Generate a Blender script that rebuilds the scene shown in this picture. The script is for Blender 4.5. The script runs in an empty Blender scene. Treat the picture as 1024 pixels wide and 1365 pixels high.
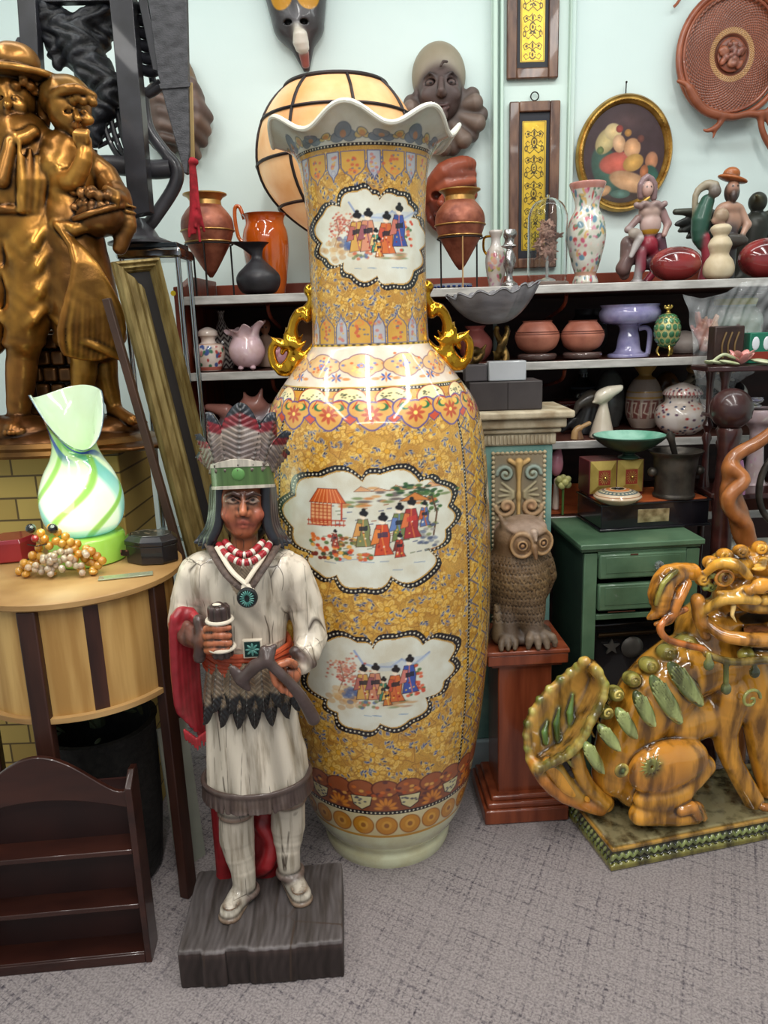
import bpy,bmesh,math,random
import numpy as np
from mathutils import Vector,Matrix,Euler
random.seed(7); np.random.seed(7)
C=bpy.context.scene.collection
PI=math.pi
# ---------------------------------------------------------------- camera
CH=1.36; FPX=1025.0; PITCH=math.radians(13.5); ROLL=math.radians(1.9)
fw=Vector((0,math.cos(PITCH),-math.sin(PITCH)))
up0=Vector((0,math.sin(PITCH),math.cos(PITCH))); rt0=Vector((1,0,0))
upv=up0*math.cos(ROLL) + rt0*math.sin(ROLL)
rtv=rt0*math.cos(ROLL) - up0*math.sin(ROLL)
camd=bpy.data.cameras.new('camera'); cam=bpy.data.objects.new('camera',camd); C.objects.link(cam)
cam.matrix_world=Matrix(((rtv.x,upv.x,-fw.x,0),(rtv.y,upv.y,-fw.y,0),(rtv.z,upv.z,-fw.z,CH),(0,0,0,1)))
camd.sensor_fit='VERTICAL'; camd.sensor_height=24.0; camd.lens=24.0*FPX/1365.0; camd.clip_start=.02
bpy.context.scene.camera=cam
def ray(px,py): return fw*FPX + rtv*(px-512) + upv*(682.5-py)
def at(px,py,Y):                      # the point of the plane y=Y seen at that place of the photo
    d=ray(px,py); t=Y/d.y
    return Vector((d.x*t,Y,CH+d.z*t))
def onz(px,py,z=0.0):                 # the point of the level z seen there
    d=ray(px,py); t=(z-CH)/d.z
    return Vector((d.x*t,d.y*t,z))
def proj(P):
    v=Vector(P)-Vector((0,0,CH)); w=v.dot(fw)
    return 512+FPX*v.dot(rtv)/w,682.5-FPX*v.dot(upv)/w
def sc(px,py,Y): return (at(px,py,Y)-Vector((0,0,CH))).dot(fw)/FPX    # metres per pixel there
# ---------------------------------------------------------------- colour and materials
def lin(c):
    c=np.asarray(c,float)/255.0
    return np.where(c <= .04045,c/12.92,((c+.055)/1.055)**2.4)
def L4(c): return tuple(lin(c))+(1.0,)
MATS={}
def M(key,c1=(128,128,128),c2=None,scale=6.0,stretch=(1,1,1),rough=.5,metal=0.0,bump=0.0,bscale=60.0,coat=0.0,
      vcol=False,point=0.0,emit=None,est=1.0,trans=0.0,ior=1.45,alpha=1.0,detail=4.0,sharp=(.35,.65),wave=False,bstretch=None,pdark=.25,sss=0.0,crack=0.0):
    if key in MATS: return MATS[key]
    m=bpy.data.materials.new(key); m.use_nodes=True; nt=m.node_tree; N=nt.nodes; K=nt.links.new
    b=N['Principled BSDF']
    tc=N.new('ShaderNodeTexCoord'); mp=N.new('ShaderNodeMapping'); mp.inputs['Scale'].default_value=stretch; K(tc.outputs['Object'],mp.inputs[0])
    if wave:
        nz=N.new('ShaderNodeTexWave'); nz.inputs['Scale'].default_value=scale; nz.inputs['Distortion'].default_value=6.0
        nz.inputs['Detail'].default_value=3.0; nz.inputs['Detail Scale'].default_value=1.2; src=nz.outputs['Fac']
    else:
        nz=N.new('ShaderNodeTexNoise'); nz.inputs['Scale'].default_value=scale; nz.inputs['Detail'].default_value=detail; src=nz.outputs['Fac']
    K(mp.outputs[0],nz.inputs['Vector'])
    rp=N.new('ShaderNodeValToRGB'); K(src,rp.inputs[0])
    rp.color_ramp.elements[0].position=sharp[0]; rp.color_ramp.elements[1].position=sharp[1]
    if vcol:
        at_=N.new('ShaderNodeAttribute'); at_.attribute_name='Col'
        k=c2 if isinstance(c2,float) else .8
        rp.color_ramp.elements[0].color=(k,k*.93,k*.84,1); rp.color_ramp.elements[1].color=(1.08,1.08,1.08,1)
        mx=N.new('ShaderNodeMix'); mx.data_type='RGBA'; mx.blend_type='MULTIPLY'; mx.inputs[0].default_value=1.0
        K(at_.outputs['Color'],mx.inputs[6]); K(rp.outputs[0],mx.inputs[7]); col=mx.outputs[2]
    else:
        rp.color_ramp.elements[0].color=L4(c1); rp.color_ramp.elements[1].color=L4(c2 if c2 is not None else c1); col=rp.outputs[0]
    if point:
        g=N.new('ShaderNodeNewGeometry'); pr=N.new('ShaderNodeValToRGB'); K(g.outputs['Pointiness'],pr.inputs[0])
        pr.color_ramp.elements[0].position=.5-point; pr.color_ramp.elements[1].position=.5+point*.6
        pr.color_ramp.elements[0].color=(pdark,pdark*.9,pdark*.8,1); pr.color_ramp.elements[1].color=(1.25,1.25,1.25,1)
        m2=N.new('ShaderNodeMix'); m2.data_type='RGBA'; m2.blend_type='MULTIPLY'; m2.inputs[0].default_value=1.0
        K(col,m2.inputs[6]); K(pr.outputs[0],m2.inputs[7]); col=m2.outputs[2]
    if crack:                                # thin dark cracks running along z
        mc=N.new('ShaderNodeMapping'); mc.inputs['Scale'].default_value=(1,1,.05); K(tc.outputs['Object'],mc.inputs[0])
        vo=N.new('ShaderNodeTexVoronoi'); vo.feature='DISTANCE_TO_EDGE'; vo.inputs['Scale'].default_value=crack; K(mc.outputs[0],vo.inputs['Vector'])
        n3=N.new('ShaderNodeTexNoise'); n3.inputs['Scale'].default_value=crack*.6; K(tc.outputs['Object'],n3.inputs['Vector'])
        cr=N.new('ShaderNodeMapRange'); cr.inputs[1].default_value=0.0; cr.inputs[2].default_value=.022; K(vo.outputs['Distance'],cr.inputs[0])
        c3=N.new('ShaderNodeMapRange'); c3.inputs[1].default_value=.5; c3.inputs[2].default_value=.58; K(n3.outputs['Fac'],c3.inputs[0])
        mxx=N.new('ShaderNodeMath'); mxx.operation='MAXIMUM'; K(cr.outputs[0],mxx.inputs[0])
        inv=N.new('ShaderNodeMath'); inv.operation='SUBTRACT'; inv.inputs[0].default_value=1.0; K(c3.outputs[0],inv.inputs[1]); K(inv.outputs[0],mxx.inputs[1])
        m3=N.new('ShaderNodeMix'); m3.data_type='RGBA'; m3.inputs[6].default_value=(.05,.03,.02,1)
        K(mxx.outputs[0],m3.inputs[0]); K(col,m3.inputs[7]); col=m3.outputs[2]
    K(col,b.inputs['Base Color'])
    b.inputs['Roughness'].default_value=rough; b.inputs['Metallic'].default_value=metal
    b.inputs['Coat Weight'].default_value=coat; b.inputs['Coat Roughness'].default_value=.04
    b.inputs['Transmission Weight'].default_value=trans; b.inputs['IOR'].default_value=ior; b.inputs['Alpha'].default_value=alpha
    if sss: b.inputs['Subsurface Weight'].default_value=sss; b.inputs['Subsurface Scale'].default_value=.02
    if emit is not None:
        if emit == 'col': K(col,b.inputs['Emission Color'])
        else: b.inputs['Emission Color'].default_value=L4(emit)
        b.inputs['Emission Strength'].default_value=est
    if bump:
        n2=N.new('ShaderNodeTexNoise'); n2.inputs['Scale'].default_value=bscale; n2.inputs['Detail'].default_value=3.0
        if bstretch:
            mb=N.new('ShaderNodeMapping'); mb.inputs['Scale'].default_value=bstretch; K(tc.outputs['Object'],mb.inputs[0]); K(mb.outputs[0],n2.inputs['Vector'])
        else: K(mp.outputs[0],n2.inputs['Vector'])
        bp=N.new('ShaderNodeBump'); bp.inputs['Strength'].default_value=bump; bp.inputs['Distance'].default_value=.004
        K(n2.outputs['Fac'],bp.inputs['Height']); K(bp.outputs[0],b.inputs['Normal'])
    MATS[key]=m; return m
# ---------------------------------------------------------------- objects
def link(o,parent=None):
    C.objects.link(o)
    if parent is not None: o.parent=parent
    return o
def mesh_np(name,V,Fq,m,parent=None,col=None,smooth=True,tri=None):
    me=bpy.data.meshes.new(name); V=np.asarray(V,np.float32); Fq=np.asarray(Fq,np.int32)
    nt_=0 if tri is None else len(tri)
    me.vertices.add(len(V)); me.vertices.foreach_set('co',V.ravel())
    me.loops.add(Fq.size+nt_*3); me.polygons.add(len(Fq)+nt_)
    idx=Fq.ravel(); st=np.arange(len(Fq))*4; tot=np.full(len(Fq),4)
    if nt_:
        tri=np.asarray(tri,np.int32); idx=np.concatenate([idx,tri.ravel()]); st=np.concatenate([st,len(Fq)*4+np.arange(nt_)*3]); tot=np.concatenate([tot,np.full(nt_,3)])
    me.loops.foreach_set('vertex_index',idx.astype(np.int32)); me.polygons.foreach_set('loop_start',st.astype(np.int32)); me.polygons.foreach_set('loop_total',tot.astype(np.int32))
    if smooth: me.polygons.foreach_set('use_smooth',np.ones(len(Fq)+nt_,bool))
    if col is not None:
        a=me.color_attributes.new('Col','FLOAT_COLOR','POINT'); c4=np.ones((len(V),4),np.float32); c4[:,:3]=lin(np.clip(col,0,255)); a.data.foreach_set('color',c4.ravel())
    me.update(calc_edges=True); me.validate()
    me.materials.append(m)
    return link(bpy.data.objects.new(name,me),parent)
def tag(o,label=None,cat=None,group=None,kind=None):
    if label: o['label']=label
    if cat: o['category']=cat
    if group: o['group']=group
    if kind: o['kind']=kind
    return o
def thing(name,label,cat,loc=(0,0,0),rz=0.0,group=None,rot=None):
    o=bpy.data.objects.new(name,None); o.empty_display_size=.05; C.objects.link(o); o.location=loc
    o.rotation_euler=rot if rot is not None else (0,0,rz)
    return tag(o,label,cat,group)
def copy_tree(o,parent=None):
    c=o.copy(); C.objects.link(c); c.parent=parent
    for ch in list(o.children): copy_tree(ch,c)
    return c
class MB:                                     # collects shapes into one mesh
    def __init__(s): s.V=[]; s.F=[]; s.n=0
    def add(s,V,F,mat=None):
        V=[Vector(v) for v in V]
        if mat is not None: V=[mat @ v for v in V]
        s.V+=V; s.F+=[tuple(i+s.n for i in f) for f in F]; s.n+=len(V); return s
    def box(s,c,h,mat=None,taper=1.0):    # centre, full sizes
        x,y,z=h[0]/2,h[1]/2,h[2]/2; t=taper; cx,cy,cz=c
        V=[(cx-x,cy-y,cz-z),(cx+x,cy-y,cz-z),(cx+x,cy+y,cz-z),(cx-x,cy+y,cz-z),(cx-x*t,cy-y*t,cz+z),(cx+x*t,cy-y*t,cz+z),(cx+x*t,cy+y*t,cz+z),(cx-x*t,cy+y*t,cz+z)]
        return s.add(V,[(0,3,2,1),(4,5,6,7),(0,1,5,4),(1,2,6,5),(2,3,7,6),(3,0,4,7)],mat)
    def beam(s,a,b,w,d,up=(0,0,1),w2=None):
        a=Vector(a); b=Vector(b); z=(b-a); Ln=z.length; z.normalize(); x=Vector(up).cross(z)
        if x.length < 1e-4: x=Vector((1,0,0)).cross(z)
        x.normalize(); y=z.cross(x); mt=Matrix.Translation(a) @ Matrix((x,y,z)).transposed().to_4x4()
        V=[]
        w2=w if w2 is None else w2
        for k,ww in ((0,w),(Ln,w2)): V+=[(-ww/2,-d/2,k),(ww/2,-d/2,k),(ww/2,d/2,k),(-ww/2,d/2,k)]
        return s.add(V,[(0,3,2,1),(4,5,6,7),(0,1,5,4),(1,2,6,5),(2,3,7,6),(3,0,4,7)],mt)
    def lathe(s,prof,n=32,c=(0,0,0),sx=1.0,sy=1.0,fn=None,mat=None,caps=True):
        V=[]; F=[]; m=len(prof)
        for j,(r,z) in enumerate(prof):
            for i in range(n):
                a=2*PI*i/n; rr,zz=(r,z) if fn is None else fn(a,r,z,j)
                V.append((c[0]+rr*math.cos(a)*sx,c[1]+rr*math.sin(a)*sy,c[2]+zz))
        for j in range(m-1):
            for i in range(n): F.append((j*n+i,j*n+(i+1) % n,(j+1)*n+(i+1) % n,(j+1)*n+i))
        if caps:
            if prof[0][0] > 1e-5: F.append(tuple(reversed(range(n))))
            if prof[-1][0] > 1e-5: F.append(tuple(range((m-1)*n,m*n)))
        return s.add(V,F,mat)
    def tube(s,pts,rad,n=10,sy=1.0,closed=False,cap=True):
        P=[Vector(p) for p in pts]; m=len(P); R=rad if hasattr(rad,'__len__') else [rad]*m
        nx=None; V=[]; F=[]
        for k in range(m):
            if closed: t=P[(k+1) % m]-P[k-1]
            else: t=P[min(k+1,m-1)]-P[max(k-1,0)]
            t.normalize()
            if nx is None:
                nx=Vector((0,0,1)).cross(t)
                if nx.length < .1: nx=Vector((0,1,0)).cross(t)
            nx=(nx-t*nx.dot(t)).normalized(); ny=t.cross(nx)
            for i in range(n):
                a=2*PI*i/n; V.append(P[k]+nx*R[k]*math.cos(a)+ny*R[k]*sy*math.sin(a))
        for k in range(m if closed else m-1):
            q=(k+1) % m
            for i in range(n): F.append((k*n+i,k*n+(i+1) % n,q*n+(i+1) % n,q*n+i))
        if not closed and cap: F.append(tuple(reversed(range(n)))); F.append(tuple(range((m-1)*n,m*n)))
        return s.add(V,F)
    def ball(s,c,r,n=16,m=None,mat=None):
        m=m or n//2; r=r if hasattr(r,'__len__') else (r,r,r); V=[]; F=[]
        for j in range(1,m):
            for i in range(n):
                a=2*PI*i/n; b=PI*j/m; V.append((c[0]+r[0]*math.sin(b)*math.cos(a),c[1]+r[1]*math.sin(b)*math.sin(a),c[2]-r[2]*math.cos(b)))
        for j in range(m-2):
            for i in range(n): F.append((j*n+i,j*n+(i+1) % n,(j+1)*n+(i+1) % n,(j+1)*n+i))
        V.append((c[0],c[1],c[2]-r[2])); V.append((c[0],c[1],c[2]+r[2])); a0=len(V)-2
        for i in range(n): F.append((a0,(i+1) % n,i)); F.append((a0+1,(m-2)*n+i,(m-2)*n+(i+1) % n))
        return s.add(V,F,mat)
    def prism(s,pts,y0,y1,mat=None):      # outline in x,z pushed along y
        n=len(pts); V=[(x,y0,z) for x,z in pts]+[(x,y1,z) for x,z in pts]
        ar=sum(pts[i][0]*pts[(i+1) % n][1]-pts[(i+1) % n][0]*pts[i][1] for i in range(n))
        F=[tuple(range(n)),tuple(reversed(range(n,2*n)))]+[(i,i+n,(i+1) % n+n,(i+1) % n) for i in range(n)]
        if ar < 0: F=[tuple(reversed(f)) for f in F]
        return s.add(V,F,mat)
    def build(s,name,m,parent=None,bevel=0.0,seg=2,smooth=True,angle=40,sub=0):
        me=bpy.data.meshes.new(name); me.from_pydata([tuple(v) for v in s.V],[],s.F); me.update(); me.materials.append(m)
        o=link(bpy.data.objects.new(name,me),parent)
        bm=bmesh.new(); bm.from_mesh(me); bmesh.ops.recalc_face_normals(bm,faces=bm.faces); bm.to_mesh(me); bm.free()
        if smooth:
            me.polygons.foreach_set('use_smooth',[True]*len(me.polygons)); me.set_sharp_from_angle(angle=math.radians(angle))
        if bevel:
            md=o.modifiers.new('b','BEVEL'); md.width=bevel; md.segments=seg; md.limit_method='ANGLE'; md.angle_limit=math.radians(35)
        if sub:
            md=o.modifiers.new('s','SUBSURF'); md.levels=sub; md.render_levels=sub
        return o
def smoothpts(P,k=6):                        # Catmull-Rom
    P=[Vector(p) for p in P]; out=[]
    for i in range(len(P)-1):
        a=P[max(i-1,0)]; b=P[i]; c=P[i+1]; d=P[min(i+2,len(P)-1)]
        for j in range(k):
            t=j/k; out.append(.5*((2*b)+(c-a)*t+(2*a-5*b+4*c-d)*t*t+(3*b-a-3*c+d)*t**3))
    out.append(P[-1]); return out
def sprof(prof,k=5): return [(max(p.x,0),max(p.y,min(prof[0][1],prof[-1][1]))) for p in smoothpts([(r,z,0) for r,z in prof],k)]
def interp(x,xs,ys): return float(np.interp(x,xs,ys))
# a turned vessel given in photo pixels: half widths and heights above its base
def vessel(name,label,cat,cx,Y,z,prof,m,group=None,n=40,fn=None,hollow=True,k=5,rz=0.0,sharp=False,py=None,part='body',sy=1.0):
    yy=py if py is not None else proj((0,Y,z))[1]
    for _ in range(3):
        x=at(cx,yy,Y).x; yy=proj((x,Y,z))[1]
    s=sc(cx,yy,Y); pr=[(r*s,h*s) for r,h in prof]
    pr=pr if sharp else sprof(pr,k)
    if hollow:
        t=1.8*s; top=pr[-1]; inner=[(max(r-t,.0005),h) for r,h in reversed(pr) if h > 3*s]
        pr=pr+[(max(top[0]-t,.0005),top[1]+.2*s)]+inner+[(.0003,inner[-1][1])]
    o=thing(name,label,cat,(x,Y,z),rz,group); o['s']=s
    MB().lathe([(.0003,pr[0][1])]+pr,n,fn=fn,sy=sy).build(part,m,o,angle=60)
    return o,s
# ---------------------------------------------------------------- signed distance modelling: one continuous skin
def rotm(r): return np.array(Euler([math.radians(a) for a in r]).to_matrix()) if r is not None else None
class SDF:
    def __init__(s,k=.02,col=(200,200,200)): s.p=[]; s.k=k; s.col=col
    def _a(s,f,lo,hi,col,k,op,rough=None):
        s.p.append((f,np.array(lo,float),np.array(hi,float),np.array(s.col if col is None else col,float),s.k if k is None else k,op)); return s
    def ell(s,c,r,rot=None,col=None,k=None,op='u'):
        c=np.array(c,float); r=np.array(r if hasattr(r,'__len__') else (r,r,r),float); R=rotm(rot)
        def f(P):
            q=P-c
            if R is not None: q=q @ R
            k0=np.linalg.norm(q/r,axis=-1); k1=np.linalg.norm(q/(r*r),axis=-1)+1e-9
            return k0*(k0-1)/k1
        e=r.max() if R is not None else r
        return s._a(f,c-e,c+e,col,k,op)
    def cap(s,a,b,ra,rb=None,col=None,k=None,op='u',fl=None):
        a=np.array(a,float); b=np.array(b,float); rb=ra if rb is None else rb; ab=b-a; l2=max(ab@ab,1e-12)
        def f(P):
            q=P-a; t=np.clip((q@ab)/l2,0,1); e=q-t[...,None]*ab
            if fl is not None: e=e*np.array(fl)
            return np.linalg.norm(e,axis=-1)-(ra+(rb-ra)*t)
        m=max(ra,rb)*(1 if fl is None else 1/min(fl)); return s._a(f,np.minimum(a,b)-m,np.maximum(a,b)+m,col,k,op)
    def chain(s,pts,rs,col=None,k=None,smooth=0,op='u'):
        rs=rs if hasattr(rs,'__len__') else [rs]*len(pts)
        if smooth:
            q=smoothpts(pts,smooth); t0=np.linspace(0,len(pts)-1,len(q)); rs=np.interp(t0,np.arange(len(pts)),rs); pts=[tuple(p) for p in q]
        pts=np.array([tuple(p) for p in pts],float); rs=np.array(rs,float)
        def f(P):
            out=None
            for i in range(len(pts)-1):
                ab=pts[i+1]-pts[i]; q=P-pts[i]; t=np.clip((q@ab)/max(ab@ab,1e-12),0,1)
                d=np.linalg.norm(q-t[...,None]*ab,axis=-1)-(rs[i]+(rs[i+1]-rs[i])*t)
                out=d if out is None else np.minimum(out,d)
            return out
        return s._a(f,pts.min(0)-rs.max(),pts.max(0)+rs.max(),col,k,op)
    def box(s,c,h,rot=None,r=.005,col=None,k=None,op='u'):
        c=np.array(c,float); h=np.array(h,float)-r; R=rotm(rot)
        def f(P):
            q=P-c
            if R is not None: q=q @ R
            q=np.abs(q)-h
            return np.linalg.norm(np.maximum(q,0),axis=-1)+np.minimum(q.max(-1),0)-r
        e=np.linalg.norm(h)+r if R is not None else h+r
        return s._a(f,c-e,c+e,col,k,op)
    def tor(s,c,R_,r,rot=None,col=None,k=None,op='u',e=(1,1,1)):   # ring in local xy
        c=np.array(c,float); R=rotm(rot); e=np.array(e,float)
        def f(P):
            q=P-c
            if R is not None: q=q @ R
            q=q/e
            return np.sqrt((np.linalg.norm(q[...,:2],axis=-1)-R_)**2+q[...,2]**2)-r
        m=(R_+r)*e.max(); return s._a(f,c-m,c+m,col,k,op)
    def spiral(s,c,R_,r,turns=1.5,nrm='y',col=None,k=None,flip=1,lift=.6,a0=0.0):
        pts=[]; n=22
        for i in range(n):
            t=i/(n-1); a=a0+flip*turns*2*PI*t; q=R_*(1-t*.88)
            u,v,w=q*math.cos(a),q*math.sin(a),r*lift*t*2
            pts.append({'y': (c[0]+u,c[1]-w,c[2]+v),'x': (c[0]+w,c[1]+u,c[2]+v),'z': (c[0]+u,c[1]+v,c[2]+w)}[nrm])
        return s.chain(pts,list(np.linspace(r,r*.8,n)),col,k)
    def build(s,name,h,m,parent=None,disp=None,paint=None,blend=None,smooth=1):
        lo=np.min([q[1] for q in s.p if q[5] != 'p'],axis=0)-4*h; hi=np.max([q[2] for q in s.p if q[5] != 'p'],axis=0)+4*h
        n=np.ceil((hi-lo)/h).astype(int)+1; ax=[(lo[i]+h*np.arange(n[i])).astype(np.float32) for i in range(3)]
        G=np.full(n,.5,np.float32)
        def sl(q,mg):
            a=np.clip(np.floor((q[1]-mg-lo)/h).astype(int),0,n); b=np.clip(np.ceil((q[2]+mg-lo)/h).astype(int)+1,0,n)
            return tuple(slice(a[i],b[i]) for i in range(3))
        for q in s.p:
            if q[5] == 'p': continue
            k=max(q[4],1e-5); S=sl(q,k+3*h)
            X=np.stack(np.meshgrid(ax[0][S[0]],ax[1][S[1]],ax[2][S[2]],indexing='ij'),-1)
            if X.size == 0: continue
            d=q[0](X).astype(np.float32); g=G[S]
            if q[5] == 'u':
                t=np.clip(.5+.5*(g-d)/k,0,1); G[S]=g*(1-t)+d*t-k*t*(1-t)
            else:
                d=-d; t=np.clip(.5-.5*(g-d)/k,0,1); G[S]=g*(1-t)+d*t+k*t*(1-t)
        V,Fq=nets(G,lo,h)
        if smooth: V=relax(V,Fq,smooth)
        c=np.zeros((len(V),3)); wsum=np.zeros(len(V)); bl=blend or 1.2*h
        D=np.full(len(V),1e3); lst=[]
        for q in s.p:
            if q[5] != 'u': continue
            mg=q[4]+4*h; I=np.where(np.all((V > q[1]-mg) & (V < q[2]+mg),axis=1))[0]
            if len(I) == 0: continue
            d=q[0](V[I]); lst.append((I,d,q[3])); D[I]=np.minimum(D[I],d)
        for I,d,cc in lst:
            w=np.exp(-np.clip((d-D[I])/bl,0,60)); c[I]+=w[:,None]*cc; wsum[I]+=w
        c /= np.maximum(wsum,1e-9)[:,None]
        for q in s.p:
            if q[5] != 'p': continue
            I=np.where(np.all((V > q[1]-h) & (V < q[2]+h),axis=1))[0]
            if len(I) == 0: continue
            w=np.clip(.5-q[0](V[I])/(h*.9),0,1)[:,None]; c[I]=c[I]*(1-w)+q[3]*w
        if paint is not None: c=paint(V,c)
        if disp is not None:
            Nn=normals(V,Fq); V=V+Nn*disp(V,Nn)[:,None]
        zmn,zr=V[:,2].min(),np.ptp(V[:,2])
        if -.2*zr < zmn < .0006: V[:,2]=np.maximum(V[:,2],.0006)
        return mesh_np(name,V,Fq,m,parent,c)
def nets(G,lo,h):
    ins=G < 0; n=G.shape
    cs=[(i,j,k) for i in (0,1) for j in (0,1) for k in (0,1)]
    cnt=np.zeros((n[0]-1,n[1]-1,n[2]-1),np.int8)
    for (i,j,k) in cs: cnt+=ins[i:n[0]-1+i,j:n[1]-1+j,k:n[2]-1+k]
    act=np.argwhere((cnt > 0) & (cnt < 8)); idx=np.full(cnt.shape,-1,np.int32); idx[tuple(act.T)]=np.arange(len(act))
    acc=np.zeros((len(act),3)); w=np.zeros(len(act))
    for a in cs:
        for d in range(3):
            if a[d]: continue
            b=list(a); b[d]=1
            va=G[act[:,0]+a[0],act[:,1]+a[1],act[:,2]+a[2]]; vb=G[act[:,0]+b[0],act[:,1]+b[1],act[:,2]+b[2]]
            mm=(va < 0) != (vb < 0); t=np.where(mm,va/np.where(mm,va-vb,1),0)
            p=np.tile(np.array(a,float),(len(act),1)); p[:,d]+=t; acc+=p*mm[:,None]; w+=mm
    V=lo+h*(act+acc/np.maximum(w,1)[:,None]); Q=[]
    for d in range(3):
        u,v=(d+1) % 3,(d+2) % 3
        A=[slice(0,n[0]),slice(0,n[1]),slice(0,n[2])]; B=list(A); A[d]=slice(0,n[d]-1); B[d]=slice(1,n[d])
        e=np.argwhere(ins[tuple(A)] != ins[tuple(B)]); e=e[(e[:,u] > 0) & (e[:,v] > 0) & (e[:,u] < n[u]-1) & (e[:,v] < n[v]-1)]
        s_=ins[tuple(e.T)]; q=[]
        for du,dv in ((1,1),(0,1),(0,0),(1,0)):
            t=e.copy(); t[:,u] -= du; t[:,v] -= dv; q.append(idx[tuple(t.T)])
        q=np.stack(q,1); q[~s_]=q[~s_][:,::-1]; Q.append(q)
    return V,np.concatenate(Q)
def relax(V,Fq,it):
    for _ in range(it):
        acc=np.zeros_like(V); w=np.zeros(len(V))
        for a,b in ((0,1),(1,2),(2,3),(3,0)):
            for x,y in ((a,b),(b,a)):
                for d in range(3): acc[:,d]+=np.bincount(Fq[:,x],V[Fq[:,y],d],len(V))
                w+=np.bincount(Fq[:,x],minlength=len(V))
        V=V*.5+.5*acc/np.maximum(w,1)[:,None]
    return V
def normals(V,Fq):
    n=np.cross(V[Fq[:,2]]-V[Fq[:,0]],V[Fq[:,3]]-V[Fq[:,1]]); N=np.zeros_like(V)
    for a in range(4):
        for d in range(3): N[:,d]+=np.bincount(Fq[:,a],n[:,d],len(V))
    return N/np.maximum(np.linalg.norm(N,axis=1),1e-12)[:,None]
# ---------------------------------------------------------------- a painter working on any grid of (x, y) points
class Paint:
    def __init__(s,X,Y,base): s.X=X; s.Y=Y; s.c=np.empty(X.shape+(3,),np.float32); s.c[:]=base; s.wx=None
    def reg(s,x0,x1,y0,y1):
        if s.wx is None: s.y_=s.Y[:,0]; s.wx=1
        j=np.searchsorted(s.y_,[y0,y1]) if s.y_[0] < s.y_[-1] else len(s.y_)-np.searchsorted(s.y_[::-1],[y1,y0])
        j0,j1=max(j[0]-1,0),j[1]+1
        r=s.X[min((j0+j1)//2,len(s.y_)-1)]
        i0=max(np.searchsorted(r,x0)-3,0); i1=np.searchsorted(r,x1)+3
        return slice(j0,j1),slice(i0,i1)
    def put(s,S,w,col,al=1.0): w=(np.clip(w,0,1)*al)[...,None]; s.c[S]=s.c[S]*(1-w)+np.array(col,np.float32)*w
    def ell(s,x,y,rx,ry,col,rot=0.0,al=1.0,aa=.6,ring=None):
        m=max(rx,ry)+2; S=s.reg(x-m,x+m,y-m,y+m); dx=s.X[S]-x; dy=s.Y[S]-y; c,n=math.cos(rot),math.sin(rot)
        u=(dx*c+dy*n)/rx; v=(-dx*n+dy*c)/ry; d=(np.sqrt(u*u+v*v)-1)*min(rx,ry)
        if ring: d=np.abs(d)-ring
        s.put(S,.5-d/aa/2,col,al)
    def poly(s,pts,col,al=1.0,line=None,lw=1.0):
        P=np.array(pts,float); S=s.reg(P[:,0].min()-1,P[:,0].max()+1,P[:,1].min()-1,P[:,1].max()+1); X=s.X[S]; Y=s.Y[S]; ins=np.zeros(X.shape,bool)
        for a,b in zip(P,np.roll(P,-1,0)):
            if a[1] == b[1]: continue
            ins ^= ((a[1] > Y) != (b[1] > Y)) & (X < (b[0]-a[0])*(Y-a[1])/(b[1]-a[1])+a[0])
        s.put(S,ins.astype(float),col,al)
        if line is not None: s.line(list(pts)+[pts[0]],line,lw)
    def line(s,pts,col,w=1.0,al=1.0):
        P=np.array(pts,float)
        for a,b in zip(P[:-1],P[1:]):
            S=s.reg(min(a[0],b[0])-w-1,max(a[0],b[0])+w+1,min(a[1],b[1])-w-1,max(a[1],b[1])+w+1); X=s.X[S]-a[0]; Y=s.Y[S]-a[1]; d=b-a
            t=np.clip((X*d[0]+Y*d[1])/max(d@d,1e-9),0,1); s.put(S,.5+w/2-np.hypot(X-t*d[0],Y-t*d[1]),col,al)
def grid_faces(nr,nc,wrap=False):
    i=np.arange(nr-1)[:,None]; j=np.arange(nc if wrap else nc-1)[None,:]; k=(j+1) % nc
    return np.stack([i*nc+j,i*nc+k,(i+1)*nc+k,(i+1)*nc+j],-1).reshape(-1,4)
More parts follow.
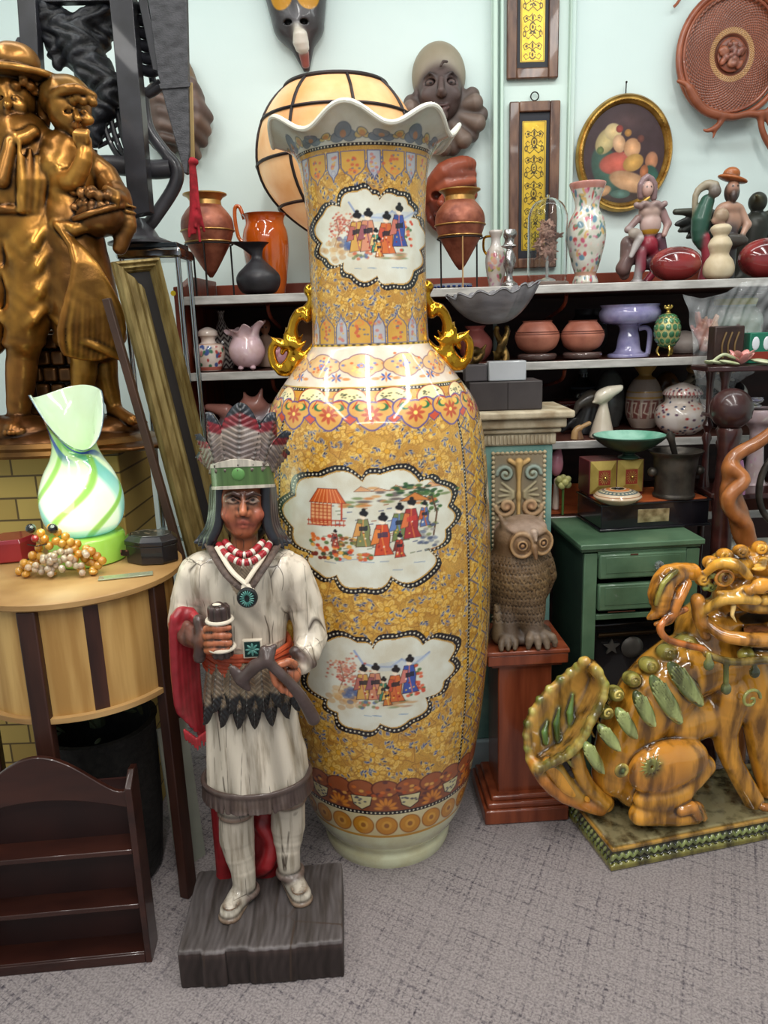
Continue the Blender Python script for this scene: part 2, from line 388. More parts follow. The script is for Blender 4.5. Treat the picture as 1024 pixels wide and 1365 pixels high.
# ================================================================ the setting
WALLY=3.02
def structure(o): o['kind']='structure'; return o
carpet=M('carpet',(108,100,101),(152,143,142),scale=190,rough=.95,bump=.35,bscale=500,detail=3,sharp=(.25,.6))
def carpet_nodes():                    # woven carpet: fine crossing dark threads over a mottled ground
    nt=carpet.node_tree; N=nt.nodes; K=nt.links.new; b=N['Principled BSDF']; src=b.inputs['Base Color'].links[0].from_socket
    tc=N.new('ShaderNodeTexCoord')
    for rot,s,st in ((.42,17,1),(-1.0,17,1),(.42,17,2),(-1.0,17,2)):
        mp=N.new('ShaderNodeMapping'); mp.inputs['Rotation'].default_value=(0,0,rot); K(tc.outputs['Object'],mp.inputs[0])
        w=N.new('ShaderNodeTexWave'); w.inputs['Scale'].default_value=s*(1 if st == 1 else .37); w.inputs['Distortion'].default_value=.5; w.inputs['Detail'].default_value=1; w.inputs['Detail Scale'].default_value=3; K(mp.outputs[0],w.inputs['Vector'])
        r=N.new('ShaderNodeValToRGB'); K(w.outputs['Fac'],r.inputs[0]); r.color_ramp.elements[0].position=.0; r.color_ramp.elements[1].position=.10
        r.color_ramp.elements[0].color=(.46,.45,.50,1); r.color_ramp.elements[1].color=(1,1,1,1)
        m2=N.new('ShaderNodeMapping'); m2.inputs['Rotation'].default_value=(0,0,rot); m2.inputs['Scale'].default_value=(110,110,1); K(tc.outputs['Object'],m2.inputs[0])
        n=N.new('ShaderNodeTexNoise'); n.inputs['Scale'].default_value=1.0; n.inputs['Detail'].default_value=1; K(m2.outputs[0],n.inputs[0]); f=N.new('ShaderNodeMapRange'); f.inputs[1].default_value=.42; f.inputs[2].default_value=.62; K(n.outputs['Fac'],f.inputs[0])
        n2=N.new('ShaderNodeTexNoise'); n2.inputs['Scale'].default_value=7; K(tc.outputs['Object'],n2.inputs[0]); g=N.new('ShaderNodeMapRange'); g.inputs[1].default_value=.28; g.inputs[2].default_value=.62; K(n2.outputs['Fac'],g.inputs[0])
        p=N.new('ShaderNodeMath'); p.operation='MULTIPLY'; K(f.outputs[0],p.inputs[0]); K(g.outputs[0],p.inputs[1])
        m=N.new('ShaderNodeMix'); m.data_type='RGBA'; m.blend_type='MULTIPLY'; K(p.outputs[0],m.inputs[0]); K(src,m.inputs[6]); K(r.outputs[0],m.inputs[7]); src=m.outputs[2]
    K(src,b.inputs['Base Color'])
carpet_nodes()
wallm=M('wall_paint',(214,228,224),(220,233,229),scale=2.5,rough=.75,bump=.05,bscale=90)
structure(MB().box((.3,.9,-.03),(5.6,4.6,.06)).build('floor',carpet))
structure(MB().box((.3,WALLY+.05,1.4),(5.6,.1,2.8)).build('wall_back',wallm))
structure(MB().box((-2.45,.9,1.4),(.1,4.6,2.8)).build('wall_left',wallm))
structure(MB().box((3.05,.9,1.4),(.1,4.6,2.8)).build('wall_right',wallm))
structure(MB().box((.3,.9,2.84),(5.6,4.6,.08)).build('ceiling',M('ceiling_paint',(225,226,220),rough=.8)))
# door casing moulding on the wall behind the picture strips
x0=at(655,200,WALLY-.02).x; x1=at(765,200,WALLY-.02).x
b=MB(); b.box(((x0+x1)/2,WALLY-.012,1.4),(x1-x0,.024,2.8))
structure(b.build('trim_1',M('trim_paint',(212,228,220),rough=.5),bevel=.006))
b=MB()
for q,w,d in ((659,.016,.05),(668,.012,.04),(757,.008,.034)): b.box((at(q,200,WALLY-.03).x,WALLY-d/2-.012,1.4),(w,d,2.8))
structure(b.build('trim_2',M('trim_paint2',(196,216,202),rough=.4),bevel=.004))
# light
wd=bpy.data.worlds.new('world'); bpy.context.scene.world=wd; wd.use_nodes=True
wd.node_tree.nodes['Background'].inputs[0].default_value=(.83,.92,1,1); wd.node_tree.nodes['Background'].inputs[1].default_value=.40
def area(name,loc,size,power,target=None,col=(1,.98,.94),spread=180):
    l=bpy.data.lights.new(name,'AREA'); l.shape='RECTANGLE'; l.size=size[0]; l.size_y=size[1]; l.energy=power; l.color=col; l.spread=math.radians(spread)
    o=link(bpy.data.objects.new(name,l)); o.location=loc
    if target is not None: o.rotation_euler=(Vector(target)-Vector(loc)).to_track_quat('-Z','Y').to_euler()
    return o
area('ceiling_tube_light',(-.12,.55,2.78),(.1,2.3),30)
area('ceiling_tube_light',(.95,.8,2.78),(.12,2.3),22)
area('ceiling_tube_light',(-1.25,.9,2.78),(.12,2.3),16)
area('ceiling_tube_light',(.3,-.9,2.75),(2.4,.2),26)
area('added_wall_fill',(.35,2.25,2.77),(3.6,.12),13,(.35,3.0,1.6),col=(.93,1,1))  # unseen lamp added only to brighten the upper back wall
# ================================================================ the tall floor vase
VD=1.885
VX=onz(517,1104,0).x
def vz(y):                                # height on the axis plane seen at photo row y
    return at(500,y,VD).z
def vprof():
    rows=[(1104,80),(1098,82),(1092,82.5),(1084,81.5),(1070,93),(1050,103),(1000,118),(950,128),(900,136),(850,142),(800,146),(750,148.5),(700,149),(650,149),(600,147),
            (570,144),(548,139.5),(530,132),(515,122),(500,111),(485,99),(472,88),(461,79),(452,77.5),(430,77),(400,77),(350,77.5),(300,78.5),(260,81),(235,84),(218,87.5),(208,92),(200,98),(193,107),(187,117),(182,126)]
    o=[]
    for y,hw in rows: z=max(vz(y),0); o.append((hw*sc(510,y,VD),z))
    o[0]=(o[0][0],0.0); return o
def build_vase():
    rnd=random.Random(5)
    P=vprof(); pts=smoothpts([(r,z,0) for r,z in P],8); L=[0]
    for a,b in zip(pts,pts[1:]): L.append(L[-1]+(b-a).length)
    NR=1100; NF=620; NB=160
    t=np.linspace(0,L[-1],NR); rr=np.interp(t,L,[p.x for p in pts]); zz=np.interp(t,L,[p.y for p in pts])
    th=np.concatenate([np.linspace(-1.75,1.75,NF),np.linspace(1.75,2*PI-1.75,NB+2)[1:-1]]); th=np.where(th > PI,th-2*PI,th); th=np.sort(th); NC=len(th)
    yy=np.array([proj((VX,VD-r,z))[1] for r,z in zip(rr,zz)])
    rp=np.array([r/sc(510,y,VD) for r,y in zip(rr,yy)])
    # rows must run one way for the painter
    ym=np.maximum.accumulate(yy[::-1])[::-1]+np.linspace(1e-3,0,NR)
    X=th[None,:]*rp[:,None]; Y=np.repeat(ym[:,None],NC,1)
    cv=Paint(X,Y,(188,143,62)); R=lambda y: float(np.interp(-y,-ym,rp))
    xa=lambda y: 488+(y-235)*.0325
    def A(x,y):
        s_=max(-.999,min(.999,(x-xa(y))/R(y))); return math.asin(s_)*R(y)
    TH=lambda a,y: a*R(y)
    G1,G2,G3,BR,BL,BK=(222,184,88),(238,208,122),(150,104,34),(128,70,44),(62,74,128),(24,20,24)
    lt=(228,192,96)
    # mottled ground: fine speckle
    n1=np.random.rand(*X.shape).astype(np.float32); cv.c *= (.90+.2*n1)[...,None]
    zone=(Y > 195) & (Y < 1060)
    # ---- scrolling flowers over the whole gold ground
    def flower(x,y,r,c1=G2,c2=(232,198,108),line=G3,n=9):
        a0=rnd.random()*6
        for k in range(n):
            a=a0+k*2*PI/n; cv.ell(x+math.cos(a)*r*.62,y+math.sin(a)*r*.62,r*.42,r*.25,(214,166,70),rot=a,al=.75); cv.ell(x+math.cos(a)*r*.62,y+math.sin(a)*r*.62,r*.42,r*.25,(240,212,132) if k % 2 else (150,104,44),rot=a,ring=.32,al=.9); cv.line([(x+math.cos(a)*r*.3,y+math.sin(a)*r*.3),(x+math.cos(a)*r*.8,y+math.sin(a)*r*.8)],(238,210,130),.5,.8)
        cv.ell(x,y,r*.3,r*.3,(214,160,50)); cv.ell(x,y,r*.3,r*.3,line,ring=.3)
    def leaves(x,y,n=4):
        for k in range(n):
            a=rnd.random()*6.3; d=rnd.uniform(2,7); c=rnd.choice([BL,(60,74,122),(84,92,126),(44,46,76)])
            cv.ell(x+d*math.cos(a),y+d*math.sin(a),2.9,1.5,(218,205,170),rot=a+1,al=.8); cv.ell(x+d*math.cos(a),y+d*math.sin(a),2.2,1.0,c,rot=a+1)
    def fan(x,y,r,a):
        p=[(x,y)]+[(x+r*(1+.06*math.cos(q*9))*math.cos(a+q),y+r*(1+.06*math.cos(q*9))*math.sin(a+q)) for q in np.linspace(-.8,.8,12)]
        cv.poly(p,(205,155,70),al=.7,line=(140,98,48),lw=.8)
        for q in np.linspace(-.55,.55,4): cv.line([(x,y),(x+r*.9*math.cos(a+q),y+r*.9*math.sin(a+q))],(150,100,40),.5,.7)
        cv.ell(x+r*.55*math.cos(a),y+r*.55*math.sin(a),r*.2,r*.2,(232,198,105),al=.8)
    pts_=[]
    for _ in range(6500):
        y=rnd.uniform(205,1050); a=rnd.uniform(-PI,PI); x=a*R(y)
        if all((x-q[0])**2+(y-q[1])**2 > 15**2 for q in pts_[-700:]): pts_.append((x,y))
    for i,(x,y) in enumerate(pts_):
        front=abs(x/R(y)) < 1.9
        if 185 < y < 458: s_=.62
        else: s_=1.0
        k=i % 5
        cv.ell(x+rnd.uniform(-9,9),y+rnd.uniform(-9,9),9,7,rnd.choice([(176,124,50),(206,160,76),(164,112,48)]),al=.35)
        if not front and k > 2: continue
        q=[(x+8*math.cos(w)+w*1.5,y+8*math.sin(w)) for w in np.linspace(0,4,9)]; cv.line(q,lt,1.0*s_,.8)
        q=[(x+11*math.cos(w+2),y+11*math.sin(w+2)+w*2) for w in np.linspace(0,3,7)]; cv.line(q,(150,108,50),.7,.7)
        if k in (0,3): flower(x,y,rnd.uniform(9,14)*s_)
        elif k == 1: fan(x,y,rnd.uniform(14,20)*s_,rnd.random()*6.3)
        elif k == 2: leaves(x,y,5)
        else: flower(x,y,7*s_,c1=(240,214,132)); leaves(x+6,y+4,3)
        if k != 2: leaves(x+rnd.uniform(-10,10),y+rnd.uniform(-10,10),3)
    def rows(y0,y1): return (cv.Y >= y0) & (cv.Y < y1)
    def band(y0,y1,col):
        m=rows(y0,y1); cv.c[m]=col
    def dotted(y,w=2.2,step=5.0,bg=BK,off=0):
        band(y-w,y+w,bg); n=int(2*PI*R(y)/step)
        for k in range(n):
            a=-PI+2*PI*(k+.5)/n; cv.ell(a*R(y),y,1.1,1.1,(236,228,200))
    # ---- vertical lattice strips between the panels, dotted borders
    for c0 in (58,178,-62):
        for sgn in (-1,1):
            p=[(TH(math.radians(c0+sgn*10.5),y),y) for y in np.linspace(545,1046,60)]
            cv.line(p,BK,3.4); Ls=0; last=p[0]
            for yq in np.arange(548,1044,5.0): cv.ell(TH(math.radians(c0+sgn*10.5),yq),yq,1.0,1.0,(236,228,200))
        for yq in np.arange(548,1046,31):
            l,r,m=(lambda y: TH(math.radians(c0-9.5),y)),(lambda y: TH(math.radians(c0+9.5),y)),(lambda y: TH(math.radians(c0),y))
            cv.line([(l(yq),yq),(r(yq+31),yq+31)],(92,94,118),2.0); cv.line([(r(yq),yq),(l(yq+31),yq+31)],(92,94,118),2.0)
            cv.poly([(m(yq+4),yq+4),(m(yq)+7,yq+15.5),(m(yq+27),yq+27),(m(yq)-7,yq+15.5)],(232,196,90),al=.8)
            cv.ell(m(yq)-.2,yq+15.5,3,5,(190,130,40),al=.7)
    # ---- foliate cartouches
    PAN=[(0.0,'belly',497,707,96,80),(0.0,'low',507,914,86,64),(0.0,'neck',497,316,66,66)]
    def cloud(cx,cy,rx,ry,seed,lob=8):
        base={'belly': [(-1,.05),(-.97,-.55),(-.62,-.93),(-.1,-.86),(.12,-.98),(.62,-.80),(.83,-.72),(.99,-.28),(.96,.12),(.72,.42),(.70,.85),(.26,.82),(-.08,1.0),(-.42,.80),(-.66,.78),(-.72,.42)],
                'low': [(-1,-.1),(-.99,-.68),(-.72,-.92),(-.30,-.95),(-.08,-.80),(.22,-1.0),(.62,-.80),(.88,-.82),(1.0,-.3),(.93,.12),(.66,.38),(.44,.80),(.02,.84),(-.28,.97),(-.58,.66),(-.72,.40)],
                'neck': [(-1,.05),(-.98,-.55),(-.62,-.68),(-.28,-.98),(.02,-.90),(.16,-.78),(.52,-.88),(.74,-.72),(.82,-.44),(1.0,-.3),(.99,.25),(.86,.72),(.42,1.0),(.12,.84),(-.38,.78),(-.55,.52),(-.9,.4)]}[seed]
        out=[]
        n=len(base)
        for i in range(n):            # each side bulges outward: scalloped outline
            a=base[i]; b_=base[(i+1) % n]; mx,my=(a[0]+b_[0])/2,(a[1]+b_[1])/2; dx,dy=b_[0]-a[0],b_[1]-a[1]; nx,ny=dy,-dx
            if nx*mx+ny*my < 0: nx,ny=-nx,-ny
            for t_ in np.linspace(0,1,7)[:-1]:
                h_=.30*math.sin(PI*t_); out.append((cx+rx*.955*(a[0]+dx*t_+nx*h_),cy+ry*.955*(a[1]+dy*t_+ny*h_)))
        return out
    def robe(x,y,h,c,c2,obi=(30,30,40),hair=(22,18,20)):
        x,y=A(x,y)+off*R(y),y
        w=h*.17
        cv.poly([(x-w*.7,y-h*.72),(x+w*.6,y-h*.72),(x+w*.9,y-h*.45),(x+w*.75,y-h*.2),(x+w*1.25,y),(x-w*1.1,y+1),(x-w*.8,y-h*.3),(x-w*1.05,y-h*.5)],c,line=(70,40,30),lw=.6)
        cv.poly([(x-w*.9,y-h*.62),(x-w*.2,y-h*.6),(x-w*.5,y-h*.28),(x-w*1.5,y-h*.24)],c2,line=(70,40,30),lw=.4)
        cv.line([(x,y-h*.7),(x-w*.1,y-h*.4),(x+w*.3,y)],c2,1.4)
        for k in range(5): cv.ell(x+rnd.uniform(-w*.6,w*.6),y-rnd.uniform(.05,.4)*h,1.0,1.0,rnd.choice([(235,190,80),(240,230,210),(150,40,30)]))
        cv.poly([(x-w*.6,y-h*.52),(x+w*.6,y-h*.55),(x+w*.6,y-h*.42),(x-w*.6,y-h*.4)],obi,al=.8)
        cv.ell(x,y-h*.8,w*.42,w*.5,(238,222,200)); cv.ell(x+w*.1,y-h*.88,w*.6,w*.42,hair); cv.ell(x+w*.1,y-h*.97,w*.28,w*.25,hair)
        cv.ell(x+w*.3,y-h*.86,w*.25,w*.4,hair)
    for a0 in (0,120,-120):
        off=math.radians(a0)
        for _,kind,cx,cy,rx,ry in PAN:
            if kind == 'neck' and a0 < 0: continue
            off=math.radians(180 if kind == 'neck' and a0 else a0)
            o=cloud(cx,cy,rx,ry,kind)
            T=lambda x,y: (A(x,y)+off*R(y),y)
            big=[T(cx+(x-cx)*(1+7.5/rx),cy+(y-cy)*(1+7.5/ry)) for x,y in o]; inn=[T(x,y) for x,y in o]
            bc=(214,214,200); cv.poly(big,BK); cv.poly(inn,(190,150,80)); cv.poly([T(cx+(x-cx)*(1-1.6/rx),cy+(y-cy)*(1-1.6/ry)) for x,y in o],bc)
            mid=[T(cx+(x-cx)*(1+3.6/rx),cy+(y-cy)*(1+3.6/ry)) for x,y in o]; d=0; prev=mid[-1]; acc=0
            for q in mid+[mid[0]]:
                seg=math.hypot(q[0]-prev[0],q[1]-prev[1]); 
                while acc < seg:
                    f=acc/max(seg,1e-6); cv.ell(prev[0]+(q[0]-prev[0])*f,prev[1]+(q[1]-prev[1])*f,1.15,1.15,(240,234,210)); acc+=5.2
                acc -= seg; prev=q
            if a0 and abs(a0) != 120: continue
            E=lambda x,y,a_,b_,c,**k: cv.ell(*T(x,y),a_,b_,c,**k)
            Pn=lambda ps,c,**k: cv.poly([T(*q) for q in ps],c,**k)
            Ln=lambda ps,c,w=.8,**k: cv.line([T(*q) for q in ps],c,w,**k)
            if kind == 'belly':
                for k in range(9): x=rnd.uniform(425,560); y=rnd.uniform(742,770); Ln([(x,y),(x+rnd.uniform(8,20),y+rnd.uniform(-1,2))],(120,140,170),.8)
                for k in range(70):     # little waves and islands
                    x=rnd.uniform(426,572); y=rnd.uniform(664,742); Ln([(x,y),(x+5,y-.6)],rnd.choice([(70,80,90),(150,90,60),(60,70,110),(110,120,90)]),1.1)
                for k in range(26):
                    x=rnd.uniform(460,585); y=rnd.uniform(648,676); E(x,y,rnd.uniform(4,9),1.8,rnd.choice([(196,120,60),(90,80,80),(110,130,80),(206,150,90)]),al=.8)
                for k in range(5): x=478+k*20; Pn([(x,655),(x+8,648+k % 2*3),(x+22,655)],(214,150,100),al=.8,line=(120,80,60),lw=.5)
                # pavilion
                Pn([(426,671),(436,652),(458,652),(469,671)],(205,96,48),line=(130,50,30),lw=.9)
                for k in range(7): Ln([(438+k*3,653),(431+k*5.4,671)],(245,180,120),.7)
                Pn([(428,672),(452,672),(452,700),(428,700)],(228,170,120))
                for k in range(6): Ln([(428+k*4.8,672),(428+k*4.8,698)],(178,62,36),1.1); Ln([(428,674+k*4.8),(452,674+k*4.8)],(178,62,36),1.0)
                Ln([(464,671),(464,694)],(178,62,36),2.0); Ln([(424,696),(468,694)],(178,62,36),1.6); Ln([(424,702),(468,700)],(178,62,36),1.6)
                for k in range(10): Ln([(425+k*4.6,694),(425+k*4.6,702)],(178,62,36),.9)
                # trees upper right
                for k in range(34): x=rnd.gauss(548,14); y=rnd.gauss(656,4.5)+abs(x-545)*.15; E(x,y,rnd.uniform(2.5,5),1.8,rnd.choice([(52,88,48),(80,110,60),(44,70,50)]))
                for k in range(30): x=rnd.gauss(566,5); y=rnd.gauss(674,8); E(x,y,3,2,rnd.choice([(60,100,50),(190,110,50),(50,74,50),(90,120,60)]))
                Pn([(530,670),(548,660),(566,672)],(206,130,60),line=(110,60,30),lw=.8)
                Ln([(568,668),(574,690),(570,720)],(90,60,40),2.2)
                for k in range(26): E(rnd.uniform(552,574),rnd.uniform(700,735),3.5,2,rnd.choice([(120,130,150),(150,150,150),(80,90,120),(120,130,80)]),al=.8)
                # flower bank lower left
                for k in range(60): E(rnd.uniform(428,478),rnd.uniform(714,746),3,2.4,rnd.choice([(190,60,36),(216,110,50),(80,110,60),(226,170,80),(120,50,40),(60,80,60)]))
                for k in range(24): E(rnd.uniform(484,500),rnd.uniform(738,748),2.5,1.6,rnd.choice([(80,110,60),(200,90,50),(190,150,70)]))
                for k in range(20): E(rnd.uniform(462,482),rnd.uniform(716,728),2.5,1.6,rnd.choice([(110,110,60),(200,150,70),(120,80,50)]))
                robe(490,728,50,(124,130,84),(208,150,80)); robe(512,740,56,(200,74,40),(224,130,60),obi=(60,50,80)); robe(531,722,50,(110,124,72),(96,120,170)); robe(545,720,54,(160,50,50),(210,110,60),obi=(200,60,50)); robe(560,706,34,(86,112,168),(196,96,50)); robe(531,744,32,(192,66,44),(120,50,40)); robe(457,728,22,(176,70,50),(120,60,60))
            else:
                sy_=(cy-64 if kind == 'low' else cy-60); X0=cx-66
                Ln([(cx-28,cy-ry*.72),(cx-18,cy-ry*.46),(cx-4,cy-ry*.40),(cx+14,cy-ry*.38),(cx+26,cy-ry*.52),(cx+40,cy-ry*.38),(cx+58,cy-ry*.58)],(120,140,190),2.6,al=.7)
                Pn([(cx-14,cy-ry*.42),(cx+26,cy-ry*.52),(cx+60,cy-ry*.55),(cx+40,cy-ry*.3),(cx,cy-ry*.3)],(180,195,215),al=.5)
                for k in range(150):
                    x=rnd.gauss(cx-38,14); y=rnd.gauss(cy-18,10)
                    if ((x-cx)/rx)**2+((y-cy)/ry)**2 < .72: E(x,y,1.7,1.3,rnd.choice([(200,110,90),(214,150,120),(176,80,70),(190,140,120)]),al=.85)
                Ln([(cx-46,cy+10),(cx-40,cy-8),(cx-44,cy-26)],(140,100,80),1.2); Ln([(cx-40,cy-8),(cx-26,cy-20)],(140,100,80),1.0)
                for k in range(30): E(rnd.gauss(cx-40,9),rnd.gauss(cy+16,7),5,3.5,rnd.choice([(200,150,90),(180,130,80),(214,180,130)]),al=.45)
                for k in range(14): E(rnd.gauss(cx-32,5),rnd.gauss(cy+12,4),4,3,(70,90,140),al=.5)
                for k in range(40): E(rnd.uniform(cx+32,cx+52),rnd.uniform(cy-24,cy+18),2.5,2,rnd.choice([(214,110,80),(200,80,60),(90,120,80),(226,150,110)]))
                for k in range(16): E(rnd.uniform(cx+8,cx+46),rnd.uniform(cy+22,cy+30),6,1.4,rnd.choice([(190,140,90),(110,130,90),(160,110,80)]),al=.6)
                for k in range(16): E(rnd.uniform(cx-22,cx),rnd.uniform(cy+20,cy+30),2.4,2,rnd.choice([(200,110,80),(120,130,90),(90,110,160)]),al=.8)
                for k in range(6): x=rnd.uniform(cx-30,cx+40); Ln([(x,cy+ry*.62),(x+8,cy+ry*.62+1)],(130,155,185),.8)
                hh=46 if kind == 'low' else 54
                robe(cx-17,cy+18,hh,(206,160,84),(176,100,90)); robe(cx-3,cy+18,hh+2,(206,140,110),(150,90,100)); robe(cx+20,cy+22,hh+2,(206,110,56),(196,84,60),obi=(30,30,44)); robe(cx+36,cy+12,hh+4,(60,82,160),(200,120,110)); robe(cx+6,cy+20,32,(60,130,110),(214,180,120)); robe(cx+10,cy+26,26,(200,120,60),(226,180,90))
    # ---- neck: pendant lappets under the rim and standing ones above the shoulder
    def lappets(y0,y1,n,down):
        for k in range(n):
            a=-PI+2*PI*(k+.5)/n; ym_=(y0+y1)/2; w=PI*R(ym_)/n*.92; x=a*R(ym_); s_=1 if down else -1; ya,yb=(y0,y1) if down else (y1,y0)
            alt=k % 2
            c=(206,160,72) if alt else (176,178,186)
            wf=w*(1.25 if alt else .68)
            q=[(x-wf,ya),(x-wf,ya+(yb-ya)*.55),(x-wf*.7,ya+(yb-ya)*.72),(x-wf*.2,ya+(yb-ya)*.85),(x,yb),(x+wf*.2,ya+(yb-ya)*.85),(x+wf*.7,ya+(yb-ya)*.72),(x+wf,ya+(yb-ya)*.55),(x+wf,ya)]
            cv.poly(q,c,line=(92,92,130),lw=1.3)
            for j in range(7): cv.ell(x+rnd.gauss(0,wf*.3),ya+(yb-ya)*rnd.uniform(.12,.75),2.3,2.0,(196,92,62) if alt else (190,120,110),al=.85)
            for j in range(5): cv.ell(x+rnd.gauss(0,wf*.4),ya+(yb-ya)*rnd.uniform(.1,.75),1.6,1.2,(96,104,130) if alt else (210,170,90),al=.85)
            cv.ell(x,yb-(yb-ya)*.3,wf*.35,3.2,(220,130,70) if alt else (150,150,170),ring=.5)
    lappets(200,240,20,True); lappets(418,458,20,False)
    # ---- flared mouth, cream with shell shapes
    band(0,190,(198,196,184))
    for k in range(26):
        a=-PI+2*PI*k/26; c=(120,130,140) if k % 2 == 0 else (196,172,116); r_=15 if k % 2 == 0 else 9; x=a*R(176)
        for dx,dy,q in ((-.55,.2,.55),(.55,.2,.55),(0,-.25,.7)): cv.ell(x+dx*r_,178+dy*r_,r_*q,r_*q*.75,c); cv.ell(x+dx*r_,178+dy*r_,r_*q,r_*q*.75,(92,104,120),ring=.4)
        cv.ell(x,178,4,4,(190,130,90),al=.7)
    dotted(191,2.4)
    # ---- shoulder: cream band with medallions
    band(461,516,(218,205,190)); band(458,461.5,(196,160,60))
    for k in range(48): a=-PI+2*PI*k/48; cv.ell(a*R(459),459.5,2.4,.9,BK)
    for k in range(11):
        a=-PI+2*PI*(k+.30)/11; y=487; x=a*R(y)
        for dx,dy,q in ((-12,0,9),(12,0,9),(0,-3,12),(0,4,12)): cv.ell(x+dx*1.2,y+dy,q*1.5+1.2,q+1.2,(120,90,110))
        for dx,dy,q in ((-12,0,9),(12,0,9),(0,-3,12),(0,4,12)): cv.ell(x+dx*1.2,y+dy,q*1.5,q,(216,180,130))
        for j in range(26): cv.ell(x+rnd.gauss(0,11),y+rnd.gauss(0,5),2.2,1.5,rnd.choice([(206,110,70),(236,200,120),(110,120,170),(200,140,90)]))
        cv.ell(x,y,4,3.2,(110,130,190)); cv.ell(x,y,2,1.6,(220,120,60))
        x2=(a+PI/11)*R(503); 
        for j in range(8): cv.ell(x2+5*math.cos(j*.785),503+3.4*math.sin(j*.785),3,1.2,(60,84,160) if j % 2 else (206,130,80),rot=j*.785)
        for j in (-1,1): cv.ell(x2+j*13,505,5,2,(206,140,90))
    band(515,517,(190,160,80)); dotted(519,2.0)
    # ---- ruyi collar below the shoulder
    n=16; band(521,530,(206,150,60))
    for k in range(n):
        a=-PI+2*PI*(k+.5)/n; y=541; x=a*R(y)
        cv.ell(x,533,21,16,(236,220,168)); cv.ell(x,533,21,16,(150,70,50),ring=.7)
        for j in range(26): cv.ell(x+rnd.uniform(-15,15),533+rnd.uniform(-9,9),1.4,.8,(70,80,60))
        cv.poly([(x-11,556),(x-13,548),(x,542),(x+13,548),(x+11,556),(x,566)],(196,84,60),line=(90,70,120),lw=1.2)
    for k in range(n):
        a=-PI+2*PI*k/n; y=548; x=a*R(y)
        for c,g in (((86,76,140),2.0),((208,158,84),0)):
            for dx,dy,rx,ry in ((-15,-3,12,11),(15,-3,12,11),(0,6,17,17),(0,14,10,11)): cv.ell(x+dx,y+dy,rx+g,ry+g,c)
        for j in (-1,1):
            cv.ell(x+j*13,y-5,7,5,(44,106,72)); cv.ell(x+j*11,y-6,5,4,(224,176,86)); cv.line([(x+j*6,y-12),(x+j*16,y-14),(x+j*22,y-4)],(170,50,36),1.5)
        for j in range(8): w=j*PI/4; cv.ell(x+7*math.cos(w),y+5+7*math.sin(w),5.4,2.2,(178,82,56),rot=w)
        cv.ell(x,y+5,2.6,2.6,(238,208,110))
    # ---- foot: brown scalloped band, dotted line, roundels, plain cream ring
    band(1052,1082,(132,72,44))
    for k in range(26):
        a=-PI+2*PI*k/26; y=1060; x=a*R(y)
        cv.ell(x,1052,16,11,(150,84,52)); cv.ell(x,1052,16,11,(90,44,36),ring=.6)
        for j in range(12): cv.ell(x+rnd.gauss(0,8),y+rnd.gauss(0,6),3,2,rnd.choice([(200,110,50),(176,80,40),(216,160,80),(90,50,50)]),al=.9)
        if k % 2 == 0:
            cv.poly([(x-13,1062),(x+13,1062),(x+10,1074),(x,1080),(x-10,1074)],(206,196,150),line=(50,30,30),lw=1.0)
            for j in range(9): cv.ell(x+rnd.uniform(-9,9),1069+rnd.uniform(-5,5),1.6,1.0,(80,80,90))
        else:
            for j in range(7): w=PI*j/6; cv.ell(x+9*math.cos(w),1078-9*math.sin(w),5,2,(206,130,50),rot=-w)
    dotted(1084,2.3); band(1086.5,1114,(206,192,150))
    for k in range(24):
        a=-PI+2*PI*k/24; x=a*R(1101)
        cv.ell(x,1101,12.5,11.5,(196,132,40)); cv.ell(x,1101,12.5,11.5,(150,90,30),ring=.6); cv.ell(x,1101,6,6,(214,156,60)); cv.ell(x,1101,3,3,(150,96,40))
    band(1114,1117,(190,140,50)); band(1117,1300,(206,206,172))
    # ---- surface
    nl=7; amp=.019
    f=np.clip((zz-vz(206))/(vz(182)-vz(206)),0,1)[:,None]; wv=np.cos(nl*(th+.16))[None,:]
    RR=rr[:,None]*(1+.035*f*wv); ZZ=zz[:,None]+f**1.3*amp*wv
    V=np.stack([RR*np.sin(th)[None,:],-RR*np.cos(th)[None,:],ZZ],-1)
    root=thing('floor_vase','giant gold and cream porcelain floor vase with painted cartouches and ruffled mouth','vase',(VX,VD,0))
    pm=M('vase_porcelain',vcol=True,c2=.93,scale=20,rough=.16,coat=.6,bump=.12,bscale=420)
    # inner wall of the mouth and neck
    V=V.reshape(-1,3); Fq=grid_faces(NR,NC,True)
    b=mesh_np('body',V,Fq,pm,root,cv.c.reshape(-1,3))
    inner=[]; n2=140; prof=[(rr[i],zz[i],float(f[i,0])) for i in range(NR-1,int(NR*.70),-12)]
    def lip(a,r,z,j):
        q=prof[max(j-1,0)] if j < len(prof)+1 else prof[-1]; wv_=math.cos(nl*(a+PI/2+.16)); return (r*(1+.035*q[2]*wv_),z+q[2]**1.3*amp*wv_)
    pr2=[(prof[0][0],prof[0][1])]+[(q[0]-.008,q[1]+(.003 if i == 0 else 0)) for i,q in enumerate(prof)]+[(.001,prof[-1][1])]
    MB().lathe(pr2,n2,fn=lip,caps=False).build('inner_wall',M('cream_glaze',(214,210,196),rough=.15,coat=.5),root,angle=80)
    # rounded rim
    rim=[]
    for k in range(210):
        a=2*PI*k/210; w_=math.cos(nl*(a+.16)); r=(rr[-1]-.003)*(1+.035*w_); rim.append((r*math.sin(a),-r*math.cos(a),zz[-1]+amp*w_+.001))
    MB().tube(rim,.0055,8,closed=True).build('rim',M('cream_glaze2',(224,220,206),rough=.15,coat=.5),root)
    return root,R
VASE,VR=build_vase()
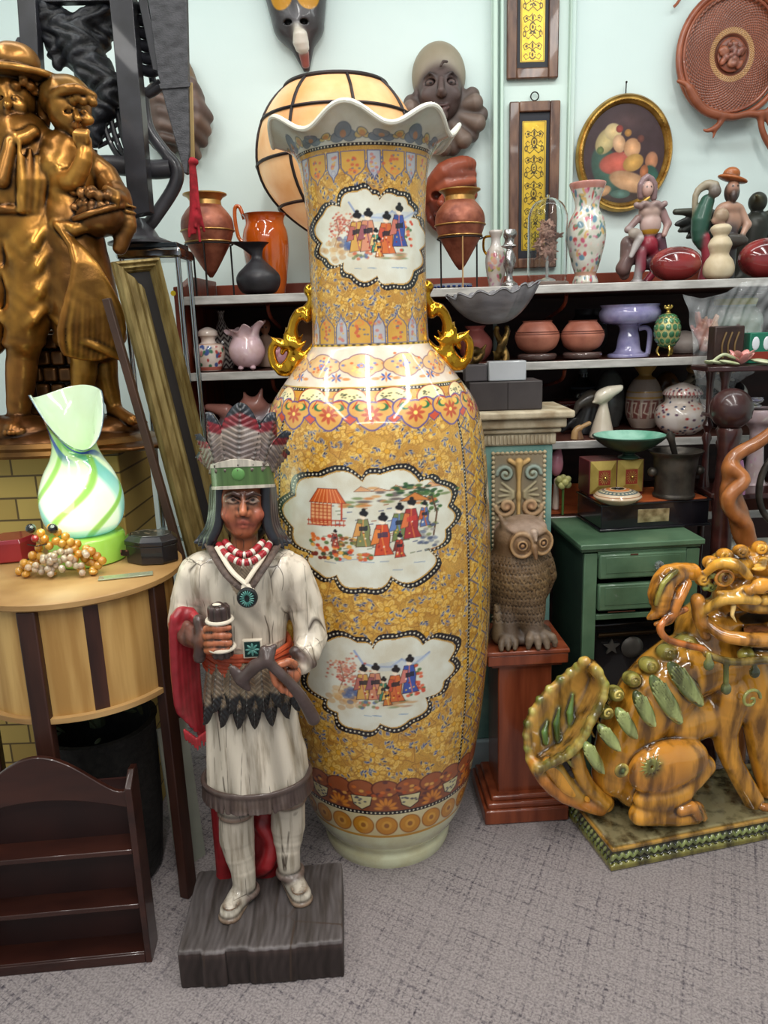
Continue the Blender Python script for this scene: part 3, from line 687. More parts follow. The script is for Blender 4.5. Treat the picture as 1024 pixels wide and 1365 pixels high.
# gilt dragon handles on the shoulder
gilt=M('bright_gilt',(214,160,50),(190,130,34),scale=12,rough=.16,metal=1.0,bump=.12,bscale=160)
def handle(side):
    s_=sc(510,430,VD); K=SDF(k=.008,col=(214,160,50))
    def p(x,y,dy=0.0):               # photo point, mirrored for the other side
        return (side*(x-xax)*s_,dy,vz(y)+0.0)
    xax=495
    rv=lambda y: VR(y)
    # body arching from the neck down to the shoulder
    K.chain([p(572,383),p(570,398,-.004),p(578,410),p(588,415),p(596,426),p(600,444),p(598,462),p(588,474)],[.013,.011,.012,.0135,.012,.0125,.013,.011],smooth=4)
    K.ell(p(571,385),(.017,.018,.012)); K.ell(p(578,419),(.012,.02,.015))
    K.chain([p(598,462),p(606,478),p(617,487),p(626,480),p(628,462),p(620,452),p(611,456),p(614,466)],[.012,.011,.011,.011,.010,.010,.009,.006],smooth=4)
    K.chain([p(588,474),p(575,462),p(568,450)],[.010,.008,.005],smooth=3)
    for i,(x,y) in enumerate(((604,447),(610,450),(585,450),(580,458),(608,440),(628,452),(592,444))):
        K.chain([p(598,460),p((598+x)/2+1,(460+y)/2,-.008),p(x,y-8,-.004 if i % 2 else .008)],[.007,.006,.0015],smooth=3)
    K.chain([p(592,470),p(604,490),p(618,492)],[.010,.012,.009],smooth=3)
    K.ell(p(600,482),(.016,.016,.02))
    K.build('dragon_handle',.0024,gilt,VASE)
handle(1); handle(-1)
# ================================================================ long shelf unit against the back wall
SF=2.43; SB=2.975
Z1=at(600,384,SF).z; Z2=at(750,481,SF).z; Z3=at(450,598,SF).z; Z4=at(760,688,SF).z
TOPS=(Z1,Z2,Z3,Z4)
XL=at(232,400,SF).x; XR=1.75
redwood=M('red_wood',(96,40,26),(138,62,38),scale=5,stretch=(1,6,.8),rough=.45,bump=.15,bscale=30)
darkback=M('dark_back_wood',(44,22,20),(66,34,30),scale=4,stretch=(.6,1,7),rough=.6,bump=.2,bscale=20)
greyedge=M('worn_metal_edging',(176,172,166),(206,202,196),scale=14,stretch=(1,1,4),rough=.4,metal=.3,bump=.1)
ironwood=M('worn_shelf_wood',(70,36,28),(96,54,42),scale=6,rough=.55)
unit=thing('shelf_unit','long red-brown wooden shelf unit with pale metal-edged boards against the wall','shelf',(0,0,0))
b=MB(); b.prism([(SF,0),(SB,0),(SB,Z1+.075),(SF+.20,Z1+.07),(SF+.06,Z1+.035),(SF,Z1+.03)],0,.024,Matrix.Translation((XL+.024,0,0)) @ Matrix(((0,-1,0,0),(1,0,0,0),(0,0,1,0),(0,0,0,1))))
b.build('side_panel',redwood,unit,bevel=.003)
MB().box(((XL+XR)/2,SB-.006,Z1/2),(XR-XL-.03,.01,Z1)).build('back_panel',darkback,unit)
MB().box(((XL+XR)/2+.012,SB-.012,Z1+.035),(XR-XL-.03,.018,.05)).build('top_rail',redwood,unit,bevel=.003)
for z in TOPS:
    bd=MB().box(((XL+XR)/2+.012,(SF+SB)/2-.004,z-.013),(XR-XL-.026,SB-SF-.016,.024)).build('shelf_board',ironwood,unit)
    MB().box(((XL+XR)/2+.02,SF-.002,z-.0125),(XR-XL-.02,.008,.025)).build('metal_edging',greyedge,bd,bevel=.002)
for z in (Z1,Z2):
    for x in (743,365):
        X=at(x,430,2.6).x
        MB().tube(smoothpts([(X,SB-.03,z-.12),(X,SF+.12,z-.07),(X,SF+.05,z-.03)],5),.006,8).build('bracket',redwood,unit)
MB().box((at(560,560,SF).x,(SF+SB)/2+.02,Z1/2),(.022,SB-SF-.06,Z1-.03)).build('upright',redwood,unit)
MB().lathe([(.001,0),(.008,0),(.008,.001),(.001,.001)],16,mat=Matrix.Translation(at(231,391,SF-.003)) @ Matrix.Rotation(PI/2,4,'X')).build('yellow_sticker',M('yellow_paper',(235,205,40),rough=.6),unit)
copper=M('aged_copper',(112,56,42),(164,98,74),scale=22,rough=.42,metal=.35,bump=.25,bscale=90)
brassy=M('old_brass',(150,110,56),(190,150,90),scale=20,rough=.35,metal=.8)
iron=M('black_iron',(30,26,26),(48,42,40),scale=10,rough=.5,metal=.5)
def ring(o,s,r,h,w,m,name='band',n=36): 
    pts=[(r*s*math.cos(2*PI*i/n),r*s*math.sin(2*PI*i/n),h*s) for i in range(n)]
    return MB().tube(pts,w*s,8,closed=True).build(name,m,o)
SY=SF+.10; Z1+=.001; Z2+=.001; Z3+=.001; Z4+=.001
def amphora(cx,tipy,label,k=1.0):
    zs=Z1+.0; base=proj((at(cx,390,SY).x,SY,zs))[1]
    lift=(base-tipy)
    pr=[(2,lift),(8,lift+8*k),(19*k,lift+26*k),(28*k,lift+42*k),(33*k,lift+56*k),(34*k,lift+64*k),(32*k,lift+74*k),(26*k,lift+83*k),(20*k,lift+90*k),(19*k,lift+95*k),(22*k,lift+99*k),(27*k,lift+102*k)]
    o,s=vessel('amphora',label,'vase',cx,SY,zs,pr,copper,group='pointed copper amphorae on stands')
    for h,r in ((44,30),(58,34.3)): ring(o,s,r*k,lift+h*k,1.0,brassy)
    MB().lathe([(20.6*k*s,(lift+88*k)*s),(19.9*k*s,(lift+95*k)*s),(23*k*s,(lift+99.5*k)*s),(28*k*s,(lift+102*k)*s),(28*k*s,(lift+103.5*k)*s),(20*k*s,(lift+103.5*k)*s)],36,caps=False).build('gilt_neck',brassy,o)
    st=thing('amphora_stand','thin legged metal stand holding '+('the amphora beside the red tassel' if cx < 400 else 'the amphora beside the terracotta mask'),'stand',o.location)
    ring(st,s,31*k,lift+41*k,1.0,iron,'ring')
    for a in (-PI/2,PI/6+.1,5*PI/6-.1):
        x,y=31*k*s*math.cos(a),31*k*s*math.sin(a)
        fr=a < 0
        MB().beam((x,y,0),(x,y,(lift+(41 if not fr else 41)*k)*s),.014 if fr else .005,.003 if fr else .005).build('leg',M('tan_wood_strip',(170,130,80),(190,150,96),rough=.6) if fr and cx > 400 else iron,st)
    return o
amphora(284,371,'reddish copper amphora with gold bands beside the red tassel')
amphora(614,361,'reddish copper amphora with gold bands beside the terracotta mask',.96)
# orange glazed jar
og=M('orange_glaze',(176,72,14),(206,104,30),scale=5,rough=.12,coat=1.0)
o,s=vessel('glazed_jar','glossy orange handled jar left of the big vase neck','jar',359,SY+.105,Z1,[(19,0),(22,6),(27,34),(30,60),(29,80),(25,92),(26,99),(29,103)],og)
for sg in (-1,):
    MB().tube(smoothpts([(sg*26*s,0,98*s),(sg*31*s,0,113*s),(sg*37*s,0,112*s),(sg*38*s,0,96*s),(sg*35*s,0,76*s),(sg*29*s,0,70*s)],6),2.6*s,10).build('handle',og,o)
# black spouted pitcher
def spout(a,r,z,j):
    w=max(0,-math.cos(a))**4*max(0,(z-.125)/.05)
    return r*(1+1.1*w),z-.004*w
s0=sc(345,360,SY-.03)
blk=M('matt_black_clay',(32,30,34),(50,48,52),scale=20,rough=.42)
def spout(a,r,z,j): 
    w=max(0,-math.cos(a))**3*max(0,min(1,(z/s0-50)/16)); return r+18*s0*w,z+1.5*s0*w
vessel('pitcher','matt black round pitcher with long spout in front of orange jar','pitcher',346,SY-.035,Z1,[(15,0),(24,5),(29,17),(27,27),(17,37),(8,46),(7.5,53),(10,60),(17,66)],blk,fn=spout)
# big globe lamp
def globe_lamp():
    Y=2.72; cx=452; s=sc(cx,210,Y)*.955; X=at(cx,215,Y).x; zc=at(cx,216,Y).z
    root=thing('globe_lamp','large lit cream panelled globe lamp with black metal ribs behind the tall vase','lamp',(X,Y,Z1)); dz=zc-Z1
    f=lambda t: (math.sqrt(max(1-t*t,0)))
    pr=[]
    for i in range(25):
        t=-1.0+i*2/24; ang=math.radians(-62+ (118)*(i/24)); pr.append((113*s*math.cos(ang)**(.85 if ang > 0 else 1.6),dz+112*s*math.sin(ang)))
    al=M('alabaster_panel',(206,142,82),(232,190,140),scale=7,rough=.35,emit='col',est=.32,sharp=(.3,.7))
    MB().lathe(pr,64,caps=False).build('shade',al,root,angle=80)
    rib=M('dark_solder',(38,30,32),(60,50,48),rough=.45,metal=.4)
    for k in range(8):
        a=k*PI/4+.25; MB().tube([(r*1.01*math.cos(a),r*1.01*math.sin(a),z) for r,z in pr],2.2*s,6).build('rib',rib,root)
    for t in (24,18,12,6):
        r,z=pr[t]; MB().tube([(r*1.012*math.cos(2*PI*i/48),r*1.012*math.sin(2*PI*i/48),z) for i in range(48)],(2.2 if t < 24 else 3.4)*s,6,closed=True).build('hoop',rib,root)
    r0,z0=pr[0]; MB().lathe([(.001,z0-.012),(r0*.96,z0-.006),(r0*1.0,z0+.008),(r0*.6,z0+.012),(.001,z0+.012)],32).build('hub',rib,root)
    for k in range(3):
        a=k*2*PI/3+PI*.95; MB().tube(smoothpts([(r0*.8*math.cos(a),r0*.8*math.sin(a),z0-.004),(r0*.66*math.cos(a),r0*.66*math.sin(a),z0*.5),(r0*1.4*math.cos(a),r0*1.4*math.sin(a),.006)],6),.009,8).build('foot',rib,root)
globe_lamp()
# ---------------------------------------------------------------- painted vessels
def pot(name,label,cat,cx,Y,z,prof,base,painter,group=None,n=150,nr=110,rough=.2,coat=.6,fn=None,part='body',k=6):
    yy=proj((0,Y,z))[1]
    for _ in range(3):
        x=at(cx,yy,Y).x; yy=proj((x,Y,z))[1]
    s=sc(cx,yy,Y); pr=sprof(prof,k); L=[0]
    for a,b_ in zip(pr,pr[1:]): L.append(L[-1]+math.hypot(b_[0]-a[0],b_[1]-a[1]))
    t=np.linspace(0,L[-1],nr); R=np.interp(t,L,[p[0] for p in pr]); Zp=np.interp(t,L,[p[1] for p in pr]); th=np.linspace(-PI,PI,n+1)[:-1]
    rm=max(R); X=np.repeat(th[None,:]*rm,nr,0); Yc=np.repeat(t[:,None],n,1); cv=Paint(X,Yc,base); painter(cv,rm,L[-1],t)
    RR=np.repeat(R[:,None],n,1); ZZ=np.repeat(Zp[:,None],n,1)
    if fn is not None: RR,ZZ=fn(th[None,:],RR,ZZ)
    V=np.stack([RR*np.sin(th)*s,-RR*np.cos(th)*s,ZZ*s],-1).reshape(-1,3); c=cv.c.reshape(-1,3)
    top=V[-n:]; mid=np.array([[0,0,top[:,2].mean()-3*s]]); q=np.arange(n); Vi=np.concatenate([V,top*[.9,.9,1]-[0,0,2*s],mid]); c=np.concatenate([c,c[-n:],[np.array(base)*.35]]); m0=(nr-1)*n
    Fq=np.concatenate([grid_faces(nr,n,True),np.stack([m0+q,m0+(q+1) % n,nr*n+(q+1) % n,nr*n+q],-1)])
    tri=np.stack([nr*n+q,nr*n+(q+1) % n,np.full(n,(nr+1)*n)],-1)
    o=thing(name,label,cat,(x,Y,z),0,group)
    mesh_np(part,Vi,Fq,M('painted_porcelain_%d' % int(rough*100),vcol=True,c2=.92,scale=25,rough=rough,coat=coat),o,c,tri=tri)
    return o,s
rnd=random.Random(11)
def dabs(cols,n,y0=.1,y1=.9,r=(2,4)):
    def p(cv,rm,L,t):
        for _ in range(n): cv.ell(rnd.uniform(-PI,PI)*rm,L*rnd.uniform(y0,y1),rnd.uniform(*r),rnd.uniform(*r)*.7,rnd.choice(cols),rot=rnd.random()*3)
    return p
def stripes(lst,then=None):       # (from, to, colour) in fractions of the profile length
    def p(cv,rm,L,t):
        if then: then(cv,rm,L,t)
        for a,b_,c in lst: cv.c[(t >= a*L) & (t < b_*L)]=c
    return p
PK=[(190,90,120),(210,136,156),(84,124,112),(104,140,160),(186,84,84),(206,170,110),(126,150,120)]
pot('ginger_jar','small white ginger jar with red and green flowers left of pink ruffled vase','jar',281,SY-.02,Z2,[(13,0),(15,2),(20,16),(21,27),(18,34),(10,37),(10,44),(13,46),(12,52),(5,56),(1,57)],(228,214,206),stripes([(.03,.1,(196,110,96)),(.5,.54,(200,150,120))],dabs([(180,60,60),(60,120,90),(196,130,130),(70,90,150)],60,.1,.48)))
pot('patterned_vase','grey and white zigzag patterned tall vase behind the ginger jar','vase',300,SY+.15,Z2,[(12,0),(16,14),(15,34),(9,50),(4,62),(4,70),(6,74)],(214,206,200),lambda cv,rm,L,t: [cv.line([(x*rm/3,y*7+(x % 2)*6),((x+1)*rm/3,y*7+((x+1) % 2)*6)],(80,66,70),2.2) for x in range(-10,10) for y in range(0,14)])
ruff=lambda th,R,Z: (R*(1+.16*np.clip((Z-44)/12,0,1)*np.sin(7*th)),Z+3.5*np.clip((Z-40)/14,0,1)*np.sin(7*th+1)+5*np.clip((Z-44)/10,0,1)*np.sin(th))
o,s=pot('ruffled_vase','pale pink ruffled ceramic vase on little feet, second shelf','vase',331,SY-.02,Z2,[(4,3),(14,5),(22,15),(24,26),(21,36),(18,43),(20,50),(25,55)],(226,196,204),dabs([(236,212,216),(214,180,190)],30),fn=ruff)
for a in (-2.2,-.9,1.57): MB().ball((13*s*math.cos(a),13*s*math.sin(a),3.2*s),(4*s,4*s,3.2*s),10).build('foot',M('pink_ceramic',(222,190,198),rough=.25,coat=.4),o)
o,s=pot('pink_dish','small pink rose-shaped dish beside the left gilt handle','dish',377,SY-.01,Z2,[(6,0),(8,4),(14,10),(18,22),(17,27)],(216,160,176),dabs([(230,190,200),(196,130,150)],40),fn=lambda th,R,Z: (R*(1+.1*np.sin(6*th)*Z/27),Z+2*np.sin(6*th)*Z/27))
# doll
def doll():
    x=at(356,480,SY+.15); s=sc(356,470,SY+.15); K=SDF(k=3*s)
    K.cap((0,0,2*s),(0,0,36*s),13*s,7*s,(206,170,150)); K.ell((0,0,50*s),(6.5*s,6.5*s,8*s),col=(200,140,110),k=1*s); K.ell((0,2*s,54*s),(7.5*s,7*s,8*s),col=(110,60,40),k=1*s)
    K.cap((-7*s,0,36*s),(-10*s,-5*s,20*s),3*s,2.5*s,(214,180,160)); K.cap((7*s,0,36*s),(10*s,-5*s,20*s),3*s,2.5*s,(214,180,160))
    for sx in (-1,1): K.ell((sx*2.4*s,-6*s,51*s),1.1*s,col=(30,20,20),op='p')
    r=thing('doll_figurine','small brown-haired doll figurine in beige dress behind the ruffled vase','figurine',(x.x,SY+.15,Z2)); K.build('body',1.2*s,M('doll_paint',vcol=True,c2=.9,rough=.5),r)
doll()
o,s=vessel('brown_jar','tan round jar mostly hidden behind the big vase neck','jar',405,SY+.22,Z2,[(16,0),(26,14),(27,34),(18,48),(12,56)],M('tan_clay',(150,110,84),(176,132,100),rough=.5))
# second shelf, right of the vase
terr=M('pink_terracotta',(150,88,70),(190,122,100),scale=14,rough=.5,bump=.1)
glassy=M('brown_glass_dish',(120,96,90),rough=.12,trans=.5,coat=.5)
for cx,k,lb in ((716,.99,'pinkish squat clay pot on glass foot, left of the pair'),(776,.96,'pinkish squat clay pot on glass foot, right of the pair')):
    d,s=vessel('glass_dish','round smoky glass foot dish under '+lb.split(' on')[0]+(' nearer the shell dish' if cx < 740 else ' nearer the lavender goblet'),'dish',cx,SY-.03,Z2,[(20,0),(24,1.5),(26,6),(24,9)],glassy)
    zt=d.location.z+9*s
    o,s=vessel('squat_pot',lb,'pot',cx,SY-.03,zt+.001,[(12*k,0),(24*k,7*k),(29*k,18*k),(29*k,25*k),(24*k,34*k),(19*k,40*k),(20*k,42*k)],terr,group='pinkish squat pots')
    for h in (22,25,28): ring(o,s,(29.4-abs(h-24)*.16)*k,h*k,.45,M('dark_line_clay',(110,60,48),rough=.6),'line')
vessel('black_pot','black pot behind the pinkish squat clay pots','pot',782,SY+.2,Z2,[(16,0),(26,20),(24,42),(16,52),(17,60)],blk)
# lavender goblet with handle
lav=M('lavender_glaze',(128,124,168),(176,172,208),scale=18,rough=.1,coat=1.0,detail=8)
o,s=vessel('goblet_vase','lavender glazed pedestal goblet with side handle','goblet',837,SY+.01,Z2,[(27,0),(26,4),(17,8),(14,24),(12,36),(16,41),(33,44),(39,51),(39.5,58),(37,63),(39,67)],lav,n=48,k=4)
MB().tube(smoothpts([(11*s,-6*s,36*s),(20*s,-8*s,37*s),(25*s,-8*s,31*s),(25*s,-8*s,16*s),(24*s,-7*s,3*s)],6),3.4*s,10).build('handle',lav,o)
# green jewelled egg with feet
def egg():
    Y=SY-.075; X=at(888,474,Y).x; s=sc(886,450,Y); root=thing('ornamental_egg','green and gold scaled egg box on little gold feet','ornament',(X,Y,Z2)); zc=34*s
    MB().ball((0,0,zc),(16.5*s,16.5*s,23*s),36,24).build('egg',M('cream_enamel',(176,170,110),(206,200,140),rough=.3,metal=.3),root)
    g=M('green_enamel',(42,96,66),(80,130,86),rough=.15,coat=.8,scale=40); gd=M('egg_gold',(196,168,90),rough=.25,metal=.9)
    for j in range(6):
        ph=-1.0+j*.40
        for i in range(12):
            a=2*PI*(i+(j % 2)/2)/12; c,z=math.cos(ph)*16.8*s,zc+math.sin(ph)*23.4*s
            mt=Matrix.Translation((c*math.cos(a),c*math.sin(a),z)) @ Matrix.Rotation(a,4,'Z') @ Matrix.Rotation(-ph,4,'Y')
            MB().ball((0,0,0),(.8*s,3.4*s*math.cos(ph)+.4*s,4.2*s),10,mat=mt).build('scale_gem',g,root)
    for a in (-PI/2,PI/6,5*PI/6): MB().tube(smoothpts([(10*s*math.cos(a),10*s*math.sin(a),14*s),(12*s*math.cos(a),12*s*math.sin(a),7*s),(9*s*math.cos(a),9*s*math.sin(a),1.6*s)],4),1.5*s,8).build('foot',gd,root)
    b=MB(); b.ball((0,0,58*s),(3*s,3*s,3*s),10); b.ball((0,0,63*s),(4.6*s,2*s,2.2*s),10); b.ball((0,0,65.5*s),(2*s,2*s,2.6*s),10)
    for sx in (-1,1): b.ball((sx*4.2*s,0,65*s),(1.8*s,1.4*s,2.4*s),8)
    b.build('finial',gd,root)
egg()
vessel('white_shell','rounded white and pink ceramic shape beside the green egg','ornament',911,SY+.14,Z2,[(14,0),(20,6),(22,14),(16,24),(4,29)],M('pinkish_white',(206,186,176),(226,214,206),rough=.35))
vessel('pink_pot','pink round pot behind the bronze figures','pot',634,SY+.08,Z2,[(12,0),(20,10),(22,24),(16,34),(11,40),(14,45)],M('rose_clay',(164,88,84),(186,110,100),rough=.4))
# ---------------------------------------------------------------- top shelf, right
o,s=vessel('porcelain_tray','low white dish with blue flowers behind right gilt handle','dish',603,SY+.16,Z1,[(20,0),(24,2),(27,9)],M('white_porcelain',(216,220,224),rough=.15,coat=.6),n=4+32)
for k in range(9):
    a=-PI/2+(k-4)*.28; MB().ball((25.6*s*math.cos(a),25.6*s*math.sin(a),5.5*s),(2.6*s,2.6*s,1.6*s),8).build('blue_flower',M('cobalt',(60,84,150),rough=.2),o)
o,s=pot('porcelain_jug','slender white jug with pink flowers beside the silver candlestick','jug',661,SY+.04,Z1,[(8,0),(9,3),(12,18),(14,34),(12,46),(7,54),(6,62),(9,70),(8,73)],(206,200,196),dabs([(196,110,130),(220,170,150),(110,130,90),(190,150,170),(200,190,110)],80,.05,.6),rough=.2)
MB().tube(smoothpts([(-6*s,0,66*s),(-15*s,0,64*s),(-16*s,0,50*s),(-11*s,0,42*s)],6),1.6*s,8).build('handle',gilt,o)
silver=M('tarnished_silver',(150,146,146),(196,192,190),scale=30,rough=.25,metal=.9)
o,s=vessel('candlestick','silver twisted candlestick on top shelf beside flowered jug','candlestick',679,SY-.035,Z1,[(11,0),(10,4),(5,8),(4,16),(7,26),(8,34),(5,44),(4,48),(10,51),(7,54),(6,60),(9,66),(7,72)],silver,k=4,fn=lambda a,r,z,j: (r*(1+.10*math.sin(3*a+z*90)),z))
o,s=pot('porcelain_vase','tall white baluster vase with pink and green flowers beside glass dome','vase',780,SY+.02,Z1,[(15,0),(17,3),(15,9),(14,14),(19,30),(24,52),(25,66),(22,82),(16,94),(16,104),(20,116),(23,124),(23,127)],(206,206,196),stripes([(.93,1.01,(186,130,120)),(.1,.13,(190,150,130))],lambda cv,rm,L,t: [dabs(PK,150,.02,.93,(2.4,5.6))(cv,rm,L,t),dabs([(206,150,166),(190,110,130),(110,140,120),(216,200,190)],190,.02,.93,(1.4,3))(cv,rm,L,t)]))
def dome():
    Y=SY+.0; X=at(729,378,Y).x; s=sc(729,330,Y); root=thing('glass_dome','clear glass dome covering dried flowers on round base','dome',(X,Y,Z1))
    MB().lathe([(28*s,0),(29*s,1*s),(29*s,4*s),(27*s,5*s)],40).build('base',M('dark_turned_wood',(120,104,96),rough=.4),root)
    pr=sprof([(26*s,5.2*s),(26*s,78*s),(25*s,92*s),(19*s,104*s),(9*s,110*s),(.5*s,112*s)],6); pi=[(max(r-.8*s,.0002),z-.5*s if z > 20*s else z) for r,z in reversed(pr)]
    MB().lathe(pr+pi,48,caps=False).build('glass_cover',M('clear_glass',(245,250,250),rough=.0,trans=1.0,ior=1.3),root,angle=80)
    MB().ball((0,0,113.5*s),2.2*s,10).build('glass_knob',MATS['clear_glass'],root)
    fl=thing('dried_bouquet','bouquet of dried pink flowers under the glass dome','flowers',(X,Y,Z1+5*s))
    petal=M('dried_petals',(170,124,110),(200,156,136),scale=30,rough=.8)
    MB().tube([(0,0,1.5*s),(0,0,34*s)],2*s,8).build('stem',M('frosted_stem',(200,196,190),rough=.3),fl)
    MB().lathe([(12*s,.4*s),(11*s,3*s),(3*s,6*s)],20).build('foot',M('frosted_stem',(200,196,190),rough=.3),fl)
    for k in range(44):
        a,z=rnd.uniform(0,6.3),rnd.uniform(28,78); r=rnd.uniform(2,15 if z < 62 else 8)*s; q=rnd.uniform(5,8.5)*s
        b=MB(); c=Vector((r*math.cos(a),r*math.sin(a),z*s)); R=Euler((rnd.random()*3,rnd.random()*3,0)).to_matrix().to_4x4()
        for j in range(5): w=j*1.257; b.ball((0,0,0),(q*.55,q*.3,q*.12),8,mat=Matrix.Translation(c) @ R @ Matrix.Rotation(w,4,'Z') @ Matrix.Translation((q*.5,0,0)))
        b.build('flower',petal,fl)
dome()
redeg=M('red_lacquer',(92,28,30),(140,46,46),scale=7,rough=.14,coat=.8,sharp=(.4,.5),detail=5)
for cx,rx,ry,lb in ((900,34,22.5,'red lacquered egg-shaped box left of the cream gourd vase'),(1019,36,26,'red lacquered egg-shaped box right of the cream gourd vase')):
    Y=SY-.01; X=at(cx,372,Y).x; s=sc(cx,350,Y); r=thing('lacquered_egg',lb,'ornament',(X,Y,Z1),0,'red lacquered eggs')
    MB().lathe([(.0005,0)]+[(rx*s*math.cos(t)*(1 if t < 0 else 1),ry*s*(1+math.sin(t))) for t in np.linspace(-1.25,1.5708,26)],40,sy=.75).build('body',redeg,r,angle=80)
    px,pz=.38*rx*s,ry*s*1.28; MB().ball((px,-rx*s*.75*.80,pz),(4.6*s,1.2*s,4.6*s),14).build('price_sticker',M('white_sticker',(236,224,220),rough=.6),r)
vessel('gourd_vase','cream three-bulbed gourd vase between two red eggs','vase',957,SY-.055,Z1,[(12,0),(18,5),(20,14),(17,24),(12,31),(13,37),(15,44),(12,51),(9,55),(12,60),(13,65),(9,69),(4,70)],M('cream_stone',(186,168,136),(210,194,164),scale=16,rough=.4))
# ---------------------------------------------------------------- third shelf, right of the panel
pot('black_bottle','black stoppered bottle with pale band behind the bird sculpture','bottle',776,SY+.34,Z3,[(17,0),(20,16),(20,38),(16,49),(7,57),(6,65),(5,68),(6,72),(5,75)],(34,34,38),stripes([(.86,1.1,(104,106,110)),(.56,.6,(70,80,90))]))
pot('grey_vase','smooth grey-green ovoid vase behind the white beak','vase',812,SY+.215,Z3,[(12,0),(17,14),(19,34),(17,54),(11,68),(3,74)],(88,90,88),dabs([(96,98,94),(80,80,80)],30),rough=.35)
def greek(cv,rm,L,t):
    for k in range(12):
        x=-PI*rm+k*2*PI*rm/12
        cv.poly([(x,L*.16),(x+9,L*.16),(x+13,L*.42),(x+4,L*.42)],(140,84,78))
        cv.line([(x+2,L*.18),(x+2,L*.38),(x+8,L*.38),(x+5,L*.25),(x+11,L*.22)],(226,212,196),1.7)
pot('patterned_pottery_vase','white and rust geometric vase with gold funnel neck','vase',857,SY+.16,Z3,[(15,0),(22,14),(24,30),(22,48),(15,62),(9,67),(8,70),(12,76),(17,84)],(186,166,154),stripes([(.44,.46,(190,150,80)),(.52,.535,(190,150,80)),(.72,1.01,(168,128,70))],greek),rough=.4,coat=.1)
def jarpaint(cv,rm,L,t):
    for _ in range(160): cv.ell(rnd.uniform(-PI,PI)*rm,L*rnd.uniform(0,.8),2.2,1.6,rnd.choice([(170,60,60),(90,60,80),(200,120,110),(60,70,100)]))
    for k in range(30): x=-PI*rm+k*2*PI*rm/30; cv.line([(x,L*.62),(x,L*.72)],(150,40,50),2.2)
JY=SY-.015
pot('lidded_jar','white lidded jar with red flower sprigs behind green bowl','jar',907,JY,Z3,[(20,0),(30,9),(34,24),(30,36),(22,42),(22,50),(26,52),(20,60),(6,66),(1,67)],(206,196,190),jarpaint)
def zebra(cv,rm,L,t):
    w=np.sin(cv.Y*.17+2.6*np.sin(cv.X*.045+.6)+.6*np.sin(cv.X*.1)); k=np.clip(w*6+.5,0,1)[...,None]; cv.c[:]=cv.c*(1-k)+np.array((26,26,30))*k
pot('zebra_vase','round black and white striped vase behind the small tier table','vase',951,SY+.12,Z3,[(20,0),(32,8),(40,26),(38,48),(28,60),(20,64)],(222,222,218),zebra)
vessel('woven_dish','tan woven grass ring on top of the striped vase','basket',949,SY+.12,Z3+.182,[(26,0),(30,3),(31,8),(27,12),(22,12)],M('straw',(150,110,60),(190,150,96),scale=60,rough=.8,bump=.5),fn=lambda a,r,z,j: (r*(1+.03*math.sin(14*a)),z))
def animals():
    Y=SY+.34; s=sc(890,560,Y); m=M('animal_glaze',vcol=True,c2=.85,rough=.3,coat=.3)
    r=thing('duck_figurine','amber brown duck figurine in shadow on third shelf','figurine',(at(862,590,Y).x,Y,Z3)); K=SDF(k=8*s)
    K.ell((0,0,24*s),(30*s,18*s,24*s),col=(106,66,30)); K.ell((22*s,-2*s,48*s),(14*s,12*s,16*s),col=(120,76,36)); K.cap((32*s,-4*s,46*s),(44*s,-6*s,42*s),5*s,3*s,(170,110,60)); K.cap((-20*s,0,30*s),(-38*s,0,42*s),10*s,4*s,(80,50,26)); K.ell((26*s,-12*s,52*s),2.2*s,col=(10,10,10),op='p',k=0)
    K.build('body',2.2*s,m,r)
    r=thing('fox_figurine','cream and tan dog figurine looking left on third shelf','figurine',(at(924,590,Y).x,Y,Z3)); K=SDF(k=6*s,col=(176,156,132))
    K.cap((0,0,8*s),(-2*s,0,40*s),15*s,10*s); K.ell((-4*s,-4*s,54*s),(11*s,11*s,10*s),col=(196,176,150)); K.cap((-10*s,-8*s,52*s),(-20*s,-12*s,49*s),5*s,3*s,(206,190,170))
    for q in (-1,1): K.cap((q*6*s,0,60*s),(q*9*s,0,72*s),4*s,1.5*s,(130,96,70)); K.ell((-6*s+q*4*s,-13*s,56*s),1.8*s,col=(10,10,10),op='p',k=0)
    K.build('body',2.0*s,m,r)
    # carved bird of prey with hooked beak
    Y=SY+.05; s=sc(785,540,Y); r=thing('bird_sculpture','dark carved bird head sculpture left of the grey vase','sculpture',(at(783,580,Y).x,Y,Z3)); K=SDF(k=5*s,col=(46,46,48))
    K.cap((-6*s,0,4*s),(2*s,0,34*s),15*s,12*s); K.ell((4*s,-2*s,46*s),(15*s,12*s,12*s),col=(74,74,72)); K.chain([(2*s,-6*s,48*s),(-14*s,-8*s,40*s),(-20*s,-8*s,26*s)],[9*s,6*s,2*s],(86,80,74),smooth=3)
    K.chain([(0,6*s,26*s),(-18*s,2*s,18*s),(-34*s,0,4*s)],[10*s,7*s,3*s],(26,26,28),smooth=3); K.tor((8*s,-12*s,48*s),4*s,1.2*s,(90,0,0),(150,110,60),k=s); K.ell((8*s,-12.5*s,48*s),3*s,col=(20,14,10),k=s)
    K.build('body',1.7*s,m,r)
    Y=SY-.05; r=thing('toucan_figurine','figurine with long white upturned beak above the horn','figurine',(at(800,585,Y).x,Y,Z3)); K=SDF(k=4*s,col=(206,196,180))
    K.cap((2*s,0,2*s),(3*s,0,40*s),16*s,6*s); K.ell((4*s,0,54*s),(11*s,8*s,9*s)); K.chain([(-2*s,-4*s,52*s),(8*s,-5*s,58*s),(20*s,-5*s,62*s),(24*s,-5*s,65*s)],[8*s,8*s,5*s,2*s],(226,220,204),smooth=3); K.cap((-4*s,-4*s,48*s),(-12*s,-6*s,46*s),4*s,2*s,(190,180,160)); K.ell((0,-8*s,58*s),2*s,col=(20,20,20),op='p',k=0)
    K.build('body',1.7*s,m,r)
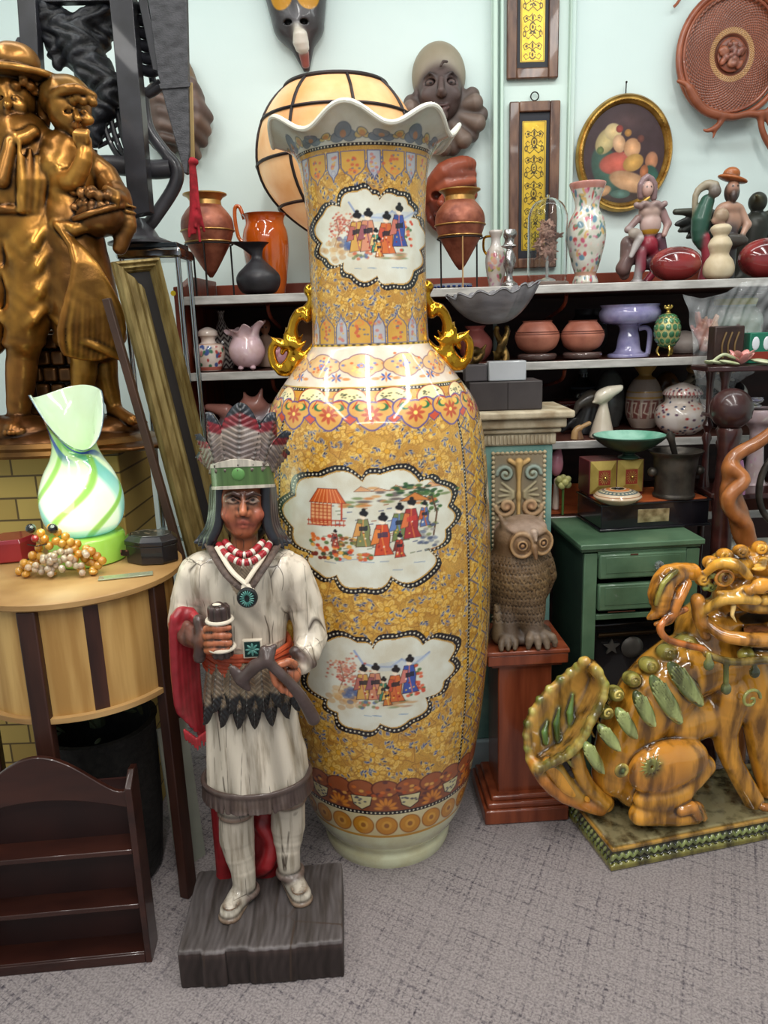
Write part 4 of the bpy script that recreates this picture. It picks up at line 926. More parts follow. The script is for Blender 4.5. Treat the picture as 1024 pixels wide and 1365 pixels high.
animals()
def horn():
    Y=SY-.07; s=sc(780,570,Y); p=lambda x,y,d=0: (at(x,y,Y+d).x-at(775,600,Y).x,d,at(x,y,Y+d).z-Z3)
    r=thing('horn_stand','brown curved animal horn standing beside dark red box','horn',(at(775,600,Y).x,Y,Z3))
    MB().tube(smoothpts([(p(766,575)[0],0,0),p(768,574),p(776,569),(p(788,563))],5)+[],[5*s]*5+[4.4*s]*5+[3*s]*5+[1*s],12).build('tip',M('horn_pale',(176,140,96),rough=.3),r)
    MB().tube([(p(772,600)[0],0,0),p(771,572)],[6*s,3.4*s],12).build('shaft',M('horn_brown',(110,80,56),rough=.35),r)
horn()
# dark red glass box and small things at the left end of that shelf
b=thing('lacquer_box','dark red lacquer box beside the pink bird ornament','box',(at(766,600,SY+.2).x,SY+.2,Z3)); 
s=sc(766,580,SY); MB().box((0,0,18*s),(52*s,.09,36*s)).build('body',M('dark_red_lacquer',(44,12,14),(84,24,22),scale=5,rough=.15,coat=.6),b,bevel=.004); MB().box((0,0,38*s),(56*s,.1,4*s)).build('lid',M('dark_red_lacquer2',(96,36,30),rough=.3),b,bevel=.002)
Y4=SF+.06; ow=thing('orange_wood_box','low orange wooden tray on the bottom visible shelf','tray',(at(765,690,Y4).x,Y4,Z4)); s=sc(760,680,Y4)
MB().box((0,.02,1.5*s),(96*s,.1,3*s)).build('base',M('orange_wood',(150,70,34),(178,92,48),scale=6,stretch=(1,5,5),rough=.4),ow); MB().box((0,.068,16*s),(96*s,.012,32*s)).build('back_board',M('orange_wood',()),ow)
p=thing('pink_ornament','small glossy pink bird-shaped ornament beside the dark red box','ornament',(at(741,660,Y4).x,Y4-.0,Z4+3*s+.001)); K=SDF(k=4*s,col=(226,150,170)); K.cap((0,0,3*s),(0,0,40*s),5*s,3*s,(236,214,200)); K.ell((0,0,62*s),(9*s,9*s,17*s)); K.cap((2*s,0,72*s),(5*s,0,84*s),5*s,1.5*s); K.build('body',1.6*s,M('pink_gloss',vcol=True,c2=.95,rough=.12,coat=.6),p)
p=thing('yellow_flower','small pale yellow and green ceramic flower below the pink ornament','flower',(at(748,680,Y4-.02).x,Y4-.043,Z4)); b=MB(); b.tube([(0,0,0),(0,0,40*s)],1.6*s,8); b.build('stem',M('leaf_green',(90,120,60),rough=.5),p); b=MB()
for k in range(9): b.ball((6*s*math.cos(k*.7),6*s*math.sin(k*.7),(40+(k % 3)*4)*s),(5*s,3*s,5*s),10)
b.build('bloom',M('pale_yellow',(206,196,120),(186,190,130),rough=.4),p)
for px,nm in ((748,605),):
    pass
# third shelf, left bay, behind the feather headdress
Y=SY-.02; s=sc(350,540,Y); zz3=Z3
r=thing('cat_figurine','pinkish ceramic cat lying on the third shelf above headdress feathers','figurine',(at(335,590,Y).x,Y,Z3)); K=SDF(k=6*s,col=(176,120,110))
K.ell((0,4*s,30*s),(44*s,18*s,26*s),col=(120,110,120)); K.cap((-30*s,0,50*s),(-54*s,0,56*s),10*s,5*s); K.ell((6*s,0,56*s),(20*s,14*s,12*s)); K.cap((14*s,-4*s,62*s),(20*s,-4*s,78*s),6*s,2*s); K.cap((0,-4*s,62*s),(-4*s,-4*s,74*s),5*s,2*s); K.ell((40*s,6*s,40*s),(22*s,14*s,20*s),col=(130,120,120))
K.build('body',2.2*s,M('animal_glaze',()),r)
# ================================================================ things hung on the back wall
WY=WALLY
walnut=M('walnut_frame',(74,44,32),(120,84,62),scale=10,stretch=(4,4,1),rough=.35,coat=.2)
def strip_picture(x0,x1,y0,y1,label,loop):
    Y=WY-.05; a=at((x0+x1)/2,(y0+y1)/2,Y); s=sc(712,200,Y); w=(x1-x0)*s; zb_=at(712,y1,Y).z; h=at(712,y0,Y).z-zb_
    r=thing('framed_strip',label,'picture',(a.x,WY-.026,zb_),0,'framed brass strip panels')
    fw_=13*s; b=MB(); d=.022
    for sx in (-1,1): b.box((sx*(w/2-fw_/2),-d/2,h/2),(fw_,d,h))
    for z in (fw_/2,h-fw_/2): b.box((0,-d/2,z),(w-2*fw_+.001,d*.98,fw_))
    b.build('frame',walnut,r,bevel=.004)
    MB().box((0,-.006,h/2),(w-fw_*1.6,.008,h-fw_*1.6)).build('velvet_backing',M('navy_velvet',(10,12,26),(20,22,36),rough=.5),r)
    # engraved brass strip
    pw,ph=w*.47,h-fw_*2-h*.10; nx,nz=44,int(44*ph/pw); X,Z=np.meshgrid(np.linspace(-22,22,nx*2),np.linspace(0,44*ph/pw,nz*2)); H_=44*ph/pw
    cv=Paint(X,Z,(196,164,44)); dk=(62,52,24); rn=random.Random(int(x0+y0))
    cv.line([(-20,1.5),(20,1.5),(20,H_-1.5),(-20,H_-1.5),(-20,1.5)],dk,.9)
    k=0; z=12
    while z < H_-8:
        if k % 3 == 0:
            cv.ell(0,z,5,7,dk,ring=.9); cv.ell(0,z,2,3.4,dk)
            for sx in (-1,1): cv.line([(sx*5,z-4),(sx*12,z-8),(sx*16,z-2),(sx*12,z+2),(sx*9,z-1)],dk,1.1)
        elif k % 3 == 1:
            for sx in (-1,1):
                cv.line([(0,z-7),(sx*6,z-3),(sx*14,z-7),(sx*17,z),(sx*12,z+4),(sx*6,z+1),(0,z+7)],dk,1.3); cv.ell(sx*11,z-1,2.4,2.4,dk)
            cv.ell(0,z,1.8,5,dk)
        else:
            cv.line([(-14,z),(-8,z-4),(0,z+3),(8,z-4),(14,z)],dk,1.3); cv.poly([(-7,z+4),(7,z+4),(3,z+9),(-3,z+9)],dk)
            for sx in (-1,1): cv.ell(sx*15,z+4,2.4,4,dk,ring=.7)
        z+=15; k+=1
    for _ in range(60): cv.ell(rn.uniform(-17,17),rn.uniform(4,H_-4),1.2,.8,(226,200,90))
    V=np.stack([X/44*pw,np.full(X.shape,-.0115),(h-ph)/2+Z/H_*ph],-1).reshape(-1,3)
    mesh_np('brass_panel',V,grid_faces(X.shape[0],X.shape[1]),M('engraved_brass',vcol=True,c2=.9,scale=30,rough=.3,metal=.35),r,cv.c.reshape(-1,3))
    if loop: MB().tube([(.014*math.cos(t),-.01,h+.017+.014*math.sin(t)) for t in np.linspace(0,2*PI,24)[:-1]],.0022,8,closed=True).build('hanging_ring',iron,r)
strip_picture(678,745,-70,104,'upper framed engraved brass strip on navy velvet, cut by photo top',False)
strip_picture(679,746,134,357,'lower framed engraved brass strip on navy velvet with hanging ring',True)
# oval painting: a soft generic picture in a gilt frame
def oval():
    Y=WY-.03; a=at(832,205,Y); s=sc(832,205,Y); r=thing('oval_painting','oval gilt framed painting with warm figures-like colours on dark ground','painting',(a.x,WY-.02,a.z))
    r['label']='oval dark-toned painting in a beaded gilt frame hanging above the flowered porcelain vase'
    A_,B_=64*s,73*s; tl=.10
    def P(t,k,y): u,v=A_*k*math.cos(t),B_*k*math.sin(t); return (u*math.cos(tl)+v*math.sin(tl),y,-u*math.sin(tl)+v*math.cos(tl))
    prof=[(1.0,-.001),(1.0,-.016),(.965,-.026),(.93,-.02),(.90,-.024),(.865,-.016),(.84,-.010),(.84,-.002)]; V=[]; n=96
    for k,y in prof: V+=[P(2*PI*i/n,k,y) for i in range(n)]
    mb=MB(); mb.add(V,[(j*n+i,j*n+(i+1) % n,(j+1)*n+(i+1) % n,(j+1)*n+i) for j in range(len(prof)-1) for i in range(n)]); mb.build('frame',M('gilt_frame',(134,96,40),(196,156,80),scale=16,rough=.35,metal=.7,bump=.3,bscale=60),r,angle=80)
    b=MB()
    for i in range(84): b.ball(P(2*PI*i/84,.90,-.0225),.0034,6)
    b.build('beading',M('gilt_frame',()),r)
    X,Z=np.meshgrid(np.linspace(-1,1,170),np.linspace(0,1,60)); th=np.linspace(0,2*PI,181)[:-1]; rr=np.linspace(0.004,.85,90)
    # polar canvas painted through a colour function
    U=rr[:,None]*np.cos(th)[None,:]*64; W=rr[:,None]*np.sin(th)[None,:]*73; c=np.empty(U.shape+(3,),np.float32); c[:]=(60,40,44)
    def blob(x,y,rx,ry,col,rot=0,soft=.12):
        dx,dy=U-x,W-y; cs,sn=math.cos(rot),math.sin(rot); q=np.sqrt(((dx*cs+dy*sn)/rx)**2+((-dx*sn+dy*cs)/ry)**2); w=np.clip((1-q)/soft,0,1)[...,None]; sh=(1.12-.35*np.clip(q,0,1))[...,None]
        c[:]=c*(1-w)+np.array(col)*sh*w
    blob(0,40,40,20,(72,50,52),soft=.8); blob(-8,-50,60,20,(70,56,52),soft=.4)
    blob(-20,-22,20,34,(64,96,84),.5); blob(-6,-12,27,15,(196,96,80),.2); blob(12,-34,30,13,(206,160,120),-.2); blob(-26,14,13,19,(190,170,120),-.5); blob(-18,26,12,11,(216,190,140)); blob(-8,12,9,12,(222,176,136),.3)
    blob(10,8,12,13,(214,160,116)); blob(14,-10,15,11,(206,158,84),.5); blob(38,-6,9,12,(190,130,96)); blob(40,-28,12,18,(50,96,84),.3); blob(30,-20,6,9,(180,110,70)); blob(-22,-48,12,7,(196,150,110),.4); blob(2,-50,14,6,(90,120,110),.1)
    for x,y,col in ((-10,30,(150,60,50)),(2,26,(170,120,60)),(-32,2,(96,110,60)),(20,20,(110,60,50))): blob(x,y,5,5,col)
    u,v=U*s,W*s; V=np.stack([u*math.cos(tl)+v*math.sin(tl),np.full(u.shape,-.009),-u*math.sin(tl)+v*math.cos(tl)],-1).reshape(-1,3); 
    mesh_np('canvas',V,grid_faces(90,180,True)[:,::-1],M('oil_paint',vcol=True,c2=.85,scale=30,rough=.45),r,c.reshape(-1,3))
    MB().tube([(0,-.004,72*s),(.0,-.006,86*s)],.0022,6).build('hook',iron,r); MB().ball((0,-.008,87*s),.004,8).build('nail',iron,r)
oval()
def wicker():
    Y=WY-.05; a=at(977,72,Y); s=sc(977,72,Y); r=thing('wicker_tray','round red-brown woven wicker tray with carved centre on the wall','tray',(a.x,WY-.03,a.z))
    n,m=240,110; th=np.linspace(0,2*PI,n+1)[:-1]; rr=np.linspace(.01,1,m); RX,RZ=65*s,72*s
    T,Rr=np.meshgrid(th,rr); w=.5+.5*np.sin(T*60+np.floor(Rr*38)*PI); col=np.empty(T.shape+(3,)); col[:]=(150,82,56); col *= (.66+.5*w)[...,None]; rg=.5+.5*np.cos(Rr*38*2*PI); col *= (.75+.3*rg)[...,None]
    k=(Rr > .36) & (Rr < .46); col[k]=np.array((190,142,92))*(.7+.4*w[k])[:,None]; k=Rr < .36; col[k]=(118,66,48)
    y=-.012-.004*w*(Rr > .36)-.012*(Rr > .93)+.01*(Rr < .34)
    V=np.stack([Rr*np.cos(T)*RX,y,Rr*np.sin(T)*RZ],-1).reshape(-1,3)
    mesh_np('woven_panel',V,grid_faces(m,n,True)[:,::-1],M('woven_cane',vcol=True,c2=.8,scale=12,rough=.4,coat=.15),r,col.reshape(-1,3))
    cn=M('bent_cane',(122,58,36),(160,90,62),scale=12,rough=.35,coat=.2)
    MB().tube([(RX*1.10*math.cos(t),-.018,RZ*1.08*math.sin(t)) for t in np.linspace(0,2*PI,64)[:-1]],.0115,10,closed=True).build('rim',cn,r)
    MB().tube([(RX*.98*math.cos(t)-.006,-.026,RZ*.99*math.sin(t)) for t in np.linspace(0,2*PI,64)[:-1]],.005,8,closed=True).build('inner_rim',cn,r)
    K=SDF(k=.004,col=(132,72,52)); q=random.Random(3)
    K.ell((0,-.012,0),(RX*.30,.008,RZ*.30))
    for _ in range(16):
        t,d=q.random()*6.3,q.uniform(.05,.24); K.ell((RX*d*math.cos(t),-.022,RZ*d*math.sin(t)),(.016,.008,.010),rot=(0,q.uniform(0,180),0),col=q.choice([(150,88,66),(110,60,46),(160,104,80)]))
    for _ in range(12): t,d=q.random()*6.3,q.uniform(.0,.2); K.ell((RX*d*math.cos(t),-.026,RZ*d*math.sin(t)),.008,col=(122,76,66))
    K.build('carved_medallion',.0028,M('carved_wood_medallion',vcol=True,c2=.8,rough=.35,point=.05),r)
    # gnarled branch it hangs with
    Yb=WY-.04; b0=at(960,150,Yb); g=thing('hanging_branch','gnarled red-brown driftwood branch on the wall below the wicker tray','branch',(b0.x,WY-.03,b0.z)); P=lambda x,y,d=-.052: (at(x,y,Yb).x-b0.x,d,at(x,y,Yb).z-b0.z)
    K=SDF(k=.01,col=(138,76,50))
    K.chain([P(898,113),P(909,118),P(918,130),P(930,148),P(948,156),P(970,160),P(990,156),P(1010,156),P(1030,140),P(1044,120)],[.006,.010,.012,.013,.013,.012,.012,.012,.011,.010],smooth=4)
    K.chain([P(912,124),P(920,140),P(936,155),P(950,160)],[.012,.012,.01,.008],smooth=3)
    K.chain([P(958,160),P(950,172),P(938,178),P(932,177)],[.011,.010,.007,.004],smooth=3); K.chain([P(948,174),P(944,188)],[.008,.003])
    K.chain([P(1006,156),P(1008,175),P(1014,190),P(1024,205),P(1040,215)],[.012,.010,.011,.010,.008],smooth=4); K.chain([P(1014,160),P(1022,178),P(1020,200)],[.01,.008,.005],smooth=3)
    K.chain([P(1024,72),P(1032,100),P(1030,140),P(1016,156)],[.012,.013,.013,.011],smooth=4)
    K.build('branch',.0035,M('driftwood',vcol=True,c2=.75,scale=14,rough=.45,point=.05),g)
    b1=at(905,2,Yb); g2=thing('twig','short brown twig on the wall at the very top left of tray','branch',(b1.x,WY-.02,b1.z)); MB().tube(smoothpts([(-.012,-.008,-.012),(0,-.01,.0),(.02,-.01,.03),(.05,-.008,.07)],4),.005,8).build('stick',cn,g2)
wicker()
sculpt=lambda key,**k: M(key,vcol=True,c2=.82,rough=.5,point=.05,**k)
# pierrot face with cap and ruff
def pierrot():
    Y=WY-.06; s=sc(585,130,Y); o0=at(585,125,WY-.02); r=thing('jester_mask','grey-brown smiling face sculpture in skullcap and pleated ruff on wall','mask',(o0.x,WY-.008,o0.z))
    K=SDF(k=.012,col=(84,68,66)); u=s
    K.ell((0,-.045,0),(29*u,.07,40*u))                                                    # face
    K.ell((0,-.02,20*u),(36*u,.078,42*u),col=(158,148,130),k=.004); K.ell((0,-.065,-6*u),(27.5*u,.062,34*u),k=.004)
    K.cap((0,-.122,6*u),(-1*u,-.143,-9*u),.007,.012,k=.008); K.ell((0,-.135,-12*u),(7*u,.014,5*u),k=.006)
    for q in (-1,1):
        K.ell((q*14*u,-.105,4*u),(8*u,.02,5*u),op='s',k=.008); K.ell((q*13.5*u,-.095,4*u),(6*u,.016,4*u),col=(100,84,80),k=.003); K.ell((q*13.5*u,-.112,3*u),(3*u,.004,2*u),col=(24,18,18),op='p',k=0)
        K.chain([(q*6*u,-.115,10*u),(q*14*u,-.112,15*u),(q*22*u,-.092,11*u)],[.004,.005,.003],(40,30,30),k=.004)
        K.ell((q*17*u,-.098,-10*u),(9*u,.016,8*u),k=.012); K.ell((q*30*u,-.04,-4*u),(5*u,.02,9*u),k=.006)
        K.chain([(q*6*u,-.118,-8*u),(q*13*u,-.108,-16*u),(q*14*u,-.10,-24*u)],[.003,.004,.003],k=.005)
    K.chain([(-14*u,-.10,-18*u),(-6*u,-.118,-24*u),(6*u,-.118,-24*u),(14*u,-.10,-18*u)],.0045,(70,46,46),k=.004,smooth=3); K.chain([(-9*u,-.112,-27*u),(0,-.12,-30*u),(9*u,-.112,-27*u)],.005,(92,66,64),k=.004)
    K.ell((0,-.105,-36*u),(9*u,.02,8*u),k=.01); K.chain([(0,-.118,22*u),(3*u,-.122,27*u),(8*u,-.116,27*u)],.005,(70,58,54),k=.004)
    for i in range(15):                                  # ruff pleats
        t=math.radians(198+i*150/14*1.15-8) if i < 14 else math.radians(198+150)
        t=math.radians(165+i*15.5); L=58*u if i > 6 else 48*u; L *= (1.0 if 3 < i < 13 else .85)
        K.chain([(26*u*math.cos(t),-.05,-22*u+22*u*math.sin(t)),(L*math.cos(t)*.95,-.06 if i % 2 else -.035,-22*u+L*.85*math.sin(t))],[.014,.029],(116,100,92) if i % 2 else (92,78,74),k=.010)
    K.ell((-6*u,-.03,-30*u),(44*u,.02,30*u),col=(88,76,72)); K.chain([(18*u,-.04,-58*u),(16*u,-.04,-72*u),(10*u,-.02,-76*u)],[.03,.02,.008],(104,84,74))
    K.build('face',.0032,sculpt('pierrot_clay'),r,smooth=2)
pierrot()
def bird_mask():
    Y=WY-.05; s=sc(405,50,Y); o0=at(409,97,WY-.02); r=thing('bird_mask','pointed black and yellow wooden bird mask with white beak on wall','mask',(o0.x,WY-.008,o0.z)); u=s; r.scale=(1.18,1,.92)
    K=SDF(k=.006,col=(62,58,62))
    K.cap((0,-.02,3*u),(-6*u,-.04,62*u),4*u,24*u); K.cap((-6*u,-.03,60*u),(-8*u,-.03,120*u),29*u,38*u,k=.02)
    K.poly=None
    for q in (-1,1):
        K.chain([(-7*u,-.10,58*u),(-7*u+q*14*u,-.09,70*u),(-7*u+q*26*u,-.06,92*u)],[.006,.006,.005],(96,94,100)); K.chain([(-6*u,-.10,52*u),(-7*u+q*10*u,-.10,78*u),(-8*u,-.12,96*u)],[.006,.005,.004],(106,104,110))
        K.ell((-7*u+q*9*u,-.10,55*u),(4.5*u,.02,3*u),col=(14,12,14),op='s',k=.003); K.ell((-7*u+q*9*u,-.09,55*u),(5.5*u,.03,4*u),col=(14,12,14),op='p',k=0)
        K.ell((-7*u+q*14*u,-.09,90*u),(13*u,.08,20*u),col=(206,148,36),op='p',k=0)
        K.chain([(-3*u,-.06,24*u),(-6*u+q*13*u,-.08,46*u),(-6*u+q*20*u,-.07,62*u)],.004,(90,84,88))
    K.cap((-2*u,-.085,24*u),(-6*u,-.10,50*u),8*u,4*u,(206,198,188),k=.003); K.cap((-3*u,-.092,30*u),(-3*u,-.10,38*u),9*u,8*u,(216,208,198),k=.005)
    K.cap((0,-.045,6*u),(-1*u,-.065,20*u),4.5*u,6*u,(150,84,78),k=.003)
    K.build('mask',.0034,M('painted_mask',vcol=True,c2=.85,rough=.35,coat=.2,bump=.15),r)
bird_mask()
def wall_faces():
    # terracotta draped face behind the right amphora
    Y=WY-.05; s=sc(600,260,Y); o0=at(600,262,WY-.02); r=thing('terracotta_mask','terracotta leather face mask with folded cap behind the right amphora','mask',(o0.x,WY-.008,o0.z)); u=s
    K=SDF(k=.01,col=(136,62,42)); K.ell((-6*u,-.03,-8*u),(26*u,.07,36*u),col=(110,46,34)); K.chain([(-28*u,-.05,6*u),(-10*u,-.08,26*u),(14*u,-.06,36*u),(27*u,-.04,38*u)],[.03,.035,.03,.02],(150,74,50),smooth=3)
    K.chain([(-30*u,-.05,-4*u),(-6*u,-.09,10*u),(28*u,-.06,16*u)],[.018,.024,.016],(160,82,56),smooth=3); K.chain([(-28*u,-.04,14*u),(0,-.09,22*u),(30*u,-.05,24*u)],[.012,.018,.012],(120,56,38),smooth=3); K.cap((27*u,-.04,36*u),(29*u,-.03,0),.016,.02)
    K.cap((-14*u,-.09,-4*u),(-16*u,-.12,-14*u),.008,.014); K.ell((-20*u,-.08,-2*u),(7*u,.02,5*u),op='s'); K.ell((-16*u,-.09,-26*u),(9*u,.02,4*u),col=(90,34,28)); K.ell((-12*u,-.08,-34*u),(10*u,.02,8*u)); K.chain([(-30*u,-.04,-10*u),(-28*u,-.05,-30*u),(-16*u,-.04,-44*u)],[.012,.014,.01],(120,50,36),smooth=2)
    K.build('face',.0034,sculpt('terracotta_leather',coat=.2),r)
    # wrinkled brown face at left, behind the dark carving
    Y=WY-.05; s=sc(250,150,Y); o0=at(244,150,WY-.02); r=thing('brown_mask','wrinkled brown leather face mask partly hidden by the grey pointed carving','mask',(o0.x,WY-.008,o0.z)); u=s
    K=SDF(k=.012,col=(96,78,70)); K.ell((0,-.03,10*u),(26*u,.07,60*u),col=(110,90,78)); K.ell((-24*u,-.03,-10*u),(30*u,.06,44*u)); K.cap((0,-.05,60*u),(18*u,-.05,24*u),.03,.02,(150,116,66))
    for i,(x,z,dx,dz) in enumerate(((10,30,30,14),(4,18,34,-2),(8,-2,40,-10),(10,-14,36,-26),(0,-28,30,-40),(-4,-40,20,-56))): K.chain([(x*u,-.07,z*u),((x+dx)/2*u,-.08,(z+dz)/2*u+4*u),((dx-4)*u,-.04,dz*u)],[.012,.022,.018],(112,90,80) if i % 2 else (86,68,62),smooth=2,k=.022)
    for i in range(5): K.chain([(-44*u,-.05,(20-i*14)*u),(-24*u,-.08,(28-i*16)*u),(-8*u,-.07,(20-i*15)*u)],[.012,.016,.012],(104,84,76) if i % 2 else (80,64,58),smooth=2,k=.008)
    K.build('face',.004,sculpt('wrinkled_leather'),r)
wall_faces()
# ---------------------------------------------------------------- two painted figurines on the top shelf
def warrior():
    Y=SY+.11; base=at(858,376,Y); s=sc(858,310,Y); u=s; r=thing('warrior_figurine','painted resin warrior figurine in mauve hooded cloak with red trousers','figurine',(base.x,Y,Z1))
    K=SDF(k=3*u,col=(120,96,100)); P=lambda x,y,d=0: ((x-858)*u,d*u,(376-y)*u)
    K.chain([P(848,372,-4),P(850,350,-4),P(853,332,-3)],[6*u,5*u,6*u],(150,146,150)); K.ell(P(846,373,-8),(7*u,10*u,4*u),col=(160,156,158))
    K.chain([P(875,356,4),P(872,340,0),P(862,322,-2)],[6*u,6*u,8*u],(150,40,60)); K.ell(P(862,326,-2),(12*u,10*u,12*u),col=(146,38,58)); K.cap(P(853,356,-3),P(852,336,-3),6*u,7*u,(150,44,64))
    K.cap(P(838,345,6),P(874,352,6),3*u,4*u,(70,56,64)); K.cap(P(843,330,4),P(832,354,8),8*u,10*u,(128,104,104)); K.cap(P(878,318,4),P(888,346,8),8*u,6*u,(104,72,86)); K.cap(P(872,345,6),P(860,350,6),14*u,8*u,(60,44,52))
    K.ell(P(863,300,-2),(14*u,11*u,16*u),col=(196,170,166)); K.ell(P(862,283,-1),(15*u,11*u,11*u),col=(200,176,170)); K.cap(P(846,292,-2),P(832,306,-6),5*u,4*u,(140,116,116)); K.cap(P(832,306,-6),P(845,312,-12),4*u,3*u,(150,140,140))
    K.cap(P(878,284,0),P(886,300,-2),6*u,5*u,(150,120,120)); K.cap(P(886,300,-2),P(880,314,-8),4.5*u,3.5*u,(160,130,124))
    for i in range(9): K.ell(P(842+i*4.6,276+2*math.sin(i*2),-7),(4*u,5*u,4*u),col=(140,120,120))
    K.ell(P(857,256,-2),(7.5*u,8*u,10*u),col=(196,160,150),k=u); K.chain([P(850,264,2),P(849,250,0),P(857,241,0),P(866,250,0),P(867,266,2)],4.5*u,(130,106,110),smooth=2,k=u)
    K.ell(P(863,309,-2),(13.5*u,11.5*u,4.5*u),col=(196,150,50),op='p',k=0); K.cap(P(836,340,-12),P(846,318,-12),3*u,6*u,(190,188,190)); K.ell(P(840,312,-12),(9*u,5*u,7*u),col=(150,140,130)); K.cap(P(838,322,10),P(836,362,14),10*u,7*u,(134,112,110))
    for q in (-1,1): K.ell(P(857+q*3,254,-9.5),1.2*u,col=(30,20,20),op='p',k=0)
    K.ell((-8*u,0,2*u),(13*u,12*u,3*u),col=(70,64,66)); K.cap(P(875,358,4),P(862,374,4),5*u,5*u,(140,40,60))
    K.build('body',1.0*u,M('painted_resin',vcol=True,c2=.85,rough=.4,coat=.2,point=.05),r)
warrior()
def cowboy():
    Y=SY+.14; base=at(962,370,Y); s=sc(962,300,Y); u=s; r=thing('cowboy_figurine','bare-chested long-haired figurine in orange hat and green cloak','figurine',(base.x,Y,Z1)); P=lambda x,y,d=0: ((x-962)*u,d*u,(370-y)*u)
    K=SDF(k=3*u,col=(178,142,124))
    K.ell(P(968,292,0),(16*u,10*u,18*u)); K.ell(P(966,276,0),(17*u,10*u,9*u)); K.cap(P(980,278,0),P(990,298,-4),6*u,5*u); K.cap(P(990,298,-4),P(983,310,-8),5*u,3.5*u); K.cap(P(952,280,-2),P(946,292,-8),6*u,5*u); K.cap(P(946,292,-8),P(956,300,-12),4.5*u,4*u)
    K.cap(P(967,320,2),P(967,300,2),14*u,12*u,(60,54,60)); K.ell(P(966,318,-10),(24*u,7*u,9*u),col=(70,66,62)); K.cap(P(940,340,-2),P(935,312,-4),7*u,6*u,(150,50,64)); K.cap(P(965,366,2),P(967,320,2),14*u,13*u,(52,50,54)); K.cap(P(938,366,0),P(942,338,-2),8*u,7*u,(120,40,54))
    K.ell(P(968,252,-3),(8*u,8*u,10*u),col=(170,130,112),k=u); K.ell(P(968,262,-8),(5*u,4*u,8*u),col=(56,44,42),k=u); K.ell(P(969,256,2),(10*u,8*u,14*u),col=(50,40,40),k=u)
    K.ell(P(968,240,0),(20*u,14*u,4*u),rot=(0,14,0),col=(150,84,40),k=u); K.ell(P(966,234,0),(11*u,9*u,9*u),col=(160,92,46),k=2*u)
    K.chain([P(938,266,4),P(930,290,2),P(930,312,2),P(938,326,0)],[9*u,12*u,10*u,6*u],(44,86,72),smooth=2); K.chain([P(924,292,6),P(922,258,4),P(934,246,2),P(944,248,0)],[3*u,4*u,6*u,7*u],(150,140,120),smooth=3); K.ell(P(944,255,-4),(8*u,7*u,8*u),col=(106,98,92)); K.ell(P(952,286,-12),(9*u,6*u,9*u),col=(170,150,130)); K.ell(P(956,306,-16),(6*u,4*u,7*u),col=(180,160,140))
    for q in (-1,1): K.ell(P(968+q*3.2,250,-10),1.3*u,col=(20,14,14),op='p',k=0)
    K.build('body',1.05*u,M('painted_resin',()),r)
    Y2=SY+.26; b0=at(985,370,Y2); s=sc(985,300,Y2); u=s; e=thing('eagle_sculpture','dark green-black spread-winged eagle sculpture behind the two resin figurines','sculpture',(b0.x,Y2,Z1)); P=lambda x,y,d=0: ((x-985)*u,d*u,(370-y)*u)
    K=SDF(k=5*u,col=(52,54,50)); K.cap(P(985,366),P(1000,300),14*u,20*u); K.ell(P(1002,268,-2),(12*u,11*u,13*u)); K.cap(P(1000,266,-8),P(992,262,-18),5*u,2*u,(90,84,60)); K.ell(P(985,364),(22*u,14*u,7*u))
    for q in (-1,1):
        tip={-1: (896,276),1: (1075,276)}[q]
        for i in range(11):
            t=i/10; rt_=(985+q*(14+t*46),300-14*t); tp=(985+(tip[0]-985)*(.35+.65*t),336-t*44+(4 if i % 2 else 0)); A_,B_=P(*rt_,3),P(*tp,5); mdx,mdz=(A_[0]+B_[0])/2,(A_[2]+B_[2])/2; L_=math.hypot(B_[0]-A_[0],B_[2]-A_[2])/2; an=math.degrees(math.atan2(B_[2]-A_[2],B_[0]-A_[0])); K.ell((mdx,(3+(i % 2)*2)*u,mdz),(L_*1.1,3.0*u,5.4*u),rot=(0,-an,0),col=(56,60,54) if i % 2 else (38,40,40),k=1.2*u)
        K.chain([P(985+q*8,300,0),P(985+q*44,280,0),P(tip[0],tip[1],4)],[8*u,6*u,4*u],(64,66,58),smooth=3)
    K.build('body',1.4*u,M('bronze_green',vcol=True,c2=.8,rough=.4,metal=.3,point=.05),e)
cowboy()
# ================================================================ right foreground furniture
def shell_box(b,w,d,z0,z1): b.box((0,0,(z0+z1)/2),(w,d,z1-z0))
